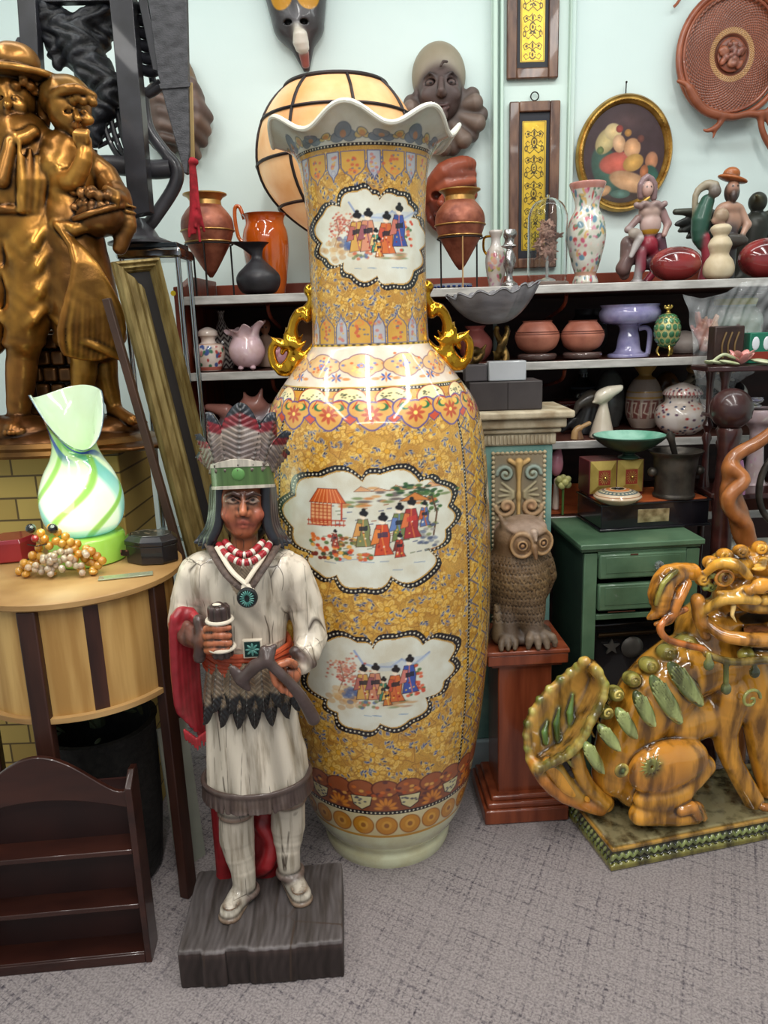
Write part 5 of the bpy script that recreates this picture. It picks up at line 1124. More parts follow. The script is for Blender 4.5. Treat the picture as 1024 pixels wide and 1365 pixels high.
# carved and painted pillar section with moulded cap
PY=2.17
def pillar():
    L_=at(655,700,PY).x; Rr=at(735,700,PY).x; xl=at(612,700,PY).x; w=Rr-xl; cx=(Rr+xl)/2; d=.16; Yc=PY+d/2
    zt=at(700,548,PY-.03).z; r=thing('carved_column','pale turquoise painted square column with carved scroll panel and cream moulded cap','column',(cx,Yc,0))
    teal=M('chalky_turquoise',(98,138,130),(134,168,156),scale=9,rough=.7,bump=.2,bscale=60); stone=M('cream_moulding',(150,132,104),(196,184,158),scale=18,rough=.7,bump=.4,bscale=70)
    hb=zt-.10
    MB().box((0,0,hb/2+.05),(w,d,hb-.10)).build('shaft',teal,r,bevel=.004)
    MB().box((0,0,.05),(w+.03,d+.03,.10)).build('plinth',M('blue_white_plinth',(150,164,168),(186,196,196),rough=.6),r,bevel=.005)
    b=MB(); W=w/2; D=d/2
    for z0,z1,e in ((hb,hb+.035,.008),(hb+.036,hb+.05,.02),(hb+.051,hb+.078,.032),(hb+.079,hb+.10,.05)): b.box((0,-.0,(z0+z1)/2),(w+2*e,d+2*e,z1-z0))
    b.build('cap',stone,r,bevel=.006,seg=3)
    b=MB(); n=24
    for i in range(n): b.box((-W+.008+(w-.016)*i/(n-1),-D-.010,hb+.018),((w)/n*.55,.008,.026))
    b.build('dentils',stone,r,bevel=.002)
    # panel with relief scrolls, repeated down the shaft
    sy=(lambda y: at(690,y,PY).z); s=sc(690,650,PY); u=s
    px=at(691,650,PY).x-cx; zc=sy(660)
    K=SDF(k=.004,col=(158,140,116)); pw=34*u; y0=-D-.002
    for zc_,hh in ((sy(668),66*u),(sy(830),74*u)):
        K.box((px,y0,zc_),(pw,.005,hh),col=(140,128,106),k=0)
        for q in (-1,1):
            g=(130,146,138)
            K.spiral((px+q*18*u,y0-.006,zc_+38*u),11*u,2.6*u,1.4,'y',g,flip=q,a0=0 if q > 0 else PI); K.spiral((px+q*17*u,y0-.006,zc_-6*u),14*u,3.2*u,1.3,'y',(170,138,104),flip=-q,a0=0 if q > 0 else PI)
            K.spiral((px+q*17*u,y0-.006,zc_-40*u),13*u,3*u,1.4,'y',(150,110,96),flip=q,a0=0 if q > 0 else PI)
            K.ell((px+q*17*u,y0-.009,zc_-6*u),(6*u,.008,6*u),col=(176,130,96)); K.ell((px+q*18*u,y0-.007,zc_+38*u),(3.6*u,.006,3.6*u),col=(190,168,120))
            for a in range(5): K.cap((px+q*8*u,y0-.006,zc_+(14-a*2)*u),(px+q*(22+a*2)*u,y0-.006,zc_+(26-a*9)*u),2.2*u,1.2*u,(160,150,120))
            K.chain([(px+q*3*u,y0-.006,zc_-26*u),(px+q*12*u,y0-.007,zc_-22*u),(px+q*28*u,y0-.006,zc_-24*u)],[2.4*u,3*u,1.5*u],(168,150,118)); K.cap((px+q*4*u,y0-.006,zc_-54*u),(px+q*24*u,y0-.005,zc_-60*u),2.6*u,1.2*u,(158,130,100))
            K.cap((px+q*3*u,y0-.006,zc_+50*u),(px+q*12*u,y0-.008,zc_+56*u),3*u,3*u,(196,160,104))
        K.chain([(px,y0-.008,zc_+54*u),(px,y0-.008,zc_+30*u),(px,y0-.008,zc_-40*u)],[5*u,2.4*u,2*u],(196,160,100)); K.ell((px,y0-.01,zc_+8*u),(3*u,.006,7*u),col=(180,150,100)); K.ell((px,y0-.01,zc_-26*u),(4*u,.007,5*u),col=(180,150,100))
        for q in (-1,1):
            for k in range(22): K.ell((px+q*pw,y0-.005,zc_-hh+2*hh*k/21),(2.6*u,.005,2.8*u),col=(170,156,126),k=.001)
        for k in range(12): K.ell((px-pw+2*pw*k/11,y0-.005,zc_+hh),(2.8*u,.005,2.4*u),col=(170,156,126),k=.001)
    K.build('relief_panel',.0023,M('carved_paint',vcol=True,c2=.8,rough=.7,point=.06),r)
    return zt,cx,Yc
ZT,PCX,PCY=pillar()
# boxes on the column
def on_column():
    Y=PY-.0; s=sc(690,520,Y); x0,x1=at(626,520,Y).x,at(723,520,Y).x; c=M('charcoal_card',(50,44,44),(62,56,56),scale=12,rough=.55)
    r=thing('display_box','long dark grey box on top of the carved column','box',((x0+x1)/2,Y+.06,ZT+.001)); h=38*s; b=MB().box((0,0,h/2),(x1-x0,.13,h)); b.build('body',c,r,bevel=.003)
    MB().box((.005,-.0655,h/2),(.0015,.002,h*.96)).build('seam',iron,r)
    r2=thing('glass_block','frosted clear glass block on the dark grey box under shell dish','block',(at(676,500,Y+.02).x,Y+.035,ZT+h+.002)); MB().box((0,0,13*s),(50*s,.05,26*s)).build('block',M('frosted_glass',(196,200,204),(214,218,222),rough=.3,trans=.35,coat=.4),r2,bevel=.003)
    r3=thing('grey_box','small slate grey box beside the frosted block','box',(at(635,500,Y+.02).x,Y+.05,ZT+h+.002)); MB().box((0,0,11*s),(30*s,.06,22*s)).build('body',M('slate_card',(66,62,64),(80,76,78),rough=.5),r3,bevel=.003)
    zt=ZT+h+.002+22*s
    br=M('antique_brass',(62,46,24),(112,88,46),scale=30,rough=.35,metal=.85,point=.06)
    # brass figures carrying the shell
    def fishes(nm,lb,cx,Y_,z0,hh,tw):
        o=at(cx,480,Y_); u=sc(cx,470,Y_); r=thing(nm,lb,'figurine',(o.x,Y_,z0)); K=SDF(k=3*u)
        K.ell((0,0,3*u),(13*u,10*u,4*u))
        for ph in ((0,PI) if tw else (0,)):
            K.chain([((6+2*math.sin(t*3))*u*math.cos(t*2.6+ph),5*u*math.sin(t*2.6+ph),(3+hh*t/2.6)*u) for t in np.linspace(0,2.6,16)],list(np.linspace(6,3.4,16)*u))
        for k in range(6): a=k*1.05; K.cap((7*u*math.cos(a),5*u*math.sin(a),(8+hh*.12*k)*u),(12*u*math.cos(a),8*u*math.sin(a),(12+hh*.13*k)*u),3*u,1*u)
        if not tw: K.ell((-3*u,-3*u,(hh+4)*u),(8*u,6*u,7*u)); K.cap((-6*u,-6*u,(hh+4)*u),(-15*u,-8*u,(hh+10)*u),4*u,2*u); K.cap((4*u,2*u,(hh)*u),(12*u,2*u,(hh+12)*u),5*u,1.5*u)
        K.build('body',1.3*u,br,r); return r,u
    zb=ZT+h+.002
    fishes('brass_stand','twisted brass fish stand carrying the grey shell dish',669,Y+.088,zb,64,True)
    fishes('brass_bird','small brass bird figurine beside the twisted brass stand',636,Y+.13,zb,32,False)
    # shell dish
    Ys=Y+.09; u=sc(655,400,Ys); zs=at(655,430,Ys).z; o=thing('shell_dish','large grey scalloped clam shell dish on twisted brass stand','dish',(at(657,400,Ys).x,Ys,zs))
    nr,nc=40,180; V=[]
    for sgn in (0,1):
        for j in range(nr):
            t=j/(nr-1)
            for i in range(nc):
                a=2*PI*i/nc; rib_=math.cos(13*a); rx,ry=61*u,40*u
                k=t**.75; f=1+.05*rib_*t; z=40*u*t**1.9*(1+.12*math.cos(a)*t)+3.0*u*rib_*t**2+(6*u*t*t if math.cos(a) > .5 else 0)*max(0,math.cos(a)) - (2.2*u if sgn else 0)
                V.append((rx*k*f*math.cos(a),ry*k*f*math.sin(a),z))
    V=np.array(V); F1=grid_faces(nr,nc,True); F2=F1[:,::-1]+nr*nc; i=np.arange(nc); m0=(nr-1)*nc; Fr=np.stack([m0+i,m0+(i+1) % nc,nr*nc+m0+(i+1) % nc,nr*nc+m0+i],-1)
    mesh_np('shell',V,np.concatenate([F1,F2,Fr[:,::-1]]),M('grey_shell',(96,94,98),(136,134,138),scale=9,stretch=(1,1,3),rough=.35,coat=.25),o)
on_column()
# owl on its red-brown pedestal
cherry=M('cherry_wood',(104,46,26),(140,70,42),scale=4,stretch=(7,7,.7),rough=.3,coat=.4,bump=.06)
def owl_pedestal():
    Yf=1.89; xl,xr=at(646,875,Yf).x,at(758,880,Yf).x; zt=at(700,868,Yf).z; w=xr-xl; cx=(xl+xr)/2; d=w*.95; Yc=Yf+d/2
    r=thing('pedestal','reddish-brown square wooden pedestal with stepped base under the owl','pedestal',(cx,Yc,0),math.radians(3))
    b=MB(); b.box((0,0,zt-.006),(w,d,.012)); b.box((0,0,zt-.027),(w*.97,d*.97,.03)); b.box((0,0,zt-.046),(w*.86,d*.86,.012)); b.build('top',cherry,r,bevel=.003)
    MB().box((0,0,zt/2),(w*.66,d*.66,zt-.10)).build('shaft',cherry,r,bevel=.004)
    b=MB(); b.box((0,0,.022),(w*1.06,d*1.06,.044)); b.box((0,0,.052),(w*.98,d*.98,.018)); b.box((0,0,.068),(w*.86,d*.86,.016)); b.build('base',cherry,r,bevel=.005)
    return cx,Yc,zt
OX,OY,OZ=owl_pedestal()
def owl():
    Y=OY-.02; u=sc(690,790,Y); x=at(692,850,Y).x
    r=thing('owl_carving','carved brown wooden owl with big round eyes on the pedestal','sculpture',(x,Y,OZ+.0005),math.radians(8))
    K=SDF(k=8*u,col=(112,90,66)); z=lambda y: (864-y)*u*1.02
    K.ell((2*u,0,9*u),(42*u,34*u,12*u),col=(84,70,60)); K.cap((-4*u,2*u,58*u),(-4*u,4*u,108*u),30*u,34*u); K.ell((0,0,84*u),(39*u,36*u,44*u)); K.ell((-2*u,2*u,140*u),(32*u,31*u,30*u),col=(122,98,74))
    K.ell((8*u,-16*u,52*u),(22*u,18*u,36*u),col=(104,84,62)); K.cap((12*u,-20*u,42*u),(14*u,-26*u,16*u),12*u,12*u,(96,80,66)); K.cap((-20*u,-12*u,42*u),(-20*u,-20*u,16*u),12*u,10*u,(90,74,60))
    for i in range(4): K.chain([(12*u,-24*u,20*u),((2+i*10)*u,-38*u,14*u),((0+i*12)*u,-46*u+abs(i-1.5)*5*u,3*u)],[7*u,6*u,3.5*u],(110,94,78),k=2*u,smooth=2)
    for i in range(3): K.chain([(-22*u,-20*u,16*u),((-34+i*9)*u,-32*u,10*u),((-36+i*9)*u,-38*u,3*u)],[6*u,5*u,3*u],(100,84,68),k=2*u,smooth=2)
    K.cap((-30*u,-14*u,12*u),(-36*u,-12*u,54*u),12*u,3*u,(116,96,70),k=3*u)
    for q,ex in ((-1,-8),(1,22)):
        yy=-31 if q < 0 else -24
        K.ell((ex*u,(yy+4)*u,140*u),(15*u,8*u,16*u),rot=(0,0,q*14),col=(128,96,66),k=1*u); K.tor((ex*u,(yy-2)*u,140*u),13.5*u,2.2*u,(90,0,q*14),(168,136,98),k=.8*u,e=(1,1.12,1))
        K.tor((ex*u,(yy-4.5)*u,140*u),5.5*u,1.3*u,(90,0,q*10),(176,144,104),k=.4*u); K.ell((ex*u,(yy-4)*u,140*u),(2.6*u,2*u,2.6*u),col=(60,42,30),k=.4*u)
        K.ell((ex*u,(yy-3.5)*u,140*u),(5.2*u,3*u,5.2*u),col=(84,58,40),op='p',k=0); K.ell((ex*u,(yy-5)*u,140*u),(2.6*u,2*u,2.6*u),col=(170,130,90),op='p',k=0)
        K.cap((q*22*u,-6*u,160*u),(q*29*u,-4*u,174*u),6*u,2*u,(120,98,76),k=3*u)
    K.cap((7*u,-36*u,138*u),(8*u,-41*u,124*u),4.6*u,2.4*u,(112,84,58),k=1*u)
    K.ell((4*u,-12*u,160*u),(27*u,25*u,8*u),rot=(18,0,0),col=(150,128,112),k=3*u); K.cap((7*u,-34*u,156*u),(8*u,-39*u,147*u),5*u,2*u,(160,140,124),k=2*u)
    K.chain([(-34*u,4*u,110*u),(-40*u,6*u,80*u),(-34*u,10*u,40*u)],[12*u,13*u,6*u],(96,78,58),smooth=2); K.chain([(34*u,4*u,112*u),(42*u,8*u,84*u),(34*u,14*u,46*u)],[11*u,12*u,6*u],(104,84,62),smooth=2)
    def disp(V,N):                  # rows of carved feathers
        zz_=V[:,2]/u; a=np.arctan2(V[:,0],-V[:,1]); row=np.floor(zz_/11); ph=(zz_/11-row); aa=a*6.5+(row % 2)*.5; fr=aa-np.floor(aa)
        edge=np.abs(ph-1+1.0*np.sqrt(np.clip(1-((fr-.5)*2)**2,0,1))*.9); w=np.exp(-(edge/.10)**2); barb=np.sin((fr-.5)*18+ph*9)*.25
        m=((zz_ > 30) & (zz_ < 122)).astype(float)
        return (-w*1.5+barb*.5)*u*m
    def paint(V,c):
        zz_=V[:,2]/u; k=np.clip(1-np.abs(zz_-85)/26,0,1)*(V[:,1] < 0); q=np.sin(V[:,0]/u*.5+zz_*.6)*.5+.5; return c*(1-.35*k[:,None])+np.array((170,136,80))*(.35*k*(.5+q*.5))[:,None]*1.0
    K.build('body',1.25*u,M('carved_owl_wood',vcol=True,c2=.7,scale=30,rough=.5,point=.06,bump=.3,bscale=200),r,disp=disp,paint=paint,smooth=2)
    MB().box((0,0,0),(9*u,1*u,4.5*u),Matrix.Translation((20*u,-40*u,16.5*u)) @ Matrix.Rotation(-.9,4,'X') @ Matrix.Rotation(.3,4,'Y')).build('price_tag',M('white_sticker',()),r)
owl()
# green painted chest of drawers
def chest():
    Yf=2.08; c0=at(778,735,Yf); zt=at(778,724,Yf).z; r=thing('chest_of_drawers','worn green painted chest with two drawers and an open lower bay','chest',(c0.x,Yf,0),math.radians(4)); W,D=.335,.29
    gr=M('green_paint',(64,92,68),(92,122,94),scale=7,rough=.42,coat=.2,bump=.15,bscale=50); dg=M('green_paint_dark',(26,42,34),(38,58,46),scale=7,rough=.5); chip=M('chipped_wood',(70,34,22),(96,52,32),rough=.7)
    zb=lambda y: at(800,y,Yf).z
    MB().box((.011,D/2,(zt-.03)/2),(.022,D-.004,zt-.035)).build('side',dg,r,bevel=.002); MB().box((W-.011,D/2,(zt-.03)/2),(.022,D-.004,zt-.035)).build('side',gr,r,bevel=.002)
    b=MB(); b.box((W/2-.003,D/2-.008,zt-.008),(W+.024,D+.028,.016)); b.box((W/2-.003,D/2-.003,zt-.021),(W+.012,D+.014,.010)); b.build('top',gr,r,bevel=.003)
    MB().box((W/2,D-.008,zt/2-.02),(W-.04,.012,zt-.08)).build('back',dg,r)
    b=MB(); b.box((.019,-.004,(zt-.03)/2),(.038,.012,zt-.03)); b.box((W-.019,-.004,(zt-.03)/2),(.038,.012,zt-.03)); b.box((W/2,-.004,zt-.036),(W-.078,.012,.02)); b.box((W/2,-.004,zb(822)),(W-.078,.012,.016)); b.box((W/2,-.004,.03),(W-.078,.012,.06)); b.build('face_frame',gr,r,bevel=.002)
    b=MB(); b.box((W/2,D/2-.01,zb(824)),(W-.05,D-.03,.012)); b.build('dust_board',M('black_inside',(10,10,12),rough=.8),r); MB().box((W/2,D/2-.01,.06),(W-.05,D-.03,.012)).build('inner_shelf',M('black_inside',()),r)
    for y0,y1 in ((737,772),(777,814)):
        z0,z1=zb(y1)+.001,zb(y0); d=MB().box((W/2,-.008,(z0+z1)/2),(W-.082,.022,z1-z0-.004)); dr=d.build('drawer',gr,r,bevel=.005)
        MB().box((W/2,-.0195,(z0+z1)/2+.004),(W-.12,.002,z1-z0-.03)).build('drawer_panel',gr,dr,bevel=.002)
        kn=M('clear_knob_glass',(206,214,214),rough=.05,trans=.85,coat=1); k=MB()
        p=at(876,(y0+y1)/2-16,Yf+.01)
        for px in (.205,): k.lathe([(.001,.03),(.008,.03),(.0135,.024),(.0135,.018),(.006,.010),(.005,0)],10,mat=Matrix.Translation((px,-.019,(z0+z1)/2+.004)) @ Matrix.Rotation(PI/2,4,'X'))
        k.build('knob',kn,dr,smooth=False)
        MB().ball((.205,-.046,(z0+z1)/2+.004),.004,10).build('knob_pin',M('dark_brass',(60,46,30),rough=.3,metal=.8),dr)
    for c_,h_ in (((.14,-.0198,zb(739)),(.022,.0012,.004)),((.11,-.0198,zb(814)),(.08,.0012,.002)),((.22,-.0198,zb(775)),(.06,.0012,.002))): MB().box(c_,h_).build('paint_chip',chip,r)
    s_=thing('black_metal_box','black box with raised star and round medallion inside the open bay of green chest','box',(c0.x+W/2,Yf+.05,.067),math.radians(5)); bk=M('gloss_black',(14,14,16),(26,26,28),rough=.25,coat=.3); hz=zb(832)-.067-.015
    MB().box((0,.09,hz/2),(.25,.17,hz)).build('body',bk,s_,bevel=.01); MB().tube([(-.11,-.008,hz-.034),(.11,-.008,hz-.034)],.007,10).build('rail',M('dark_brass',()),s_)
    st=[((.026 if i % 2 == 0 else .011)*math.sin(i*PI/5)-.065,(.026 if i % 2 == 0 else .011)*math.cos(i*PI/5)+hz-.075) for i in range(10)]
    MB().prism(st,-.006,.002).build('star',M('pewter',(80,78,76),(110,106,100),rough=.4,metal=.6),s_); MB().lathe([(.001,.008),(.02,.009),(.03,.002),(.034,0)],24,mat=Matrix.Translation((.0,0,hz-.082)) @ Matrix.Rotation(PI/2,4,'X')).build('medallion',M('pewter',()),s_)
    return zt
CZ=chest()
def chest_top():
    Z=CZ+.001
    # black display base with brass plate
    a=onz(801,709,Z); b_=onz(944,700,Z); c_=onz(747,682,Z); w=(b_-a).length; rz=math.atan2(b_.y-a.y,b_.x-a.x); d=.195; h=at(801,673,a.y).z-Z
    r=thing('lacquer_display_box','flat black lacquered box with brass plate and orange wood top on the green chest','box',(a.x,a.y,Z),rz)
    bk=M('black_lacquer',(14,13,18),(26,24,30),scale=8,rough=.25,coat=.5)
    b=MB(); b.box((w/2,d/2,.004),(w+.012,d+.012,.008)); b.box((w/2,d/2,h/2),(w,d,h-.006)); b.box((w/2,d/2,h-.003),(w+.010,d+.010,.006)); b.build('body',bk,r,bevel=.0025)
    MB().box((w/2,d/2,h+.0005),(w-.012,d-.012,.003)).build('wood_top',M('orange_wood',()),r)
    s=sc(865,688,a.y); MB().box((w*.48,-.001,h*.50),(44*s,.003,18*s)).build('brass_plate',M('worn_brass_plate',(134,118,84),(206,190,150),scale=40,rough=.3,metal=.6),r,bevel=.001)
    rt=Matrix.Rotation(rz,4,'Z'); Zt=Z+h+.0025
    # small chest with two gilded drawers
    q=at(785,650,2.285); w2=76*sc(810,620,q.y); h2=48*sc(810,620,q.y)
    c=thing('drawer_box','small maroon box with two gold pyramid-front drawers on black base','box',(q.x,q.y,Zt),rz-.02); mr=M('maroon_wood',(70,22,26),(104,42,40),scale=8,rough=.4); gd=M('dull_gold_paint',(150,128,58),(182,160,84),scale=20,rough=.4,metal=.3)
    MB().box((w2/2,.047,h2/2+.004),(w2,.094,h2-.004)).build('case',mr,c,bevel=.002)
    b=MB(); [b.box((x,y,.002),(.018,.018,.005)) for x in (.012,w2-.012) for y in (.012,.082)]; b.build('feet',mr,c)
    for i in (0,1):
        x0,x1=w2*(.02+i*.49),w2*(.49+i*.49); zc=h2/2+.005; hh=h2*.46; cx=(x0+x1)/2; hw=(x1-x0)/2
        V=[(x0,-.001,zc-hh),(x1,-.001,zc-hh),(x1,-.001,zc+hh),(x0,-.001,zc+hh),(cx-hw*.5,-.012,zc-hh*.5),(cx+hw*.5,-.012,zc-hh*.5),(cx+hw*.5,-.012,zc+hh*.5),(cx-hw*.5,-.012,zc+hh*.5)]
        dr=MB().add(V,[(0,1,5,4),(1,2,6,5),(2,3,7,6),(3,0,4,7),(4,5,6,7),(3,2,1,0)]).build('drawer',gd,c,smooth=False)
        MB().box((cx,-.0125,zc),(hw*.9,.001,hh*.9)).build('red_plaque',M('brick_red',(122,34,22),(140,50,30),rough=.5),dr)
        b=MB()
        for k in range(16): t=k*PI/8; b.beam((cx+.006*math.cos(t),-.0135,zc+.006*math.sin(t)),(cx+hw*.40*math.cos(t),-.0135,zc+hh*.40*math.sin(t)),.0012,.001,up=(0,1,0))
        b.build('rays',gd,dr); MB().ball((cx,-.018,zc),.0052,12).build('knob',M('egg_gold',()),dr)
    zb2=Zt+h2+.003
    # footed green bowl standing on the small chest
    uu=sc(840,575,q.y+.08); vessel('green_bowl','shallow dark green bowl with turquoise inside on the drawer box','bowl',838,2.312,zb2-.0005,[(13,0),(14,2),(9,5),(9,8),(24,13),(38,21),(47,29),(48,31)],M('dark_green_bronze',(26,44,36),(44,70,56),scale=14,rough=.4),k=4)
    o=[x for x in C.objects if x.name.startswith('green_bowl')][0]; s=o['s']
    MB().lathe([(.001,11.5*s),(22*s,15*s),(37*s,23.5*s),(46*s,31.6*s)],40,caps=False).build('turquoise_lining',M('turquoise_enamel',(96,156,132),(150,196,176),scale=18,rough=.3),o)
    # round flat box and mortar
    y0=2.178
    pot('trinket_box','round flattened white box with blue and orange bands on black base','box',823,y0+.02,Zt+.001,[(19,0),(25,3),(31,8),(30,11),(25,15),(15,18),(9,19),(8,18),(5,17)],(196,176,150),lambda cv,rm,L,t: (stripes([(.40,.43,(150,110,80)),(.52,.70,(92,104,104)),(.76,.86,(196,120,70)),(.9,1.1,(30,24,24))])(cv,rm,L,t),[cv.ell(-PI*rm+k*2*PI*rm/26,L*.61,2.4,2.0,(196,186,160)) for k in range(27)]),n=200)
    vess,s=vessel('mortar','dark bronze mortar with flared lip right of gold drawers','mortar',898,2.262,Zt+.001,[(27,0),(27,3),(25,6),(26,28),(28,44),(29,53),(34,59),(35,61)],M('dark_bronze',(52,48,44),(84,78,70),scale=20,rough=.42,metal=.6),k=3)
    for sx,nm in ((-1,'knob'),(1,'knob')): MB().ball((sx*31*s,-4*s,34*s),(6.5*s,6.5*s,6.5*s),14).build('side_knob',MATS['dark_bronze'],vess)
    L=vess.location; p=thing('pestle','dark bronze pestle leaning out of the mortar','pestle',(L.x+.002,L.y,L.z)); t0=Vector((12*s,0,8*s)); t1=Vector((-17*s,-16*s,88*s)); K=MB(); K.tube([t0+(t1-t0)*k for k in (0,.1,.5,.85,.93,1)],[6*s,7*s,3.4*s,4.4*s,6*s,3*s],14); K.build('rod',MATS['dark_bronze'],p)
chest_top()
# ---------------------------------------------------------------- tiered table, ball post, twisted wood
def right_edge():
    Y=2.17; dk=M('dark_mahogany',(44,20,20),(74,38,34),scale=5,stretch=(1,1,5),rough=.3,coat=.4); xl=at(944,495,Y+.05).x; cx=xl+.19; zt=at(980,489,Y).z; zm=at(980,560,Y).z; zl=at(985,662,Y).z
    r=thing('tier_table','dark mahogany three-tier table with turned posts at right edge','table',(cx,Y+.115,0))
    def pl(z,k,ch): a=[(-.19*k,-.06),(-.14*k,-.085),(.14*k,-.085),(.19*k,-.06),(.19*k,.06),(.14*k,.085),(-.14*k,.085),(-.19*k,.06)]; return MB().prism([(x,y) for x,y in a],0,.016,Matrix.Translation((0,0,z)) @ Matrix.Rotation(PI/2,4,'X'))
    for z,k in ((zt-.016,1),(zl-.016,.82),(.25,.9)): pl(z,k,0).build('tier',dk,r,bevel=.003)
    for x,y in ((-.132,-.05),(.132,-.05),(-.132,.05),(.132,.05)):
        n=[(0.0,.02),(.1,.012),(.35,.009),(.42,.017),(.47,.008),(.53,.018),(.58,.009),(.9,.012),(1,.02)]; pr=[]
        for a,b_ in ((0,.25),(.266,zl-.016),(zl,zt-.016)): pr+=[(rr_*.9,a+(b_-a)*t) for t,rr_ in n]
        MB().lathe(pr,14,c=(x,y,0)).build('post',dk,r)
    MB().box((-.10,.0,zm),(.10,.12,.010)).build('half_shelf',dk,r,bevel=.002)
    Zt=zt+.001; u=sc(980,480,Y+.1)
    a=at(968,492,Y+.13); bx=thing('wooden_box','dark brown carved wooden box on the tier table','box',(a.x,Y+.145,Zt)); MB().box((0,0,25*u),(40*u,.05,50*u)).build('body',M('dark_carved_wood',(40,24,20),(64,42,34),scale=12,rough=.5,bump=.4),bx,bevel=.004)
    b=MB(); [b.tube(smoothpts([(x*u,-.027,8*u),((x-2)*u,-.028,25*u),((x+3)*u,-.027,42*u)],4),1.2*u,6) for x in (-8,0,9)]; b.build('carving',M('worn_gold_lines',(110,86,50),rough=.5),bx)
    # porcelain rose brooch
    a=at(992,488,Y+.05); f=thing('porcelain_rose','pink porcelain rose with pale green leaves lying on the tier table','flower',(a.x,Y+.055,Zt+.001)); pk=M('pink_petal',(206,130,126),(226,166,156),scale=30,rough=.3,coat=.4); lf=M('pale_green_leaf',(150,160,116),(190,196,160),scale=30,rough=.3,coat=.3)
    for k in range(8): t=k*.785; MB().ball((0,0,0),(11*u,6*u,2*u),12,mat=Matrix.Translation((-3*u+8*u*math.cos(t),7*u*math.sin(t),(8+k % 2*4)*u)) @ Matrix.Rotation(t,4,'Z') @ Matrix.Rotation(-.7,4,'Y')).build('petal',pk,f)
    for x,y,t in ((-34,0,.2),(-22,-8,-.4),(26,0,.1),(18,-8,-.6),(-44,4,.9)): MB().ball((0,0,0),(13*u,5*u,2.4*u),12,mat=Matrix.Translation((x*u,y*u,4*u)) @ Matrix.Rotation(t,4,'Z') @ Matrix.Rotation(.2,4,'Y')).build('leaf',lf,f)
    MB().tube(smoothpts([(-42*u,0,4*u),(-30*u,-6*u,14*u),(-16*u,-4*u,10*u),(0,0,5*u)],4),2*u,8).build('stem',lf,f)
    a=at(1012,480,Y+.16); g=thing('green_tin','small green box with white arched shapes at right edge of tier table','box',(a.x,Y+.145,Zt)); MB().box((0,0,20*u),(46*u,.05,40*u)).build('body',M('emerald_tin',(30,110,84),rough=.35),g,bevel=.002); MB().box((0,-.003,10*u),(46.4*u,.052,10*u)).build('band',M('brick_red',()),g)
    for k in range(3): MB().ball(((-15+k*15)*u,-.0255,26*u),(5*u,.002,9*u),14).build('white_arch',M('white_porcelain',()),g)
    # wrapped jar behind, under clear plastic
    Y2=SF+.21; pot('canister','pale green and white ceramic canister wrapped in clear plastic','jar',976,Y2,Z2,[(26,0),(32,8),(35,30),(34,46),(27,56),(25,58),(27,68),(20,72)],(170,190,176),stripes([(.80,.9,(196,196,110))],dabs([(120,60,50),(150,170,150),(110,140,120)],60,.1,.5)),n=100,nr=70)
    w=thing('coral_bunch','bunch of reddish dried coral under clear plastic on second shelf','ornament',(at(938,480,SF+.05).x,SF+.05,Z2)); us=sc(940,440,SF); K=SDF(k=3*us,col=(150,84,66)); rn=random.Random(4)
    for k in range(34):
        t,d=rn.random()*6.3,rn.uniform(6,17); K.cap((0,0,10*us),(d*us*math.cos(t)*1.1,d*us*math.sin(t)*.6,rn.uniform(20,56)*us),4*us,2.5*us,rn.choice([(160,90,70),(190,150,120),(140,60,50)]))
    K.build('body',1.4*us,M('animal_glaze',()),w)
    # plastic sheet
    Yp=2.405; pts=[(912,392),(935,398),(962,392),(992,376),(1016,372),(1036,372)]; nx,nz=46,60; V=[]
    for j in range(nz):
        t=j/(nz-1)
        for i in range(nx):
            sx=i/(nx-1); px=911+sx*120+t*(26*(1-sx))+4*math.sin(t*7+sx*3); py=interp(px,[p[0] for p in pts],[p[1] for p in pts])+t*(150-40*sx)
            w=at(px,py,Yp); n=.008*math.sin(sx*23+t*9)+.007*math.sin(sx*9-t*21+1)+.005*math.sin(sx*41+t*33); V.append((w.x,Yp+n*.8,w.z))
    V=np.array(V); o0=V.mean(0); pl_=thing('plastic_wrap','crumpled clear plastic bag draped over the canister and coral','wrap',tuple(o0))
    m=mesh_np('sheet',V-o0,grid_faces(nz,nx),M('clear_plastic',(235,238,240),rough=.08,alpha=.20,coat=1.0,bump=.9,bscale=38),pl_)
    # ball on a post
    Yb=2.165; a=at(975,545,Yb); u=sc(975,545,Yb); p=thing('ball_post','dark brown wooden ball on a turned post in front of tier table','post',(a.x,Yb,0)); bm_=M('dark_ball_wood',(50,28,28),(74,44,42),scale=6,rough=.3,coat=.4)
    MB().ball((0,0,a.z),27.5*u,32,20).build('ball',bm_,p); MB().lathe([(.03,0),(.032,.02),(.026,.05),(14*u,.10),(13*u,a.z*.6),(14*u,a.z-50*u),(16*u,a.z-30*u),(14*u,a.z-25*u)],24).build('shaft',M('dark_mahogany',()),p)
    # twisted wooden staff
    Yt=2.06; P=lambda x,y,d=0: (at(x,y,Yt+d).x,Yt+d,at(x,y,Yt+d).z); base=P(1000,730); t=thing('twisted_branch','twisted polished orange-brown wooden branch beside the ball post','branch',(base[0]+.02,2.12,0)); q=lambda v: (v[0]-base[0]-.02,v[1]-2.12,v[2])
    K=SDF(k=.012,col=(150,92,48)); K.chain([q(P(1040,568)),q(P(1010,590)),q(P(982,606)),q(P(973,622)),q(P(976,640)),q(P(974,660)),q(P(984,684)),q(P(990,712)),q(P(1004,740)),q(P(1016,790)),(0.02,-.01,.3),(.02,0.0,.0)],[.016,.018,.019,.021,.026,.03,.028,.027,.025,.024,.025,.026],smooth=4)
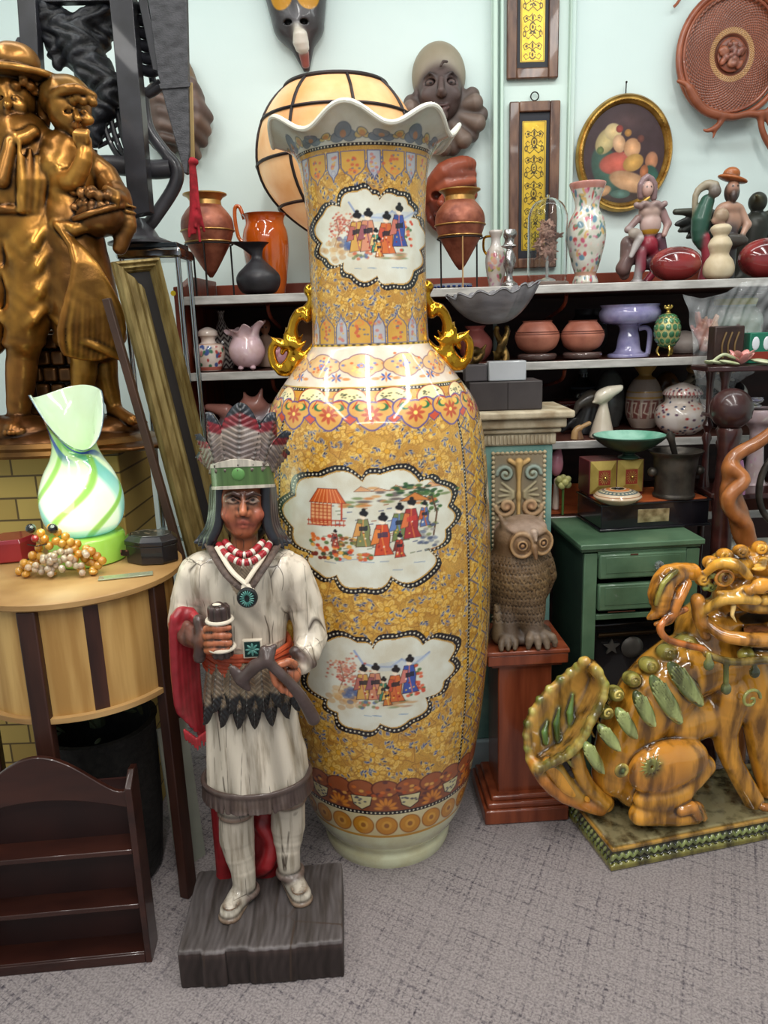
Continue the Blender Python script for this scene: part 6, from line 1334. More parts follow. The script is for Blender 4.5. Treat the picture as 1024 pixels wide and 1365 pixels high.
    K.chain([q(P(978,622,-.02)),q(P(992,640,-.035)),q(P(972,662,-.04)),q(P(976,682,-.03)),q(P(996,700,-.02)),q(P(1002,730,.0))],[.014,.018,.02,.018,.017,.012],(166,104,56),smooth=4); K.ell(q(P(975,625,-.01)),(.022,.02,.02)); K.chain([q(P(968,650,-.01)),q(P(968,672,-.02)),q(P(990,696,-.03))],[.01,.015,.01],(140,82,42),smooth=3)
    K.build('wood',.0045,M('polished_rootwood',vcol=True,c2=.75,scale=16,stretch=(3,3,1),rough=.3,coat=.4,point=.05),t,smooth=2)
    # dark ring handle at the frame edge
    Yr=2.14; g=thing('bronze_hoop','dark green-bronze hoop at right edge of photo above the lion head','hoop',(at(1046,650,Yr).x,Yr,0)); o=g.location; zc=at(1046,650,Yr).z; u=sc(1030,650,Yr)
    MB().tube([(34*u*math.cos(t),0,zc+50*u*math.sin(t)) for t in np.linspace(0,2*PI,40)[:-1]],4.4*u,10,closed=True).build('hoop',M('dark_bronze',()),g); MB().lathe([(.03,0),(.03,.02),(.012,.04),(.012,zc-50*u)],20).build('stand',M('dark_bronze',()),g)
    # things under the tier table: striped books
    Yk=2.15; z=.2665; cols=[((60,120,90),'green'),((206,150,60),'mustard'),((196,60,70),'red'),((60,150,140),'teal'),((176,196,60),'lime green'),((40,50,90),'navy blue'),((150,40,60),'crimson'),((90,170,190),'sky blue'),((206,206,196),'off-white')]
    for k,(c,nm) in enumerate(cols): h=.035+.01*(k % 3); bk=thing('book',nm+' covered book in the flat stack inside the tier table','book',(cx-.0+.006*(k % 2),Y+.115,z),0,'books stacked in the tier table'); MB().box((0,0,h/2),(.20-.01*(k % 3),.085,h)).build('cover',M('cover_'+nm.replace(' ','_'),c,rough=.5),bk,bevel=.002); MB().box((0,-.002,h/2),(.19-.01*(k % 3),.0855,h*.7)).build('pages',M('paper',(206,200,184),rough=.8),bk); z+=h+.0008
    z2=zl+.001; u=sc(1000,500,Y+.1); a=at(1003,545,Y+.1)
    pot('flower_bowl','white bowl of pale porcelain flowers on the tier table lower shelf','bowl',1004,Y+.17,z2,[(20,0),(14,3),(10,40),(10,72),(24,84),(28,96),(27,100)],(190,170,176),dabs([(196,150,176),(206,200,196)],30),n=80,nr=60)
    f=thing('porcelain_flowers','pale cream and violet porcelain flowers heaped in the white bowl','flowers',(at(1004,560,Y+.17).x,Y+.17,z2+100*u)); wf=M('pale_petals',(206,206,190),(176,176,206),scale=50,rough=.4); rn=random.Random(9)
    for k in range(12):
        t,d=rn.random()*6.3,rn.uniform(2,20); c_=Vector((d*u*math.cos(t),d*u*.6*math.sin(t),(8+rn.uniform(0,14))*u)); b=MB()
        for j in range(5): b.ball((0,0,0),(5*u,3*u,1.6*u),8,mat=Matrix.Translation(c_) @ Matrix.Rotation(j*1.257,4,'Z') @ Matrix.Translation((4*u,0,0)))
        b.build('flower',wf,f)
    pv=thing('pink_candle','pink pillar shape beside the dark ball post on the tier table','candle',(at(976,660,Y+.04).x+.01,Y+.035,z2)); MB().lathe([(.024,0),(.022,.05),(.017,.075),(.012,.10)],24).build('body',M('lilac_wax',(176,120,160),rough=.4),pv)
right_edge()
# ================================================================ left foreground
TC=None
def round_stand():
    foot=onz(238,1208,0); cy_=foot.y+.125; zt=at(98,757,cy_).z; ctr=onz(98,757,zt); R_=onz(239,752,zt); rad=(Vector((R_.x,R_.y,0))-Vector((ctr.x,ctr.y,0))).length
    r=thing('plant_stand','round-topped stand with drum of pale and dark wood slats and dark splayed legs','table',(ctr.x,ctr.y,0)); s=sc(92,850,ctr.y)
    ply=M('birch_ply',(150,112,66),(186,148,96),scale=5,stretch=(1,1,6),rough=.4); pine=M('pine_slat',(166,124,66),(204,164,100),scale=5,stretch=(6,6,.5),rough=.45); dk=M('dark_stained_leg',(42,21,16),(66,36,26),scale=6,stretch=(4,4,.6),rough=.4)
    MB().lathe([(rad*.98,zt-.018),(rad,zt-.014),(rad,zt-.003),(rad*.985,zt)],72).build('top',ply,r,angle=50)
    r0=rad*.80; r1=rad*.92; z1=zt-.0185; z0=at(104,955,ctr.y-rad*.9).z
    n=16; Z_=lambda t: z0+(z1-z0)*t; RR=lambda t: rad*.90
    for k in range(n):
        a0=-PI/2+.02+(k-.5)*2*PI/n; dark=k % 4 == 0
        if k in (2,6,10,14): continue
    segs=[]
    # slats: two wide pale ones between legs, a narrow dark one in the middle
    for leg in range(5):
        al=-PI/2-.09+leg*2*PI/5
        for lo,hi,m,nm in ((.0,.10,dk,'corner_slat'),(.10,.52,pine,'pale_slat'),(.52,.66,dk,'dark_slat'),(.66,2*PI/5,pine,'pale_slat')):
            b=MB(); q=10; V=[]; F=[]
            for rr_ in (0,-.012):
                for t in (0,1):
                    for i in range(q+1): a=al+lo+(hi-lo)*i/q; V.append(((RR(t)+rr_)*math.cos(a),(RR(t)+rr_)*math.sin(a),Z_(t)))
            for i in range(q): F+=[(i,i+1,q+1+i+1,q+1+i),(2*(q+1)+i+1,2*(q+1)+i,3*(q+1)+i,3*(q+1)+i+1)]
            b.add(V,F).build(nm,m,r,angle=60)
    MB().lathe([(RR(0)*.98,z0-.010),(RR(0)*1.06,z0-.010),(RR(0)*1.06,z0+.002),(RR(0)*.98,z0+.002)],64,caps=False).build('lower_hoop',ply,r,angle=50)
    for k in range(5):
        a=-PI/2-.09+k*2*PI/5+.04; a_=Vector((math.cos(a),math.sin(a),0)); MB().beam(a_*(rad*.925)+Vector((0,0,.0)),a_*(rad*.91)+Vector((0,0,zt-.02)),.040,.026,up=a_).build('leg',dk,r,bevel=.003)
    return r,ctr,zt,rad
STAND,SC_,SZ,SR=round_stand()
def on_stand():
    Z=SZ+.001
    # lit glass lamp with swirls
    Yl=SC_.y+.07; yb=proj((SC_.x,Yl,Z))[1]; x=at(119,yb,Yl).x; s=sc(119,640,Yl)
    r=thing('glass_lamp','glowing jack-in-the-pulpit art glass lamp, white with green and blue swirls on green base','lamp',(x,Yl,Z))
    MB().lathe([(47*s,0),(50*s,2*s),(50*s,33*s),(47*s,37*s),(30*s,38*s)],48).build('base',M('lime_glass',(120,170,50),(160,206,84),scale=5,rough=.25,coat=.6,emit='col',est=.10),r,angle=50)
    prof=sprof([(26,36),(40,41),(50,55),(54,76),(52,98),(44,120),(33,140),(27,160),(27,190),(32,226)],7); L=[0]
    for a,b_ in zip(prof,prof[1:]): L.append(L[-1]+math.hypot(b_[0]-a[0],b_[1]-a[1]))
    nr,nc=190,200; t=np.linspace(0,L[-1],nr); R=np.interp(t,L,[p[0] for p in prof]); Zp=np.interp(t,L,[p[1] for p in prof]); th=np.linspace(-PI,PI,nc+1)[:-1]; T=np.repeat(th[None,:],nr,0); RR=np.repeat(R[:,None],nc,1); ZZ=np.repeat(Zp[:,None],nc,1)
    # open throat: the lip rises at back and left and dips at front right
    f=np.clip((ZZ-140)/86,0,1); X=RR*np.sin(T); Yy=-RR*np.cos(T); dip=np.clip(np.cos(T-.55),0,1)**1.4; lift=-f**1.1*72*dip+f**1.6*6*np.cos(2*T+.3); wide=f**1.6
    X=X*(1+.42*wide)-3*f; Yy=Yy*(1+.35*wide); ZZ2=ZZ+lift
    c=np.empty(T.shape+(3,)); c[:]=(222,244,214); sw=np.sin(T*3+ZZ*.045+1.2*np.sin(ZZ*.03+T)); sw2=np.sin(T*5-ZZ*.06+1.5*np.sin(ZZ*.04))
    top=np.clip((ZZ-120)/60,0,1)
    k=np.clip((sw-.45)*3,0,1)[...,None]*(.35+.65*np.clip(np.abs(ZZ-90)/70,0,1))[...,None]; c=c*(1-k)+np.array((60,160,160))*k
    k=np.clip((sw2-.7)*4,0,1)[...,None]*.8; c=c*(1-k)+np.array((120,180,60))*k; k=(top*.75)[...,None]; c=c*(1-k)+np.array((120,176,84))*k
    k=(np.clip(np.sin(T*4+ZZ*.10)*3-1.4,0,1)*np.clip((ZZ-130)/40,0,1))[...,None]; c=c*(1-k)+np.array((24,60,150))*k; k=np.clip((52-ZZ)/14,0,1)[...,None]*.75; c=c*(1-k)+np.array((30,120,140))*k
    k=np.clip((ZZ-221)/3,0,1)[...,None]; c=c*(1-k)+np.array((20,60,110))*k
    V=np.stack([X,Yy,ZZ2],-1)*s; Vo=V.reshape(-1,3); cen=V.mean(1,keepdims=True); Vi=(cen+(V-cen)*[.93,.93,1]).reshape(-1,3); ci=np.full(Vi.shape,226.0); ci[:,0]=200; ci[:,1]=224; ci[:,2]=196
    F1=grid_faces(nr,nc,True); q=np.arange(nc); m0=(nr-1)*nc; Fr=np.stack([m0+q,m0+(q+1) % nc,nr*nc+m0+(q+1) % nc,nr*nc+m0+q],-1)
    gm=M('art_glass',vcol=True,c2=.97,rough=.12,coat=1.0,emit='col',est=1.0)
    nt=gm.node_tree; b=nt.nodes['Principled BSDF']; tc=nt.nodes.new('ShaderNodeTexCoord'); sp=nt.nodes.new('ShaderNodeSeparateXYZ'); nt.links.new(tc.outputs['Object'],sp.inputs[0]); mr=nt.nodes.new('ShaderNodeMapRange')
    mr.inputs[1].default_value=200*s; mr.inputs[2].default_value=60*s; mr.inputs[3].default_value=.05; mr.inputs[4].default_value=.62; nt.links.new(sp.outputs[2],mr.inputs[0]); nt.links.new(mr.outputs[0],b.inputs['Emission Strength'])
    mesh_np('shade',np.concatenate([Vo,Vi]),np.concatenate([F1,F1[:,::-1]+nr*nc,Fr]),gm,r,np.concatenate([c.reshape(-1,3),ci]))
    l=bpy.data.lights.new('lamp_glow','POINT'); l.energy=.45; l.color=(.8,1,.7); l.shadow_soft_size=.05; lo=link(bpy.data.objects.new('bulb_light',l),r); lo.location=(-.02,-.16,.16)
    # bead frog
    am=M('amber_bead',(222,140,30),(238,178,70),scale=30,rough=.05,trans=.45,coat=1.0); cl=M('clear_bead',(236,206,170),(244,226,206),rough=.05,trans=.6,coat=1.0)
    Yb=onz(82,765,Z).y; yb=762; x=at(80,yb,Yb).x; u=sc(80,735,Yb); g=thing('bead_frog','frog made of amber and clear beads with black bead eyes','ornament',(x,Yb,Z)); rn=random.Random(2)
    def bead(nm,px,py,d,r_,m): MB().ball(((px-80)*u,d*u,max((762-py)*u,r_*u)),r_*u,12,8).build(nm,m,g)
    for (px,py) in ((55,726),(62,716),(70,710),(66,702),(76,698),(84,704),(94,710),(90,718),(100,718),(104,728),(92,730),(84,714),(48,734),(110,734),(115,742),(122,736),(118,748),(126,748),(133,738),(140,744),(128,756),(112,754),(44,746),(36,744),(40,752),(30,752),(26,758),(120,728),(128,730),(105,740),(98,738),(74,720),(58,736),(106,722),(96,724),(134,750),(50,744)): bead('amber_bead',px,py,rn.uniform(-8,6)-(760-py)*.05,6,am)
    for k in range(44): px,py=rn.gauss(80,16),rn.uniform(726,756); bead('clear_bead',px,py,rn.uniform(-22,-6),4.6,cl)
    bk=M('black_bead',(14,12,14),rough=.06,coat=1); bead('eye_bead',53,696,-8,6.6,bk); bead('eye_bead',82,697,-8,6.8,bk); bead('nose_bead',60,708,-15,5,M('red_bead',(150,30,30),rough=.1,coat=1))
    MB().tube([(x_*u,-13*u,z_*u) for x_,z_ in ((-32,46),(-20,43),(-6,46))],.8*u,6).build('mouth',MATS['black_bead'],g)
    for k,(x0,y0,x1,y1) in enumerate(((-50,2,-30,14),(40,3,58,16),(-20,2,10,4))): MB().ball(((x0+x1)/2*u,-12*u,5*u),(6*u,6*u,4.4*u),10).build('amber_bead',am,g)
    # little boxes
    y=onz(20,750,Z).y+.02; u=sc(20,735,y); rb=thing('red_box','small faceted red lacquer box left of the bead frog','box',(at(14,748,y).x,y+.02,Z),.25); MB().lathe([(27*u,0),(30*u,2*u),(30*u,26*u),(28*u,31*u)],6).build('body',M('crimson_lacquer',(110,20,30),(150,36,44),rough=.25,coat=.5),rb,smooth=False,bevel=.001)
    y=onz(188,745,Z).y+.018; u=sc(188,730,y); ob=thing('octagonal_box','black octagonal lacquer box with flower inlaid lid right of the lamp','box',(at(207,748,y).x+.004,y-.028,Z),-.25); mt=M('black_lacquer',())
    MB().lathe([(35*u,0),(37*u,2*u),(37*u,24*u)],8,sy=.72).build('body',mt,ob,smooth=False,bevel=.0015); MB().lathe([(38.5*u,24.5*u),(38.5*u,30*u),(31*u,36*u)],8,sy=.72).build('lid',mt,ob,smooth=False,bevel=.0015)
    pn=M('painted_lid',(50,52,46),(130,116,96),scale=70,rough=.2,coat=.6,sharp=(.55,.62)); MB().lathe([(28*u,36.2*u),(27.5*u,36.8*u)],8,sy=.72).build('lid_panel',pn,ob,smooth=False)
    MB().box((-24*u,-19.8*u,14*u),(20*u,.8*u,8*u),Matrix.Rotation(0,4,'Z')).build('inlay',M('inlay_copper',(130,84,70),(30,22,22),scale=60,rough=.3,sharp=(.45,.5)),ob)
    y=onz(150,772,Z).y; u=sc(150,770,y); gp=thing('glass_plate','flat piece of pale glass lying at the front of the round top','plate',(at(172,768,y).x-.012,y+.015,Z),.25); MB().box((0,0,.002),(70*u,16*u,.003)).build('pane',M('pale_glass',(200,206,176),rough=.1,trans=.5,coat=.8),gp,bevel=.001)
on_stand()
def brown_shelf():
    # small open shelf standing on the floor in front of the stand
    a=onz(-32,1306,0); b_=onz(203,1283,0); w=(b_-a).length; rz=math.atan2(b_.y-a.y,b_.x-a.x); d=.068
    r=thing('small_shelf','small dark mahogany-red wall shelf with arched top standing on the carpet','shelf',(a.x,a.y,0),rz,rot=(0,0,rz)); m=M('mahogany_shelf',(38,16,12),(60,29,21),scale=5,stretch=(.8,2,4),rough=.33,coat=.3)
    hz=at(195,1030,a.y+.06).z; ha=at(85,992,a.y+.06).z; t=.014
    for x in (0,w-t): MB().prism([(0,0),(d,0),(d,hz),(d*.6,hz+.004),(0,hz-.02)],0,t,Matrix.Translation((x+t,0,0)) @ Matrix(((0,-1,0,0),(1,0,0,0),(0,0,1,0),(0,0,0,1)))).build('side',m,r,bevel=.002)
    yy_=[1283,1190,1106]
    n=40; top=[]; zs=hz-.02
    for i in range(n+1):
        q=i/n; e=min(q,1-q); top.append((w*q,zs-.012+(ha-zs)*(math.sin(min(1,max(0,(e-.08)/.42))*PI/2)**1.3)+(.020 if e < .04 else .0)))
    inner=[(w*q,zs-.055+(.035)*math.sin(q*PI)) for q in np.linspace(1,0,20)]
    MB().prism(top+inner,.012,.024).build('crest',m,r,bevel=.002)
    MB().box((w/2,d-.004,hz/2-.01),(w-.01,.006,hz-.04)).build('back',M('mahogany_dark',(34,14,12),(48,22,18),rough=.5),r)
    for k in range(3):
        z=(.022,hz*.32,hz*.62)[k]; MB().box((w/2,d/2,z),(w-2*t,d-.006,.012)).build('board',m,r,bevel=.002)
    MB().box((w/2,.006,.012),(w-2*t,.010,.024)).build('bottom_rail',m,r,bevel=.002)
brown_shelf()
# ---------------------------------------------------------------- stone-faced pedestal of the gilded children
GY=2.06
def stone_pedestal():
    zt=at(30,612,GY-.15).z; x0,x1=at(-90,640,GY-.15).x,at(146,640,GY-.15).x; w=x1-x0
    r=thing('brick_pedestal','pale yellow brick-patterned box pedestal under the gilded children','pedestal',((x0+x1)/2,GY+.065,0)); m=bpy.data.materials.new('yellow_brick'); m.use_nodes=True; nt=m.node_tree; b=nt.nodes['Principled BSDF']; tc=nt.nodes.new('ShaderNodeTexCoord'); mp=nt.nodes.new('ShaderNodeMapping'); mp.inputs['Rotation'].default_value=(PI/2,0,0)
    bt=nt.nodes.new('ShaderNodeTexBrick'); bt.inputs['Scale'].default_value=4.2; bt.inputs['Color1'].default_value=L4((186,158,84)); bt.inputs['Color2'].default_value=L4((160,130,64)); bt.inputs['Mortar'].default_value=L4((92,72,36)); bt.inputs['Mortar Size'].default_value=.012; bt.inputs['Bias'].default_value=-.2
    nt.links.new(tc.outputs['Object'],mp.inputs[0]); nt.links.new(mp.outputs[0],bt.inputs[0]); nt.links.new(bt.outputs[0],b.inputs['Base Color']); b.inputs['Roughness'].default_value=.6
    MB().box((0,0,zt/2),(w,.27,zt)).build('body',m,r,bevel=.004); MB().box((0,0,zt-.006),(w+.01,.28,.012)).build('top_board',M('dark_top_board',(60,44,24),(90,70,40),rough=.5),r,bevel=.003)
    return (x0+x1)/2,zt
GX,GZ=stone_pedestal()
def behind_left():
    # chrome and glass side table carrying the dark carving
    Y=2.25; zt=at(200,322,Y).z; xr,xl=at(238,330,Y).x,at(150,330,Y).x; w=xr-xl; r=thing('chrome_table','tall chrome and glass stand behind the gilded girl','stand',((xl+xr)/2,Y+.095,0)); ch=M('chrome',(176,180,184),rough=.12,metal=1.0); s=sc(200,330,Y)
    MB().box((0,0,zt-.028),(w,.16,.03)).build('rim',ch,r,bevel=.008,seg=3); MB().box((0,0,zt-.006),(w-.02,.14,.012)).build('glass_top',M('smoked_glass',(40,46,50),(60,68,72),rough=.06,coat=1),r,bevel=.002)
    MB().box((0,0,.75),(w-.01,.15,.012)).build('lower_glass',M('pale_shelf_glass',(170,186,184),rough=.1,trans=.6),r,bevel=.002)
    for x in (-w/2+.012,w/2-.012):
        for y in (-.068,.068): MB().tube([(x,y,0),(x,y,zt-.03)],.008,12).build('leg',ch,r)
    # two leaning gilt picture frames
    A=at(158,352,2.16); B=at(243,742,1.86)
    gf=M('tarnished_gilt',(104,86,46),(150,132,84),scale=10,stretch=(6,6,1),rough=.4,metal=.45,bump=.2); dkf=M('frame_edge',(44,26,18),(66,42,28),rough=.6)
    def lean(nm,lb,top,bot,wd,m,inner=None,L2=.36):
        T,Bt=Vector(top),Vector(bot); ax=(T-Bt).normalized(); Bz=Bt-ax*(Bt.z/ax.z); r=thing(nm,lb,'frame',tuple(Bz)); L=(T-Bz)
        side=Vector((.72,.69,0)); side=(side-ax*side.dot(ax)).normalized(); nrm=ax.cross(side).normalized(); H_=L.length
        rotm_=Matrix((side,nrm,ax)).transposed().to_4x4()
        prof=[(0,0),(0,-.012),(.006,-.020),(wd*.25,-.022),(wd*.4,-.014),(wd*.62,-.018),(wd*.78,-.008),(wd*.86,-.011),(wd,-.003),(wd,.004)]
        b=MB()
        def rail(p0,dirv,inw,ln):        # mitred moulding
            V=[]
            for (u_,v_) in prof: V.append(p0+inw*u_+nrm_l*v_+dirv*u_); 
            for (u_,v_) in prof: V.append(p0+inw*u_+nrm_l*v_+dirv*(ln-u_))
            n=len(prof); b.add(V,[(i,i+1,n+i+1,n+i) for i in range(n-1)]+[(n-1,0,n,2*n-1),tuple(range(n)),tuple(reversed(range(n,2*n)))])
        nrm_l=Vector((0,1,0)) if nrm.y > 0 else Vector((0,1,0)); sx=Vector((1,0,0)); zx=Vector((0,0,1))
        if nrm.y < 0: nrm_l=Vector((0,-1,0))
        rail(Vector((0,0,0)),zx,sx,H_); prof=[(a_*.42,b__) for a_,b__ in prof]; rail(Vector((L2,0,0)),zx,-sx,H_); rail(Vector((0,0,0)),sx,zx,L2); rail(Vector((0,0,H_)),sx,-zx,L2)
        b.V=[rotm_ @ v for v in b.V]; b.build('moulding',m,r,angle=30)
        if inner: MB().box((L2/2,0,H_/2),(L2-.03,.004,H_-.03),rotm_).build('canvas',inner,r)
    lean('gilt_frame','wide tarnished gilt picture frame leaning behind the round stand',at(147,350,1.945),at(343,1098,1.96),.070,gf,M('dark_canvas',(20,18,20),rough=.5),.125)
    T=at(142,398,1.893); q=at(344,1107,1.925); q.z=0; r=thing('brown_board','narrow dark brown board leaning against the wide gilt frame','board',tuple(q)); MB().beam((0,0,0),T-q,.022,.02,up=(0,1,0),w2=.018).build('plank',dkf,r,bevel=.002)
    # white sheet and dark things under the stand
    p=thing('white_card','white board leaning on the floor between stand leg and statue','board',tuple(onz(256,1150,0)),rot=(math.radians(-4),0,math.radians(50))); MB().box((0,0,.20),(.085,.006,.40)).build('panel',M('white_card',(140,142,130),(160,160,146),rough=.6),p)
    k=thing('dark_basket','black wicker basket in the shadow under the round stand','basket',(SC_.x+.0,SC_.y+.02,0)); rn=random.Random(6); b=MB()
    MB().lathe([(.11,0),(.12,.02),(.135,.18),(.14,.42),(.145,.43),(.13,.43),(.12,.2),(.001,.05)],30).build('body',M('black_wicker',(16,15,15),(34,32,30),scale=60,rough=.6,bump=.6),k)
    pl=thing('trailing_plant','dusty dark green artificial foliage in the black basket','plant',(SC_.x+.0,SC_.y+.02,.436)); lm=M('dusty_leaf',(34,44,28),(70,78,52),scale=30,rough=.6)
    for _ in range(60):
        t=rn.random()*6.3; d=rn.uniform(.02,.13); q=Matrix.Translation((d*math.cos(t),d*math.sin(t),rn.uniform(.0,.09))) @ Euler((rn.uniform(-1,1),rn.uniform(-1,1),rn.random()*6)).to_matrix().to_4x4(); MB().ball((0,0,0),(.022,.008,.002),8,mat=q).build('leaf',lm,pl)
    MB().tube([(0,0,-.02),(0,0,.04)],.02,8).build('stem',lm,pl)
behind_left()
# ================================================================ carved and cast figures
def frame_at(o,rz=0.0):               # photo point -> local point of a thing standing at o, on its own plane y=d
    c,n=math.cos(rz),math.sin(rz); ox,oy,oz=o; O=Vector((-ox,-oy,CH-oz)); O=Vector((O.x*c+O.y*n,-O.x*n+O.y*c,O.z))
    def P(px,py,d=0.0):
        r_=ray(px,py); r_=Vector((r_.x*c+r_.y*n,-r_.x*n+r_.y*c,r_.z)); t=(d-O.y)/r_.y
        return (O.x+r_.x*t,d,O.z+r_.z*t)
    return P
def feather_mesh(b_,base,tip,w,nrm,curl=.0,n=9,thick=.004):
    base,tip=Vector(base),Vector(tip); ax=tip-base; L=ax.length; ax.normalize(); nrm=Vector(nrm).normalized(); sd=ax.cross(nrm).normalized(); V=[]; F=[]
    m=7
    for j in range(n+1):
        t=j/n; ww=w*(math.sin(PI*min(1,(t*.92+.08)))**.6)*(1 if t < .96 else .6)
        for i in range(m):
            s_=-1+2*i/(m-1); V.append(base+ax*(L*t)+sd*(s_*ww)+nrm*(thick*(1-abs(s_))+curl*t*t-.25*ww*s_*s_))
    for j in range(n):
        for i in range(m-1): q=j*m+i; F.append((q,q+1,q+m+1,q+m))
    k=len(V); V+=[v-nrm*.0035 for v in V]; F+=[tuple(reversed([i+k for i in f])) for f in F]
    for j in range(n):
        for i in (0,m-1): q=j*m+i; F.append((q,q+m,q+m+k,q+k))
    for i in range(m-1): F.append((i,i+k,i+1+k,i+1)); q=n*m+i; F.append((q,q+1,q+1+k,q+k))
    return V,F
def feather(name,parent,base,tip,w,nrm,cols,mat_,curl=0.0,n=34,barbs=.0016):
    # dense carved feather with colour bands along its length: cols = [(t, colour)...]
    base,tip=Vector(base),Vector(tip); ax=tip-base; L=ax.length; ax.normalize(); nrm=Vector(nrm).normalized(); nrm=(nrm-ax*nrm.dot(ax)).normalized(); sd=ax.cross(nrm).normalized(); m=19
    t=np.linspace(0,1,n*2); s_=np.linspace(-1,1,m); T,S=np.meshgrid(t,s_,indexing='ij'); W=w*np.sin(PI*np.clip(T*.86+.14,0,1))**.55
    ridge=.0035*np.exp(-(S*6)**2)+barbs*np.sin((T*L/.0105-np.abs(S)*1.6)*2*PI)*(1-np.abs(S)**4)
    h=.004*(1-S**2)+ridge-.25*W*S*S+curl*T*T
    A=lambda v: np.array(v)
    V=A(base)+T[...,None]*L*A(ax)+(S*W)[...,None]*A(sd)+h[...,None]*A(nrm); Bk=V-A(nrm)*.005*(1-.6*S**2)[...,None]-0
    g=np.clip(np.sin((T*L/.0105-np.abs(S)*1.6)*2*PI)*.5+.5,0,1)
    ts=[q[0] for q in cols]; c=np.stack([np.interp(T+(np.abs(S)-.5)*.10,ts,[q[1][k] for q in cols]) for k in range(3)],-1); c *= (.50+.55*g)[...,None]; c[np.abs(S) < .1]=c[np.abs(S) < .1]*.5+70
    N_=T.size; F1=grid_faces(n*2,m)[:,::-1]; F2=F1[:,::-1]+N_; i=np.arange(n*2-1); e=[]
    for col_ in (0,m-1): a=i*m+col_; q=np.stack([a,a+m,a+m+N_,a+N_],-1); e.append(q if col_ == 0 else q[:,::-1])
    i=np.arange(m-1); a=(n*2-1)*m+i; e.append(np.stack([a+1,a,a+N_,a+1+N_],-1)); e.append(np.stack([i,i+1,i+1+N_,i+N_],-1))
    return mesh_np(name,np.concatenate([V.reshape(-1,3),Bk.reshape(-1,3)]),np.concatenate([F1,F2]+e),mat_,parent,np.concatenate([c.reshape(-1,3)]*2))
def tobacconist():
    FL,FR=onz(241,1321,0),onz(459,1305,0); rz=math.atan2(FR.y-FL.y,FR.x-FL.x); w=(FR-FL).length; zt=at(241,1272,FL.y).z; BR=onz(447,1152,zt); d=.255
    ctr=(FL+FR)/2+Vector((-math.sin(rz),math.cos(rz),0))*d/2; o=(ctr.x,ctr.y,0)
    r=thing('carved_statue','carved wooden standing figure in feather headdress and cream fringed tunic holding a cigar bundle','statue',o,rz); P=frame_at(o,rz); u=.00152
    # plinth of rough planks
    K=SDF(k=.004,col=(58,52,52))
    n=7
    for i in range(n):
        x0=-w/2+w*(i+.5)/n; e=random.Random(i).uniform(-.004,.004); K.box((x0,e,zt/2-.0),(w/n/2+.0005,d/2-.002,zt/2+e*.4),r=.004,k=.001)
    def pd(V,N): g=np.sin(V[:,0]*420+3*np.sin(V[:,1]*30))*np.sin(V[:,0]*130+1.0); return .0007*g*(np.abs(N[:,2]) > .5)+.0006*np.sin(V[:,0]*300+np.sin(V[:,2]*60)*2)*(N[:,1] < -.5)
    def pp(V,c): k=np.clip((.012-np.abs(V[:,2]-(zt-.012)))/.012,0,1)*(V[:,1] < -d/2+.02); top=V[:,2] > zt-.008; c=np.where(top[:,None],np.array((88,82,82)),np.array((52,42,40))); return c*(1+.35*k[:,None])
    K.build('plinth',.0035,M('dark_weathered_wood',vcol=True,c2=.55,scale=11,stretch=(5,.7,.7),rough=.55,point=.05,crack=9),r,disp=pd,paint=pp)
    # ---- body: one skin, colour follows the carving
    SK,CR,CD,MO,DB=(158,92,62),(212,200,182),(196,180,158),(216,206,190),(66,50,46)
    K=SDF(k=.014,col=CR); Y=-.0
    dT=.055                       # body plane behind the plinth centre
    p=lambda x,y,dd=0.0: P(x,y,dT+dd)
    # torso
    K.cap(p(326,790),p(328,870),.098,.080,fl=(1,1.45,1)); K.ell(p(326,775,.0),(.100,.062,.07)); K.cap(p(276,762,.0),p(376,760,.0),.045,.045,k=.03); K.ell(p(328,850,.0),(.080,.06,.06))
    # skirt of the tunic: flaring shell with folds
    for i in range(13):
        a=2*PI*i/13+.2; tx,ty=math.cos(a),math.sin(a); c0=p(330,880); c1=p(343,1036); rad=.0215
        K.cap((c0[0]+.058*tx,c0[1]+.044*ty,c0[2]),(c1[0]+.092*tx,c1[1]+.062*ty,c1[2]),.028,rad+.003,k=.014)
    K.cap(p(330,880),p(343,1030),.062,.085,k=.02)
    # arms
    K.chain([p(262,768,.0),p(250,800,-.005),p(246,832,-.02)],[.040,.036,.033],k=.018); K.chain([p(246,832,-.02),p(256,846,-.055),p(272,850,-.085)],[.033,.028,.022],(104,64,52),k=.008)
    K.chain([p(392,768,.0),p(408,806,.0),p(414,848,-.01)],[.040,.036,.034],k=.018); K.chain([p(414,848,-.01),p(410,868,-.045),p(402,884,-.075)],[.034,.029,.024],k=.010)
    K.chain([p(392,868,-.08),p(404,878,-.085),p(416,884,-.075)],.011,DB,k=.004); K.chain([p(265,828,-.085),p(270,850,-.095),p(266,876,-.085)],.013,DB,k=.006)
    # hands: palm, fingers, thumb
    hb=p(280,852,-.10); K.ell(hb,(.022,.016,.023),col=SK,k=.008)
    for i,(yy,L) in enumerate(((838,.96),(848,1.0),(858,.98),(867,.86))):
        a=p(276,yy,-.112); b=p(288,yy-1,-.136); c_=p(306*1.0-(1-L)*20,yy-1,-.134); K.chain([a,b,c_],[.0082,.0080,.0066],SK,k=.0025,smooth=2)
    K.chain([p(280,836,-.10),p(287,829,-.12),p(297,828,-.128)],[.009,.0085,.007],SK,k=.003)
    hb=p(386,899,-.115); K.ell(hb,(.024,.019,.023),col=SK,k=.008)
    for i,(x0,y0,x1,y1,x2,y2) in enumerate(((374,886,364,892,366,902),(376,894,366,901,369,912),(381,902,372,911,377,920),(389,909,382,918,388,925))):
        K.chain([p(x0,y0,-.128),p(x1,y1,-.148),p(x2,y2,-.152)],[.0088,.0086,.0072],SK,k=.0025,smooth=2)
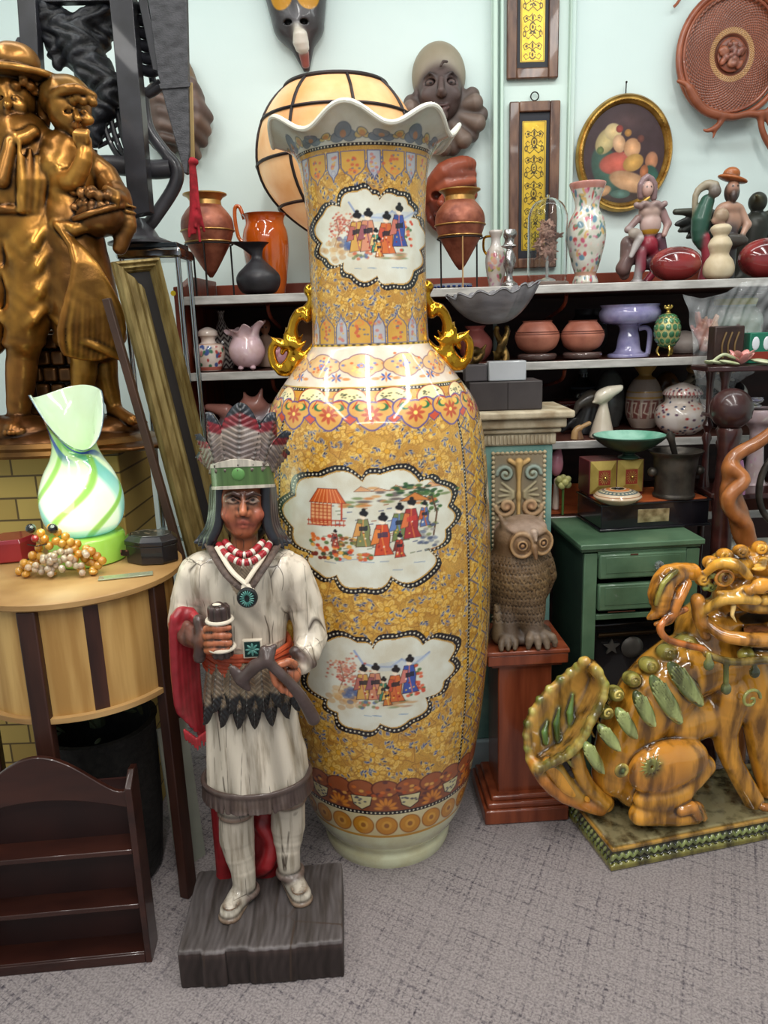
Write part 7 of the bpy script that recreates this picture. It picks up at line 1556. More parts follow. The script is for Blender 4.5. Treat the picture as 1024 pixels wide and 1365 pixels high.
    K.chain([p(392,886,-.12),p(384,882,-.142),p(374,886,-.150)],[.009,.009,.0075],SK,k=.003)
    # legs and leggings
    for (kx,ky,ax_,ay,dk,da,tx,ty,td) in ((316,1068,326,1184,-.015,-.03,308,1232,-.085),(384,1052,386,1158,.015,.0,402,1198,-.05)):
        top=p(kx+(6 if kx < 350 else -4),1000,.01)
        K.chain([top,p(kx,ky,dk),p(kx,ky+48,dk+.004),p(ax_-2,ay-26,da),p(ax_,ay,da)],[.044,.038,.040,.028,.025],CR,k=.012,smooth=2)
        K.tor(p(kx,ky+12,dk),.0385,.0055,None,(108,82,68),k=.003,e=(1,.95,1)); K.tor(p(ax_+1,ay+3,da),.0265,.0075,None,(92,74,68),k=.003)
        an=p(ax_,ay+6,da); fx,fy=tx,ty; toe=Vector(p(fx,fy,td)); z0=zt+.0005
        toe.z=z0+.014; an=Vector(an); hl=Vector((an.x,an.y+.012,z0+.018)); md=(hl+toe)/2
        K.cap(tuple(an),tuple(hl),.024,.020,MO,k=.01); K.cap((hl.x,hl.y,z0+.016),(toe.x,toe.y,z0+.013),.017,.019,MO,k=.012); K.cap((md.x,md.y,z0+.02),(toe.x,toe.y+.006,z0+.013),.022,.021,MO,k=.012)
        K.cap((hl.x,hl.y,z0+.004),(toe.x,toe.y,z0+.004),.0215,.0265,(120,96,78),k=.002,fl=(1,1,2.4))
        # carved vamp line
        K.tor((toe.x*.72+md.x*.28,toe.y*.72+md.y*.28,z0+.028),.017,.0018,(-12,0,0),(110,88,70),k=.001,e=(1,1.9,1))
    # neck and head
    K.cap(p(326,735,.0),p(326,705,.0),.030,.027,SK,k=.008)
    hc=Vector(p(324,676,.0)); q=lambda x,y,dd: p(324+(x),y,dd)
    K.ell(tuple(hc+Vector((0,.0,.018))),(.047,.052,.058),col=SK,k=.006); K.ell(q(0,688,-.014),(.041,.040,.042),col=SK,k=.012); K.ell(q(0,706,-.030),(.021,.017,.013),col=SK,k=.012)
    K.cap(q(0,668,-.050),q(0,683,-.061),.0055,.0078,(168,100,68),k=.007); 
    for s_ in (-1,1):
        K.ell(q(s_*5.5,685,-.052),(.006,.007,.0055),col=SK,k=.004); K.ell(q(s_*19,686,-.034),(.014,.014,.013),col=(158,84,62),k=.012)
        K.ell(q(s_*13,668,-.058),(.015,.014,.008),op='s',k=.007); K.ell(q(s_*13,667,-.044),(.0118,.0095,.0062),col=(206,196,180),k=.001)
        K.ell(q(s_*13,666,-.053),(.0042,.004,.0042),col=(24,18,16),op='p',k=0); K.chain([q(s_*5,660,-.056),q(s_*13,657,-.054),q(s_*23,660,-.040)],[.0048,.0044,.003],(48,30,26),k=.003)
        K.chain([q(s_*4,669,-.052),q(s_*13,663.5,-.055),q(s_*22,669,-.044)],.0022,(70,40,32),k=.001)
        K.chain([q(s_*8,683,-.050),q(s_*13,690,-.044),q(s_*15,699,-.036)],[.003,.003,.003],SK,k=.008); K.chain([q(s_*4.5,656,-.052),q(s_*3,662,-.055)],.0016,(110,62,46),k=.001)
    K.chain([q(-15,699,-.040),q(0,695,-.053),q(15,699,-.040)],[.002,.0040,.002],(164,76,64),k=.0025,smooth=3); K.chain([q(-11,700.4,-.042),q(0,701.2,-.051),q(11,700.4,-.042)],[.002,.0042,.002],(172,84,70),k=.002,smooth=3); K.chain([q(-16,700,-.041),q(0,697.8,-.0555),q(16,700,-.041)],.0010,(60,26,22),k=.0008,smooth=3)
    # chest opening
    def paint(V,c):
        a,b,m_=p(284,726),p(374,722),p(330,792)
        x,z=V[:,0],V[:,2]; fr=(V[:,1] < dT-.01)
        def side(a_,m__): return (x-a_[0])*(m__[2]-a_[2])-(z-a_[2])*(m__[0]-a_[0])
        ins=(side(a,m_) < 0) & (side(b,m_) > 0) & fr & (z > m_[2]) & (z < p(326,720)[2]+.02); ins |= False
        ww=np.where(ins,1.0,0.0); st=(.82+.18*np.sin((x-m_[0])*0+ (np.abs(x-m_[0])*1.1+z)*900)); c=np.where(ins[:,None] & (c[:,:1] > 180),np.array((190,166,138))*st[:,None],c)
        # tunic and leggings get slightly darker towards the bottom
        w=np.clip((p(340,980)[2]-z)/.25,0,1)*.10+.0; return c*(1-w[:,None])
    def disp(V,N):
        z=V[:,2]; lower=(z < p(330,885)[2]) & (z > p(343,1035)[2]); a=np.arctan2(V[:,0]-.01,-(V[:,1]-dT))
        d_=.0028*np.sin(a*9+z*14)*lower*np.clip((p(330,885)[2]-z)/.06,0,1); tor=(z > p(326,850)[2]) & (z < p(326,740)[2]) & (np.abs(V[:,0]) < .2)
        return d_+.0011*np.sin(V[:,0]*150+z*24+2*np.sin(z*40))*tor
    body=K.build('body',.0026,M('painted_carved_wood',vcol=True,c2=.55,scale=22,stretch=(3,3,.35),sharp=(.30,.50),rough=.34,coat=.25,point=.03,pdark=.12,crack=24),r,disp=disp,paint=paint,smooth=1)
    vc=M('painted_wood_detail',vcol=True,c2=.8,scale=40,rough=.35,coat=.25,point=.05)
    # hair
    K=SDF(k=.008,col=(34,34,40)); K.ell(tuple(hc+Vector((0,.022,.014))),(.052,.046,.060))
    for s_ in (-1,1):
        for i in range(6):
            x=s_*(31+i*1.5); K.chain([q(x*.98,650,.0+i*.008-.02),q(x*1.0+s_*(i % 2)*1.5,680,-.024+i*.012),q(x*1.06+s_*(1+i % 2*2),702,-.030+i*.012),q(x*1.26+s_*(2+(i % 3)*2),718,-.034+i*.010),q(x*1.46+s_*(2+(i % 3)*3),731-(i % 3)*4,-.036+i*.008)],[.011,.0105,.0105,.010,.003],(40,42,52) if i % 2 else (28,28,34),k=.003,smooth=3)
    K.ell(tuple(hc+Vector((0,.035,-.03))),(.05,.03,.06))
    K.build('hair',.0024,vc,r,smooth=1)
    # headdress: band and feathers
    hd=thing('feather_headdress',None,None) if False else None
    bc=Vector(q(0,640,.004)); N_=60
    def bandpt(a,zz,rr=1.0): return (bc.x+.0600*rr*math.sin(a),bc.y-.0600*rr*math.cos(a),bc.z+zz+.012*math.cos(a))
    def ringband(nm,z0,z1,r0,col,parent=r,th=.006):
        V=[]; F=[]
        for i in range(N_):
            a=2*PI*i/N_; pk=.007*max(0,math.cos(a))**6 if z1 > .02 else 0
            for rr,zz in ((r0,z0),(r0+.06,z0+.001),(r0+.06,z1-.001+pk),(r0,z1+pk)): V.append(bandpt(a,zz,rr))
        for i in range(N_):
            for j in range(4): F.append((i*4+j,((i+1) % N_)*4+j,((i+1) % N_)*4+(j+1) % 4,i*4+(j+1) % 4))
        return MB().add(V,F).build(nm,M(nm+'_paint',col,tuple(int(c*.8) for c in col),scale=30,stretch=(3,3,.3),rough=.4,coat=.2),parent,angle=50)
    bd=ringband('headband',-.012,.034,1.0,(82,112,60)); ringband('headband_trim',-.018,-.010,1.02,(206,196,180),bd); ringband('headband_trim',.026,.036,1.02,(208,198,184),bd)
    MB().ball(bandpt(0,.012,1.05),(.013,.004,.013),20).build('band_disc',M('pale_green',(92,140,76),rough=.4),bd)
    FC=[(0,(196,180,170)),(.30,(150,132,130)),(.55,(196,180,172)),(.62,(206,190,182)),(.66,(160,34,50)),(.80,(168,40,56)),(.83,(54,62,76)),(1,(64,72,88))]
    for i,(a,tx,ty,wd,lift) in enumerate(((-2.5,290,600,.030,.08),(2.5,360,600,.030,.08),(-1.9,264,606,.032,.06),(1.9,384,600,.032,.05),(-1.35,264,578,.032,.0),(1.35,384,574,.032,.0),(-.80,278,549,.029,-.018),(.80,365,549,.029,-.014),(-.42,300,560,.026,-.026),(.42,346,560,.026,-.026),(0,321,536,.041,-.040))):
        b=Vector(bandpt(a,.016,.97)); t=Vector(p(tx,ty,lift)); nr=Vector((math.sin(a),-math.cos(a),.15)); feather('feather',bd,b,t,wd,nr,FC,vc,curl=.0)
    # necklace of red and white beads
    rb,wb=M('red_beads',(140,24,34),(166,44,50),rough=.35,coat=.2),M('white_beads',(206,196,180),(216,206,192),rough=.35)
    for si,pts in enumerate((((-32,726,-.035),(-24,738,-.068),(-10,747,-.088),(2,750,-.092),(14,747,-.088),(28,737,-.068),(36,724,-.035)),((-24,722,-.036),(-14,733,-.058),(0,740,-.070),(14,735,-.060),(27,722,-.036)))):
        sp=smoothpts([q(*v) for v in pts],8); nk=thing_part=None
        for i in range(0,len(sp)-2,2): MB().tube([sp[i],sp[min(i+2,len(sp)-1)]],.0074,12).build('bead',wb if (i//2) % 3 == 2 else rb,r)
    # collar trim, medallion
    dbm=M('brown_fringe',(62,48,42),(98,80,70),scale=60,stretch=(1,1,1),rough=.6,bump=.6,bscale=160); wl=M('cream_trim',(206,190,166),(216,204,186),rough=.5)
    for s_ in (-1,1):
        e=smoothpts([q(s_*48,722,-.020),q(s_*36,744,-.070),q(s_*20,768,-.100),q(6,790,-.110)],7)
        MB().tube(e,.0085,10,sy=.6).build('collar_trim',dbm,r); e2=[v+Vector((-s_*.012,-.002,.006)) for v in e]; MB().tube(e2[4:],.0055,8,sy=.6).build('collar_piping',wl,r)
    mc=q(6,796,-.118); me_=MB().lathe([(.001,.006),(.012,.008),(.018,.009),(.0205,.005),(.0205,0)],32,mat=Matrix.Translation(mc) @ Matrix.Rotation(PI/2,4,'X')).build('medallion',M('black_disc',(22,26,28),rough=.4),r)
    tq=M('turquoise',(56,116,108),(106,156,146),scale=90,rough=.35); b=MB()
    for k in range(18): t=k*2*PI/18; b.ball((0,0,0),(.0052,.0018,.0016),8,mat=Matrix.Translation((mc[0]+.0095*math.cos(t),mc[1]-.0092,mc[2]+.012*math.sin(t))) @ Matrix.Rotation(-t,4,'Y'))
    b.build('turquoise_inlay',tq,me_)
    # belt, buckle
    bel=M('rust_sash',(150,52,26),(186,84,48),scale=20,rough=.5); bc_=Vector(p(330,868,0))
    for i in range(6):
        zz=.026-i*.0095; MB().tube([(bc_.x+(.091+.002*(i % 2))*math.sin(a),bc_.y-.078*math.cos(a),bc_.z+zz-.010*math.sin(a+.5)+.002*math.sin(a*7+i)) for a in np.linspace(0,2*PI,48)[:-1]],.0062,8,closed=True).build('sash_cord',bel,r)
    bu=p(337,864,-.090); bb=MB().box(bu,(.040,.010,.040)).build('buckle',wl,r,bevel=.002); MB().box((bu[0],bu[1]-.0055,bu[2]),(.032,.002,.032)).build('buckle_plate',M('dark_teal_plate',(20,52,50),rough=.4),bb)
    b=MB()
    for k in range(8): t=k*PI/4; b.ball((0,0,0),(.0072,.0022,.0028),10,mat=Matrix.Translation((bu[0]+.0075*math.cos(t),bu[1]-.008,bu[2]+.0075*math.sin(t))) @ Matrix.Rotation(-t,4,'Y'))
    b.build('turquoise_flower',tq,bb)
    # feather apron
    FS=[(0,(206,186,156)),(.35,(150,126,104)),(.62,(186,164,136)),(.70,(34,28,28)),(1,(44,38,38))]
    for i,(x0,x1,y1) in enumerate(((282,274,966),(300,296,970),(318,318,972),(337,340,972),(356,363,968),(374,384,958),(388,398,948),(291,286,950),(309,308,952),(328,330,952),(347,352,950),(366,374,944))):
        e=abs(x0-331)/60; back=i < 7; a=p(x0,884,-.082+.045*e*e+(.006 if back else 0)); t=p(x1,y1,-.108+.05*e*e+(.006 if back else 0)); feather('apron_feather',r,a,t,.0190,((x0-331)/70,-1,0),FS,vc,barbs=.0013)
    # fringe at the hem
    K=SDF(k=.003,col=(92,78,72)); hc1=p(343,1036)
    for i in range(84):
        a=2*PI*i/84; r0,r1=.117,.089; j=random.Random(i); K.cap((hc1[0]+r0*math.cos(a),hc1[1]+r1*math.sin(a),hc1[2]+.006),(hc1[0]+(r0+.004)*math.cos(a+j.uniform(-.02,.02)),hc1[1]+(r1+.004)*math.sin(a),hc1[2]-.028-j.uniform(0,.004)),.0054,.0046,j.choice([(84,70,66),(104,90,84),(70,56,54)]))
    K.tor((hc1[0],hc1[1],hc1[2]+.010),.119,.006,None,(70,56,52),e=(1,.765,1))
    K.build('fringe',.0026,vc,r)
    # cigar bundle
    cb=Vector(p(294,840,-.118)); K=SDF(k=.002,col=(62,48,46)); bz=.050
    for i in range(8): a=i*PI/4; K.cap((cb.x+.015*math.cos(a),cb.y+.015*math.sin(a),cb.z-bz),(cb.x+.015*math.cos(a),cb.y+.015*math.sin(a),cb.z+bz-.004),.0078)
    K.cap((cb.x,cb.y,cb.z-bz),(cb.x,cb.y,cb.z+bz-.002),.012); o_=K.build('cigar_bundle',.0022,vc,r)
    for zz in (.022,-.036): MB().tube([(cb.x+.0245*math.cos(a),cb.y+.0245*math.sin(a),cb.z+zz) for a in np.linspace(0,2*PI,30)[:-1]],.0042,8,closed=True).build('tie_band',wl,o_)
    MB().ball((cb.x-.002,cb.y-.006,cb.z+bz+.006),(.009,.006,.003),12).build('end_label',wl,o_)
    # pipe tomahawk
    K=SDF(k=.006,col=(74,60,58)); K.chain([p(352,866,-.150),p(360,884,-.158),p(384,908,-.158),p(402,930,-.150),p(418,958,-.138)],[.009,.0105,.0105,.012,.014],smooth=3)
    K.chain([p(364,870,-.152),p(356,880,-.158),p(340,888,-.156),p(322,906,-.150)],[.006,.012,.014,.012]); K.ell(p(320,904,-.150),(.012,.008,.034),rot=(0,-32,0)); K.cap(p(352,872,-.150),p(366,862,-.148),.010,.006)
    K.build('tomahawk',.0026,vc,r,smooth=2)
    # red blanket over the arm and behind the legs
    K=SDF(k=.006,col=(170,44,54))
    for i in range(6):
        x=232+i*5.4; K.chain([p(252+i*2.4,812+i*3,-.030-i*.008),p(x+2,824+i*2,-.055+.006*i),p(x+1,880,-.050+.008*i),p(x+6,940,-.035+.008*i),p(x+13,985-(5-i)*6,-.020+.006*i)],[.010,.012,.0105,.0095,.006],(178,50,60) if i % 2 else (140,30,40),k=.0015,smooth=3)
    for i in range(9): x=234+i*4; K.cap(p(x+12,985-abs(4-i)*3,-.02),p(x+14,1000-abs(4-i)*3,-.02),.004,.002,(160,36,44),k=.002)
    K.ell(p(244,828,-.02),(.030,.045,.018),col=(168,44,54))
    K.build('blanket',.0028,vc,r,smooth=2)
    K=SDF(k=.012,col=(134,26,32)); K.chain([p(292,1010,.065),p(296,1080,.062),p(300,1165,.06)],[.030,.026,.020]); K.chain([p(350,1000,.07),p(352,1070,.065),p(356,1130,.062),p(358,1160,.06)],[.05,.040,.036,.028],(140,28,34)); K.chain([p(340,1160,.045),p(356,1150,.02),p(362,1120,.03),p(346,1100,.03)],[.018,.020,.018,.012],(160,40,46),smooth=3)
    K.cap(p(300,1170,.06),p(350,1166,.06),.02,.02); o_=K.build('blanket_train',.004,vc,r,smooth=2)
tobacconist()
def lion():
    A,B,F_=onz(800,1166,0),onz(752,1078,0),onz(1024,1120,0); rz=math.atan2(F_.y-A.y,F_.x-A.x); ex=Vector((math.cos(rz),math.sin(rz),0)); ey=Vector((-math.sin(rz),math.cos(rz),0)); D=.25; W=.60
    A=A+ex*.030; ctr=A+ex*W/2+ey*D/2; o=(ctr.x,ctr.y,0); P=frame_at(o,rz); r=thing('guardian_lion','glazed amber and green ceramic guardian lion seated on a rectangular base','statue',o,rz)
    zt=at(806,1131,A.y+.01).z
    AM,CM,GR,DK,LG=(212,148,50),(212,168,84),(96,112,52),(104,48,20),(150,160,96)
    # base: stepped, with a band of leaves, amber line and grey-green top
    K=SDF(k=.003,col=GR); K.box((0,0,.008),(W/2,D/2,.008),r=.003,col=(120,110,50)); K.box((0,0,zt*.5),(W/2-.010,D/2-.010,zt*.42),r=.003,col=(84,96,46)); K.box((0,0,zt-.006),(W/2-.004,D/2-.004,.006),r=.003,col=(176,122,44))
    K.box((0,0,zt-.0015),(W/2-.013,D/2-.013,.004),r=.0015,col=(120,132,124)); nl=30
    for i in range(nl):
        x=-W/2+W*(i+.5)/nl; K.ell((x,-D/2+.008,zt*.56),(.0052,.006,.0125),rot=(0,32,0),col=(150,160,100),k=.002); K.ell((x+.010,-D/2+.008,zt*.56),(.0045,.005,.010),rot=(0,-30,0),col=(96,108,50),k=.002); K.ell((x+.005,-D/2+.006,zt*.22),(.0085,.005,.007),col=(110,104,46),k=.001)
    for i in range(14):
        y=-D/2+D*(i+.5)/14; K.ell((-W/2+.008,y,zt*.56),(.006,.0052,.0125),rot=(30,0,0),col=(150,160,100),k=.002); K.ell((-W/2+.007,y+.0095,zt*.30),(.006,.008,.008),col=(88,100,46),k=.001)
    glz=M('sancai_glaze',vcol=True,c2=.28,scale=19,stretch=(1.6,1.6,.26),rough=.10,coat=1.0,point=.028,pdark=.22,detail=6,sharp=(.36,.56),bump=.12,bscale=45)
    K.build('base',.003,glz,r)
    # body
    K=SDF(k=.02,col=AM)
    K.chain([P(820,1030,.02),P(836,985,.02),P(868,930,.015),P(910,890,.01),P(955,880,.0)],[.062,.080,.090,.088,.078],smooth=2)
    K.ell(P(975,905,.0),(.085,.075,.085)); K.ell(P(846,1040,.02),(.07,.085,.07)); K.cap(P(900,960,.0),P(965,940,.0),.070,.062)
    # near and far haunches
    for s_,dd in ((-1,-.055),(1,.085)):
        dd+=s_*.018; K.ell(P(884,1022,dd),(.100,.042,.072),rot=(0,-8,0),k=.006,col=(204,136,50)); K.ell(P(915,1012,dd-.002*s_),(.060,.040,.056),k=.015,col=(210,146,60)); K.ell(P(884,1060,dd),(.085,.036,.040),k=.01)
        K.chain([P(938,1020,dd),P(905,1058,dd),P(856,1084,dd)],[.030,.026,.024],k=.012,smooth=2); K.chain([P(852,1086,dd),P(900,1086,dd-.01),P(924,1084,dd-.01)],[.027,.029,.028],k=.012)
        for i in range(4): K.chain([P(908+i*2,1080,dd-.03+i*.016),P(928+i*2-abs(i-1.5)*3,1076,dd-.034+i*.017),P(938+i-abs(i-1.5)*4,1090,dd-.036+i*.018)],[.015,.0155,.011],(176,116,50),k=.003)
    # front legs
    for (ax_,ay,bx,by,cx,cy,d0,d1) in ((966,975,976,1015,1008,1066,-.045,-.06),(1030,940,1034,1010,1044,1070,.05,.05)):
        K.chain([P(ax_+10,ay-50,d0),P(ax_,ay,d0),P(bx,by,d1),P(cx-4,cy,d1)],[.050,.034,.027,.028],k=.016,smooth=2)
        K.cap(P(cx,cy+12,d1),P(cx+18,cy+20,d1-.01),.026,.024,k=.01)
        for i in range(4): K.chain([P(cx+10,cy+10,d1-.03+i*.018),P(cx+30,cy+12,d1-.034+i*.019),P(cx+36,cy+26,d1-.036+i*.02)],[.011,.012,.008],(150,92,40),k=.003)
    K.chain([P(1001,880,-.05),P(1008,930,-.06),P(1014,1000,-.05),P(1024,1050,-.04)],[.04,.046,.034,.030],k=.015)
    # neck and mane bulk
    K.ell(P(945,840,.03),(.085,.09,.085)); K.ell(P(1000,855,.0),(.075,.08,.07))
    # back curls and leaf plates
    for (x,y) in ((806,948),(820,924),(842,905),(864,886),(888,869),(914,856)):
        K.ell(P(x,y,-.006),(.022,.03,.020),col=(150,142,70),k=.008); K.spiral(P(x+4,y+3,-.040),.014,.0038,1.3,'y',(196,176,96),k=.002)
    for (x0,y0,x1,y1,w_,dd) in ((778,988,804,1030,.021,-.045),(798,966,826,1000,.021,-.062),(822,944,848,984,.022,-.074),(846,922,872,968,.024,-.080),(868,902,908,964,.028,-.082),(892,884,936,940,.029,-.080)):
        a,b=Vector(P(x0,y0,dd)),Vector(P(x1,y1,dd-.004)); m_=(a+b)/2; L_=(b-a).length/2; an=math.degrees(math.atan2((b-a).z,(b-a).x)); K.ell(tuple(m_),(L_*1.08,.014,w_*.82),rot=(0,-an,0),col=(88,106,56),k=.004)
        for j in range(-3,4):
            n_=Vector((-(b-a).z,0,(b-a).x)).normalized(); off=n_*(w_*.24*j); sc_f=math.sqrt(max(.05,1-(j/4)**2)); K.cap(tuple(m_+off+Vector((0,-.0125*sc_f,0))-(b-a)*.5*sc_f*.86),tuple(m_+off*.5+Vector((0,-.0125*sc_f,0))+(b-a)*.5*sc_f*.9),.0028,.0022,(178,186,120),k=.0005)
    K.spiral(P(1000,932,-.118),.030,.005,1.3,'y',(150,152,84),k=.003)
    for i in range(14): a=i*.45; c_=P(869,1022,-.115); K.chain([(c_[0]+.008*math.cos(a),c_[1],c_[2]+.008*math.sin(a)),(c_[0]+.020*math.cos(a+.35),c_[1]+.002,c_[2]+.020*math.sin(a+.35)),(c_[0]+.033*math.cos(a+.45),c_[1]+.008,c_[2]+.033*math.sin(a+.45))],[.0032,.0034,.0014],(140,138,70),k=.003)
    K.tor(P(829,1027,-.098),.014,.006,(90,0,0),(180,156,76),k=.003); K.ell(P(829,1027,-.100),(.008,.008,.008),col=(90,116,66),k=.002)
    # head, turned towards the camera
    cx=1014; hd_=-.045; h=lambda x,y,d_=0.0: P(cx+x,y,hd_+d_)
    K.ell(h(-8,790,.035),(.112,.085,.092),k=.02,col=(206,140,44)); K.ell(h(-40,752,.03),(.045,.06,.034),k=.015,col=(206,150,50)); K.ell(h(-4,748,.02),(.045,.06,.036),k=.012,col=(214,150,50)); K.ell(h(40,752,.03),(.045,.06,.034),k=.015)
    K.ell(h(4,800,-.035),(.075,.050,.034),k=.02,col=(214,160,70)); K.ell(h(2,781,-.085),(.030,.020,.020),k=.010,col=(206,140,50))
    for s_ in (-1,1):
        K.ell(h(s_*14,786,-.080),(.014,.014,.012),k=.006,col=(206,140,50)); K.ell(h(s_*9,789,-.098),(.006,.006,.005),op='s',k=.003)
        ecx=-48 if s_ < 0 else 44; K.ell(h(ecx,771,-.035),(.022,.016,.018),k=.008,op='s'); K.ell(h(ecx,771,-.030),(.0175,.017,.0165),col=(214,178,96),k=.002); K.tor(h(ecx,771,-.038),.0195,.0042,(90,0,s_*10),(190,120,40),k=.002,e=(1.1,.95,1)); K.tor(h(ecx+1,771,-.0455),.0090,.0020,(90,0,0),(90,44,20),k=.0005); K.ell(h(ecx+1,771,-.046),.0052,col=(40,20,12),k=.0005); K.ell(h(ecx+1,771,-.046),.0055,col=(40,20,12),op='p',k=0)
        K.chain([h(s_*16,768,-.070),h(s_*34,752,-.066),h(s_*58,752,-.040),h(s_*74,766,-.01)],[.011,.014,.013,.008],(214,156,56),k=.005,smooth=3); K.chain([h(s_*20,782,-.070),h(s_*36,790,-.062),h(s_*56,790,-.040)],[.006,.008,.006],(206,150,60),k=.004,smooth=3)
        K.chain([h(s_*6,800,-.080),h(s_*28,797,-.070),h(s_*50,800,-.052),h(s_*72,812,-.020),h(s_*84,818,.0)],[.013,.016,.014,.012,.009],(214,164,70),k=.006,smooth=3)
        K.spiral(h(s_*66,782,-.014),.013,.0042,1.2,'y',(120,130,60),k=.003,flip=s_); K.ell(h(s_*74,784,-.010),(.008,.008,.008),col=(96,130,76),k=.002); K.ell(h(s_*62,768,-.02),(.010,.008,.008),col=(96,126,70),k=.003)
    for i,(x,y) in enumerate(((-72,742),(-52,732),(-28,727),(0,722),(28,727),(52,732),(72,744),(-84,764),(84,764))): K.spiral(h(x*.92,y+8,-.012),.015,.0052,1.2,'y',(222,164,60) if i % 2 else (180,130,56),k=.005,flip=1 if x > 0 else -1); K.ell(h(x*.92,y+8,.01),(.02,.024,.018),col=(206,140,46),k=.008)
    for i in range(4): K.ell(h(-2+2*i,758-i*4,-.058+.010*i),(.020-.002*i,.010,.006),k=.004,col=(222,168,70))
    # open mouth
    K.ell(h(0,828,-.045),(.082,.075,.024),op='s',k=.010); K.chain([h(-78,824,.0),h(-52,846,-.040),h(-20,852,-.070),h(0,853,-.076),h(20,852,-.070),h(52,846,-.040),h(78,824,.0)],[.012,.016,.018,.019,.018,.016,.012],(196,134,56),k=.008,smooth=3)
    K.ell(h(0,850,-.02),(.070,.060,.018),col=(60,46,30),k=.008); K.ell(h(0,842,-.04),(.040,.040,.012),col=(140,90,60),k=.006)
    K.ell(h(0,829,.012),(.075,.03,.03),col=(54,50,40),op='p',k=0)
    for s_ in (-1,1): K.chain([h(s_*36,808,-.062),h(s_*38,820,-.068),h(s_*32,830,-.070)],[.007,.005,.002],(216,180,110),k=.002); K.ell(h(s_*20,872,-.058),(.022,.020,.018),col=(150,140,60),k=.008)
    K.ell(h(0,872,-.050),(.034,.030,.020),col=(170,120,50),k=.01)
    # ear at the left, flopping, with curled tip
    K.chain([h(-92,762,.0),h(-122,768,-.01),h(-134,792,-.02),h(-134,812,-.025),h(-150,824,-.020)],[.022,.030,.030,.020,.005],(206,136,44),k=.012,smooth=3); K.chain([h(-98,778,-.03),h(-110,800,-.04),h(-122,826,-.035),h(-140,832,-.028)],[.012,.014,.012,.006],(190,116,40),k=.006,smooth=3); K.chain([h(-112,762,-.035),h(-130,778,-.045),h(-140,806,-.040)],[.006,.007,.004],(140,136,60),k=.004,smooth=2)
    K.chain([h(-84,800,.0),h(-80,826,-.0),h(-74,846,-.0)],[.018,.018,.014],(190,126,50),k=.012)
    # collar cord and tassels
    CO=(176,100,40); K.chain([h(-100,812,-.035),h(-124,824,-.045),h(-134,838,-.05),h(-124,852,-.055),h(-98,860,-.06),h(-76,866,-.062),h(-68,880,-.062)],[.008,.009,.0095,.009,.009,.009,.008],CO,k=.003,smooth=4)
    K.chain([h(-72,872,-.07),h(-40,882,-.085),h(0,880,-.10),h(40,878,-.09)],[.009,.010,.011,.010],(132,110,52),k=.004,smooth=3)
    for (x,y) in ((-69,886),(-46,918),(-8,896)): K.ell(h(x,y,-.085),(.013,.013,.016),col=(84,92,56),k=.003); K.cap(h(x,y-14,-.082),h(x,y-8,-.085),.006,.007,(150,140,70),k=.003)
    K.cap(h(-46,884,-.085),h(-46,908,-.088),.007,.007,(110,120,60),k=.003)
    # tail root
    K.chain([P(806,1070,.02),P(780,1066,.01),P(752,1046,.0),P(732,1018,-.005)],[.026,.022,.022,.020],k=.012,smooth=2)
    K.build('body',.0030,glz,r,smooth=2)
    # tail: cupped flame-like shell with scalloped edges
    K=SDF(k=.008,col=(186,134,56)); 
    E1=smoothpts([(708,1014,.030),(704,990,.040),(705,966,.046),(716,942,.050),(734,920,.052),(756,902,.050),(772,890,.04),(781,881,.02)],3); E2=smoothpts([(716,1026,.0),(738,1016,-.020),(760,1004,-.034),(776,986,-.040),(788,962,-.040),(800,940,-.034),(806,914,-.024),(794,892,-.006)],3); m=len(E1)
    for i in range(m):
        a,b=E1[i],E2[i]; t=i/(m-1); mx,my=(a.x+b.x)/2+10*math.sin(PI*t),(a.y+b.y)/2+12*math.sin(PI*min(1,t*1.3)); K.chain([P(a.x,a.y,a.z),P((a.x+mx)/2+3,(a.y+my)/2+3,.052),P(mx,my,.038),P((b.x+mx)/2+2,(b.y+my)/2+2,.0),P(b.x,b.y,b.z)],[.012,.014,.015,.014,.011],(196,146,66),k=.012,smooth=2)
    for E,q_ in ((E1,3.0),(E2,4.0)):
        for i,v in enumerate(E):
            if i % 2 == 0: K.ell(P(v.x-(3 if E is E1 else -1),v.y-2,v.z),(.011,.012,.012) if E is E2 else (.009,.012,.010),col=(96,120,54) if (i//2) % 2 else (164,166,90),k=.004)
            if E is E2 and i % 2: K.cap(P(v.x,v.y,v.z-.006),P(v.x+8,v.y+12,v.z+.014),.006,.003,(120,128,66),k=.003)
    for x,y0,y1 in ((728,990,962),(744,986,944),(762,974,926)): K.chain([P(x,y0,.030),P(x-2,(y0+y1)/2,.030),P(x+2,y1,.036)],[.008,.009,.003],(84,120,60),k=.003)
    K.chain([P(768,1000,-.02),P(772,1024,-.01),P(786,1050,.0),P(806,1068,.0)],[.018,.020,.02,.022],(196,140,50),k=.010,smooth=2); K.chain([P(712,1018,.015),P(726,1040,.0),P(752,1062,.0),P(800,1078,.0)],[.016,.018,.018,.02],(180,112,40),k=.01,smooth=2); K.chain([P(738,1018,.0),P(752,1040,.0),P(770,1060,.0)],[.02,.02,.018],(170,130,56),k=.012,smooth=2)
    K.build('tail',.0030,glz,r,smooth=2)
lion()
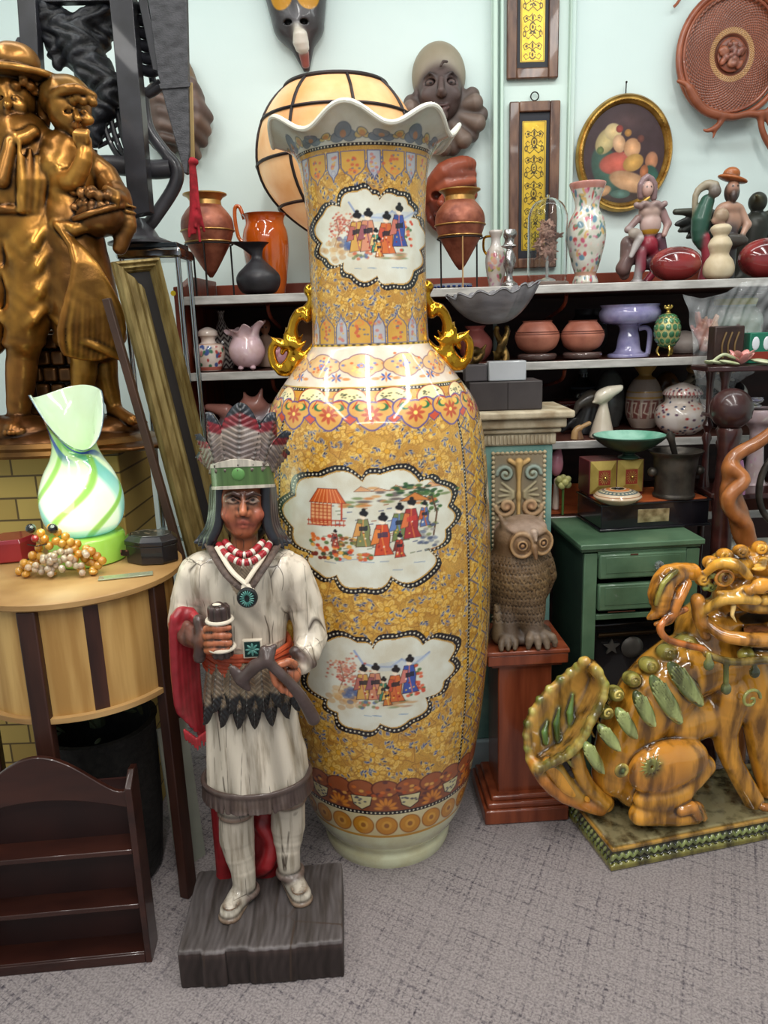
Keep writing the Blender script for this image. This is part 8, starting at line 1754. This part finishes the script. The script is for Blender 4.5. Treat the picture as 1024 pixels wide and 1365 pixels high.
def gilded_children():
    o=(at(75,600,GY).x,GY,GZ+.001); P=frame_at(o); u=sc(60,400,GY); r=thing('gilded_statue','antique gold statue of barefoot boy in hat and girl with flower basket on rocky mound','statue',o)
    G=(158,104,40); GD=(104,66,30); K=SDF(k=.007,col=G)
    # mound and wall of stones
    K.ell(P(60,590,.0),(.27,.15,.05),col=GD); K.ell(P(20,575,-.03),(.12,.09,.045),col=GD); K.ell(P(130,572,.02),(.11,.09,.04),col=GD); K.cap((-.22,0,.012),(.20,0,.012),.14,.14,GD,fl=(1,1,8)); 
    K.box(P(80,510,.08),(.10,.04,.14),col=(96,66,36))
    for i in range(5):
        for j in range(4): x=50+j*20+(i % 2)*10; K.box(P(x,455+i*22,.04),(.0175,.02,.0185),r=.006,col=(110,74,40),k=.002)
    # ---- boy
    K.chain([P(2,300,0),P(-8,380,-.01),P(-16,450,-.02)],[.070,.064,.048]); K.chain([P(46,300,-.01),P(46,390,-.03),P(32,452,-.035)],[.070,.064,.048],(178,124,52),k=.006)
    for i,(x0,y0,x1,y1) in enumerate(((60,300,30,340),(66,330,34,372),(68,362,36,404),(62,404,30,436),(8,320,30,352),(4,360,24,384),(-4,410,14,430))): K.chain([P(x0,y0,-.060),P((x0+x1)/2,(y0+y1)/2+5,-.084 if x0 > 20 else -.068),P(x1,y1,-.064)],[.003,.010,.003],(190,136,60),k=.022,smooth=2)
    for (kx,fx,dd) in ((32,24,-.03),(-20,-14,.0)):
        K.chain([P(kx,455,dd),P(kx-4,500,dd+.01),P(fx,560,dd)],[.040,.038,.026],(150,100,46),k=.008,smooth=2); K.tor(P(kx,456,dd),.040,.012,None,(140,92,40),k=.006)
        K.cap(P(fx,564,dd),P(fx-6,574,dd-.07),.024,.020,(140,94,46),k=.01)
        for i in range(5): K.cap(P(fx-14+i*5,574,dd-.075),P(fx-17+i*5.5,577,dd-.095+abs(i-1)*.006),.0075,.006,(150,100,50),k=.003)
    K.chain([P(26,290,0),P(28,230,0),P(28,190,0)],[.085,.088,.075],(158,108,46)); K.cap(P(-8,190,0),P(58,192,0),.042,.040,(158,108,46))
    K.chain([P(58,196,0),P(66,226,-.01),P(68,246,-.01)],[.042,.042,.040],k=.01); K.tor(P(68,243,-.01),.036,.012,(0,12,0),(176,126,56),k=.005); K.chain([P(66,250,-.01),P(64,290,-.02),P(68,318,-.03)],[.027,.024,.018],(176,124,54),k=.006); K.ell(P(70,330,-.035),(.018,.02,.026),col=(176,124,54),k=.006)
    for i in range(4): K.chain([P(66+i*3,332,-.045+i*.006),P(70+i*2.6,342,-.04+i*.004),P(70+i*2,350,-.03)],[.007,.007,.005],(176,124,54),k=.003)
    K.chain([P(-8,200,0),P(-22,250,-.01),P(-14,300,-.03)],[.042,.036,.024]); K.tor(P(26,286,0),.085,.010,None,(120,78,34),k=.004)
    K.chain([P(6,178,-.05),P(24,186,-.075),P(44,176,-.05)],[.014,.016,.014],(176,126,60),k=.006,smooth=2); K.cap(P(14,190,-.08),P(2,240,-.095),.014,.018,(150,104,50),k=.006); K.cap(P(26,190,-.085),P(26,280,-.085),.005,.005,(190,140,66),k=.004)
    for i in range(7): K.chain([P(0+i*10,200+i % 2*10,-.082+abs(i-3)*.012),P(2+i*9.4,240,-.086+abs(i-3)*.010),P(4+i*8.4,280,-.085+abs(i-3)*.010)],[.004,.009,.007],(176,126,54) if i % 2 else (130,86,36),k=.010)
    K.cap(P(20,180,0),P(20,160,0),.032,.030,k=.01); hx,hy=18,130; K.ell(P(hx,hy,0),(.052,.056,.062),col=(186,132,60),k=.006); K.ell(P(hx-4,hy+14,-.022),(.038,.036,.034),col=(190,136,64),k=.012)
    def face(hx,hy,dx,d0,col=(190,136,64)):
        K.cap(P(hx+dx,hy+2,d0),P(hx+dx*1.2,hy+10,d0-.012),.006,.009,col,k=.008); K.ell(P(hx+dx*.9,hy+26,d0+.012),(.014,.010,.010),col=col,k=.01)
        for s_ in (-1,1):
            K.ell(P(hx+dx+s_*10,hy+1,d0+.002),(.011,.007,.006),op='s',k=.006); K.ell(P(hx+dx+s_*10,hy+1,d0+.008),(.0095,.008,.0062),col=(176,124,60),k=.001); K.ell(P(hx+dx+s_*10,hy+1,d0+.0),.003,col=(70,44,20),op='p',k=0); K.ell(P(hx+dx+s_*15,hy+12,d0+.014),(.015,.012,.013),col=col,k=.01)
        K.chain([P(hx+dx-6,hy+18.5,d0-.0),P(hx+dx*1.1,hy+17,d0-.006),P(hx+dx+6,hy+18.5,d0-.0)],[.003,.0055,.003],(150,96,46),k=.002); K.chain([P(hx+dx-5,hy+21,d0-.0),P(hx+dx*1.1,hy+21.5,d0-.005),P(hx+dx+5,hy+21,d0-.0)],[.003,.0045,.003],(156,100,48),k=.002)
    face(hx,hy,-7,-.052)
    for i in range(11): a=-1.7+i*.36; K.ell(P(hx+31*math.sin(a),106+(i % 3)*4+abs(a)*6,-.045*math.cos(a)),.011,col=(150,100,46),k=.004)
    K.ell(P(20,84,.01),(.058,.060,.045),col=(156,110,56),k=.006); K.ell(P(22,101,.0),(.098,.095,.014),rot=(0,6,0),col=(166,118,58),k=.010); K.tor(P(22,99,.0),.090,.008,(4,6,0),(180,130,64),k=.004); K.tor(P(20,96,.01),.057,.006,(0,6,0),(120,80,40),k=.003)
    # ---- girl
    gx=96
    K.chain([P(92,290,.0),P(92,240,.0),P(88,205,.0)],[.060,.062,.056],(160,110,46)); K.cap(P(70,206,0),P(108,206,0),.036,.034,(160,110,46))
    K.chain([P(72,200,-.01),P(76,222,-.03),P(84,240,-.04)],[.034,.040,.030],(176,126,56),k=.01)
    for i in range(5): K.chain([P(62+i*6,208,-.04),P(66+i*6,224,-.066+abs(i-2)*.006),P(72+i*5,238,-.06)],[.003,.006,.003],(190,140,66),k=.004)
    K.chain([P(84,240,-.045),P(100,238,-.075),P(112,214,-.085),P(113,198,-.082)],[.026,.024,.020,.017],(184,130,58),k=.008,smooth=2); K.ell(P(110,188,-.082),(.021,.019,.020),col=(176,124,60),k=.006)
    for i in range(4): K.chain([P(101+i*5,187,-.095),P(100+i*5,179,-.102),P(104+i*4.4,175,-.092)],[.0072,.0074,.006],(176,126,62),k=.002)
    K.cap(P(86,200,0),P(90,178,-.005),.026,.025,k=.01); hx,hy=92,146; K.ell(P(hx,hy,0),(.052,.056,.060),col=(186,132,60),k=.006); K.ell(P(hx+6,hy+16,-.022),(.036,.034,.032),col=(190,136,64),k=.012); face(hx,hy+2,10,-.050)
    K.ell(P(hx-4,hy-14,.014),(.062,.062,.054),col=(170,126,62),k=.004); K.chain([P(62,140,-.01),P(78,124,-.048),P(100,118,-.062),P(124,128,-.035)],[.010,.012,.012,.010],(160,112,54),k=.005,smooth=3); K.cap(P(60,140,.02),P(58,176,.03),.02,.012,(150,104,50))
    for i in range(9): K.ell(P(74+i*6.2,134+abs(i-4)*.6-(i % 2)*4,-.052+abs(i-5)*.004),.0112,col=(176,126,60),k=.003)
    # skirt with swept drapery
    K.chain([P(96,300,0),P(106,380,0),P(120,440,.0)],[.070,.088,.086],(140,94,40),k=.02); K.ell(P(120,450,.01),(.094,.080,.040),col=(150,100,42))
    for i in range(12):
        t=i/11; K.chain([P(76+4*t,300+6*t,-.075),P(80+(36+40*t)*.6,350+t*4,-.108+.02*t),P(76+78*(t**.8)+6,440-60*t+40*t*t,-.116+.05*t),P(88+72*t,470-6*t+10*math.sin(t*3),-.098+.05*t)],[.006,.011,.012,.009],(196,146,64) if i % 2 else (140,92,38),k=.004,smooth=3)
    K.chain([P(72,420,-.05),P(96,446,-.09),P(130,462,-.085),P(166,478,-.03)],.010,(190,140,62),k=.006,smooth=3); K.chain([P(74,298,-.06),P(100,306,-.075),P(140,292,-.05)],[.012,.016,.012],(176,126,56),k=.008,smooth=2)
    for (kx,ky,fx,fy,dd) in ((112,466,106,552,-.03),(140,470,152,540,.03)):
        K.chain([P(kx,ky-10,dd),P(kx,ky+30,dd),P(fx,fy,dd)],[.034,.033,.020],(184,132,54),k=.008,smooth=2); K.cap(P(fx,fy+6,dd),P(fx+(24 if fx > 120 else -4),fy+20,dd-.05),.019,.015,(150,100,46),k=.008)
        for i in range(4): K.cap(P(fx+(26 if fx > 120 else -10)+i*3.4,fy+21,dd-.055),P(fx+(32 if fx > 120 else -12)+i*3.6,fy+23,dd-.068),.006,.005,(150,100,46),k=.002)
    # basket of flowers under her arm
    K.ell(P(134,290,-.04),(.058,.055,.046),col=(130,86,46),k=.006); rn=random.Random(3)
    for i in range(46): a,b=rn.uniform(96,154),rn.uniform(250,288); K.ell(P(a,b+abs(a-126)*.12,-.085+abs(a-126)*.0012+rn.uniform(-.012,.012)),(rn.uniform(.010,.016),.012,rn.uniform(.007,.013)),rot=(rn.uniform(-40,40),rn.uniform(0,180),0),col=rn.choice([(150,104,60),(110,74,44),(176,130,76)]),k=.002)
    K.tor(P(132,284,-.04),.060,.007,(8,-14,0),(150,104,54),k=.003)
    K.chain([P(112,214,.02),P(140,236,.03),P(158,266,.0),P(152,262,-.05)],[.034,.034,.028,.02],(150,102,46),k=.01,smooth=2); K.chain([P(158,262,0),P(168,300,-.01),P(160,330,-.02)],[.030,.026,.018],(130,86,42),k=.01)
    for i in range(5): K.tor(P(164,274+i*8,-.006),.029,.003,(0,10,0),(176,130,70),k=.002)
    for i in range(4): K.chain([P(144+i*4,252+i*2,-.06),P(143+i*4.4,260+i*2,-.072),P(145+i*4,268+i*2,-.068)],[.008,.008,.006],(176,126,58),k=.002)
    def disp(V,N): return .0005*np.sin(V[:,0]*130+2*np.sin(V[:,2]*50)+V[:,2]*60)
    K.build('figures',.0031,M('antique_gold',vcol=True,c2=.45,scale=9,rough=.32,metal=.7,point=.03,pdark=.07,bump=.15,bscale=70),r,disp=disp,smooth=1)
    # moulded round foot
    MB().lathe([(.001,-.001),(.29,-.001),(.295,.006),(.285,.016),(.292,.024),(.270,.034),(.001,.034)],64,sy=.56,mat=Matrix.Translation((-.01,0,.001))).build('foot_moulding',M('antique_gold_dark',(92,62,30),(140,100,48),scale=8,rough=.35,metal=.7),r,angle=30)
gilded_children()
def dark_carving():
    Yc=2.33; tb=[x for x in C.objects if x.name == 'chrome_table'][0]; zt=at(200,322,2.25).z+.001; o=(at(175,322,Yc).x,Yc,zt); P=frame_at(o); r=thing('ebony_carving','black openwork carved wood sculpture with straight posts and rough figure, on the chrome stand','sculpture',o)
    u=sc(150,150,Yc); bk=M('ebony_wood',(24,24,28),(44,44,50),scale=12,rough=.42,coat=.15); gy=M('grey_carved_wood',(48,48,52),(74,74,78),scale=16,stretch=(2,2,4),rough=.55,bump=.5,bscale=90)
    def prism(name,pts,d0,d1,m,parent=r,bev=.002): q=[P(x,y,(d0+d1)/2) for x,y in pts]; return MB().prism([(a[0],a[2]) for a in q],d0,d1).build(name,m,parent,bevel=bev)
    prism('post',[(24,-40),(49,-40),(57,110),(34,112)],-.06,-.02,bk); prism('post',[(146,-40),(177,-40),(203,284),(176,290)],-.09,-.04,bk); prism('crossbar',[(40,-12),(160,-14),(160,4),(40,6)],-.04,-.01,bk); prism('crossbar',[(26,52),(36,50),(36,62),(22,60)],-.05,-.02,bk)
    # rough bark-like figure
    K=SDF(k=.014,col=(30,32,38)); K.chain([P(60,20,0),P(86,40,0),P(104,60,0),P(122,90,0),P(148,116,-.01)],[.035,.045,.055,.050,.036],smooth=2); K.chain([P(148,116,-.01),P(140,140,-.01),P(128,166,0),P(126,190,0)],[.036,.034,.026,.016],smooth=2); K.chain([P(60,20,0),P(68,54,-.01),P(78,84,-.01)],[.035,.022,.016]); K.cap(P(110,30,0),P(140,14,0),.03,.026); K.ell(P(64,22,0),(.045,.04,.035)); K.chain([P(128,60,.02),P(146,40,.02),P(150,10,.02)],[.03,.024,.022])
    K.build('figure',.005,M('charred_bark',vcol=True,c2=.5,scale=20,rough=.5,bump=1.0,bscale=45,point=.05),r,disp=lambda V,N: .006*np.sin(V[:,0]*110+3*np.sin(V[:,2]*70))*np.sin(V[:,2]*95+V[:,1]*60))
    # grey stippled wedge panel with folded edge
    pn=prism('wedge_panel',[(194,-40),(249,-40),(254,200),(251,232),(247,232),(222,140),(212,100)],-.10,-.075,gy); prism('raised_border',[(180,-30),(192,-30),(216,92),(214,98),(206,96)],-.095,-.06,bk); prism('fold',[(212,112),(254,110),(253,116),(214,119)],-.105,-.10,gy,pn,.001)
    prism('yellow_strip',[(251,110),(257,110),(260,214),(254,222)],-.085,-.08,M('pale_reed',(140,116,70),(170,146,96),rough=.6))
    for i in range(6): y=8+i*17; MB().tube(smoothpts([P(178+i*2.4,y,-.03),P(190+i*2.4,y+3,-.04),P(206+i*1.6,y-2,-.05)],4),[.014]*9,10).build('lattice_bar',bk,r)
    MB().tube(smoothpts([P(190,-20,0),P(196,60,.0),P(204,110,0)],5),.010,8).build('lattice_rib',bk,r)
    # curved ribs below and looped stand
    tm=M('dark_pipe',(44,42,46),(66,64,68),scale=10,rough=.4,coat=.2)
    MB().tube(smoothpts([P(122,222,0),P(150,220,0),P(200,226,0),P(228,224,0)],6),.026,14).build('lower_rail',tm,r); MB().tube(smoothpts([P(190,118,0),P(198,170,0),P(222,206,0),P(236,226,0),P(232,250,0),P(206,290,0),P(196,302,0)],6),[.016]*13+[.019]*24,14).build('loop',tm,r)
    MB().tube(smoothpts([P(186,128,.0),P(202,122,0),P(216,112,0)],4),.015,12).build('loop_top',tm,r)
    for i in range(4): MB().tube(smoothpts([P(138+i*8,136-i*8,.01),P(140+i*9,170-i*6,.01),P(150+i*9,196,.01),P(162+i*9,214,.0)],5),.008,8).build('curved_rib',bk,r)
    for i in range(3): MB().tube(smoothpts([P(130,196+i*6-i*14,.01),P(160,180-i*18,.015),P(182,160-i*20,.01)],4),.006,8).build('curved_rib',bk,r)
    MB().tube(smoothpts([P(124,200,.01),P(128,250,.01),P(136,300,.0),P(140,316,0)],5),.012,10).build('rear_post',bk,r)
    b0=P(182,300,-.02); MB().lathe([(.09,0),(.09,.006),(.055,.02),(.038,.05),(.024,.07)],28,mat=Matrix.Translation((b0[0],-.0,0))).build('foot',tm,r)
    # tassel hanging from the panel tip
    to=at(257,212,Yc-.1); t=thing('hanging_tassel','red wool tassel hanging from the tip of the grey carved panel','tassel',tuple(to)); Q=frame_at(tuple(to)); rd=M('red_wool',(120,12,24),(170,30,44),scale=50,rough=.9,bump=.8,bscale=200); K=SDF(k=.003,col=(150,22,36)); rn=random.Random(1)
    for i in range(9): e=rn.uniform(-4,4); K.chain([Q(256+e*.4,212,0),Q(258+e*.8,236,rn.uniform(-.005,.005)),Q(260+e*1.2,276,rn.uniform(-.008,.008)),Q(262+e*2.6,300+rn.uniform(0,24),rn.uniform(-.01,.01))],[.004,.0045,.005,.004],smooth=2)
    K.ell(Q(258,216,0),(.014,.012,.010)); K.ell(Q(262,290,0),(.015,.012,.02)); K.build('yarn',.0028,M('red_yarn',vcol=True,c2=.6,scale=60,rough=.9),t)
dark_carving()
sc_=bpy.context.scene
sc_.view_settings.view_transform='Standard'; sc_.view_settings.look='None'; sc_.view_settings.exposure=0.3
sc_.cycles.use_denoising=True; sc_.cycles.max_bounces=6; sc_.cycles.diffuse_bounces=3; sc_.cycles.glossy_bounces=3; sc_.cycles.transmission_bounces=6; sc_.cycles.transparent_max_bounces=8
sc_.cycles.sample_clamp_indirect=4.0
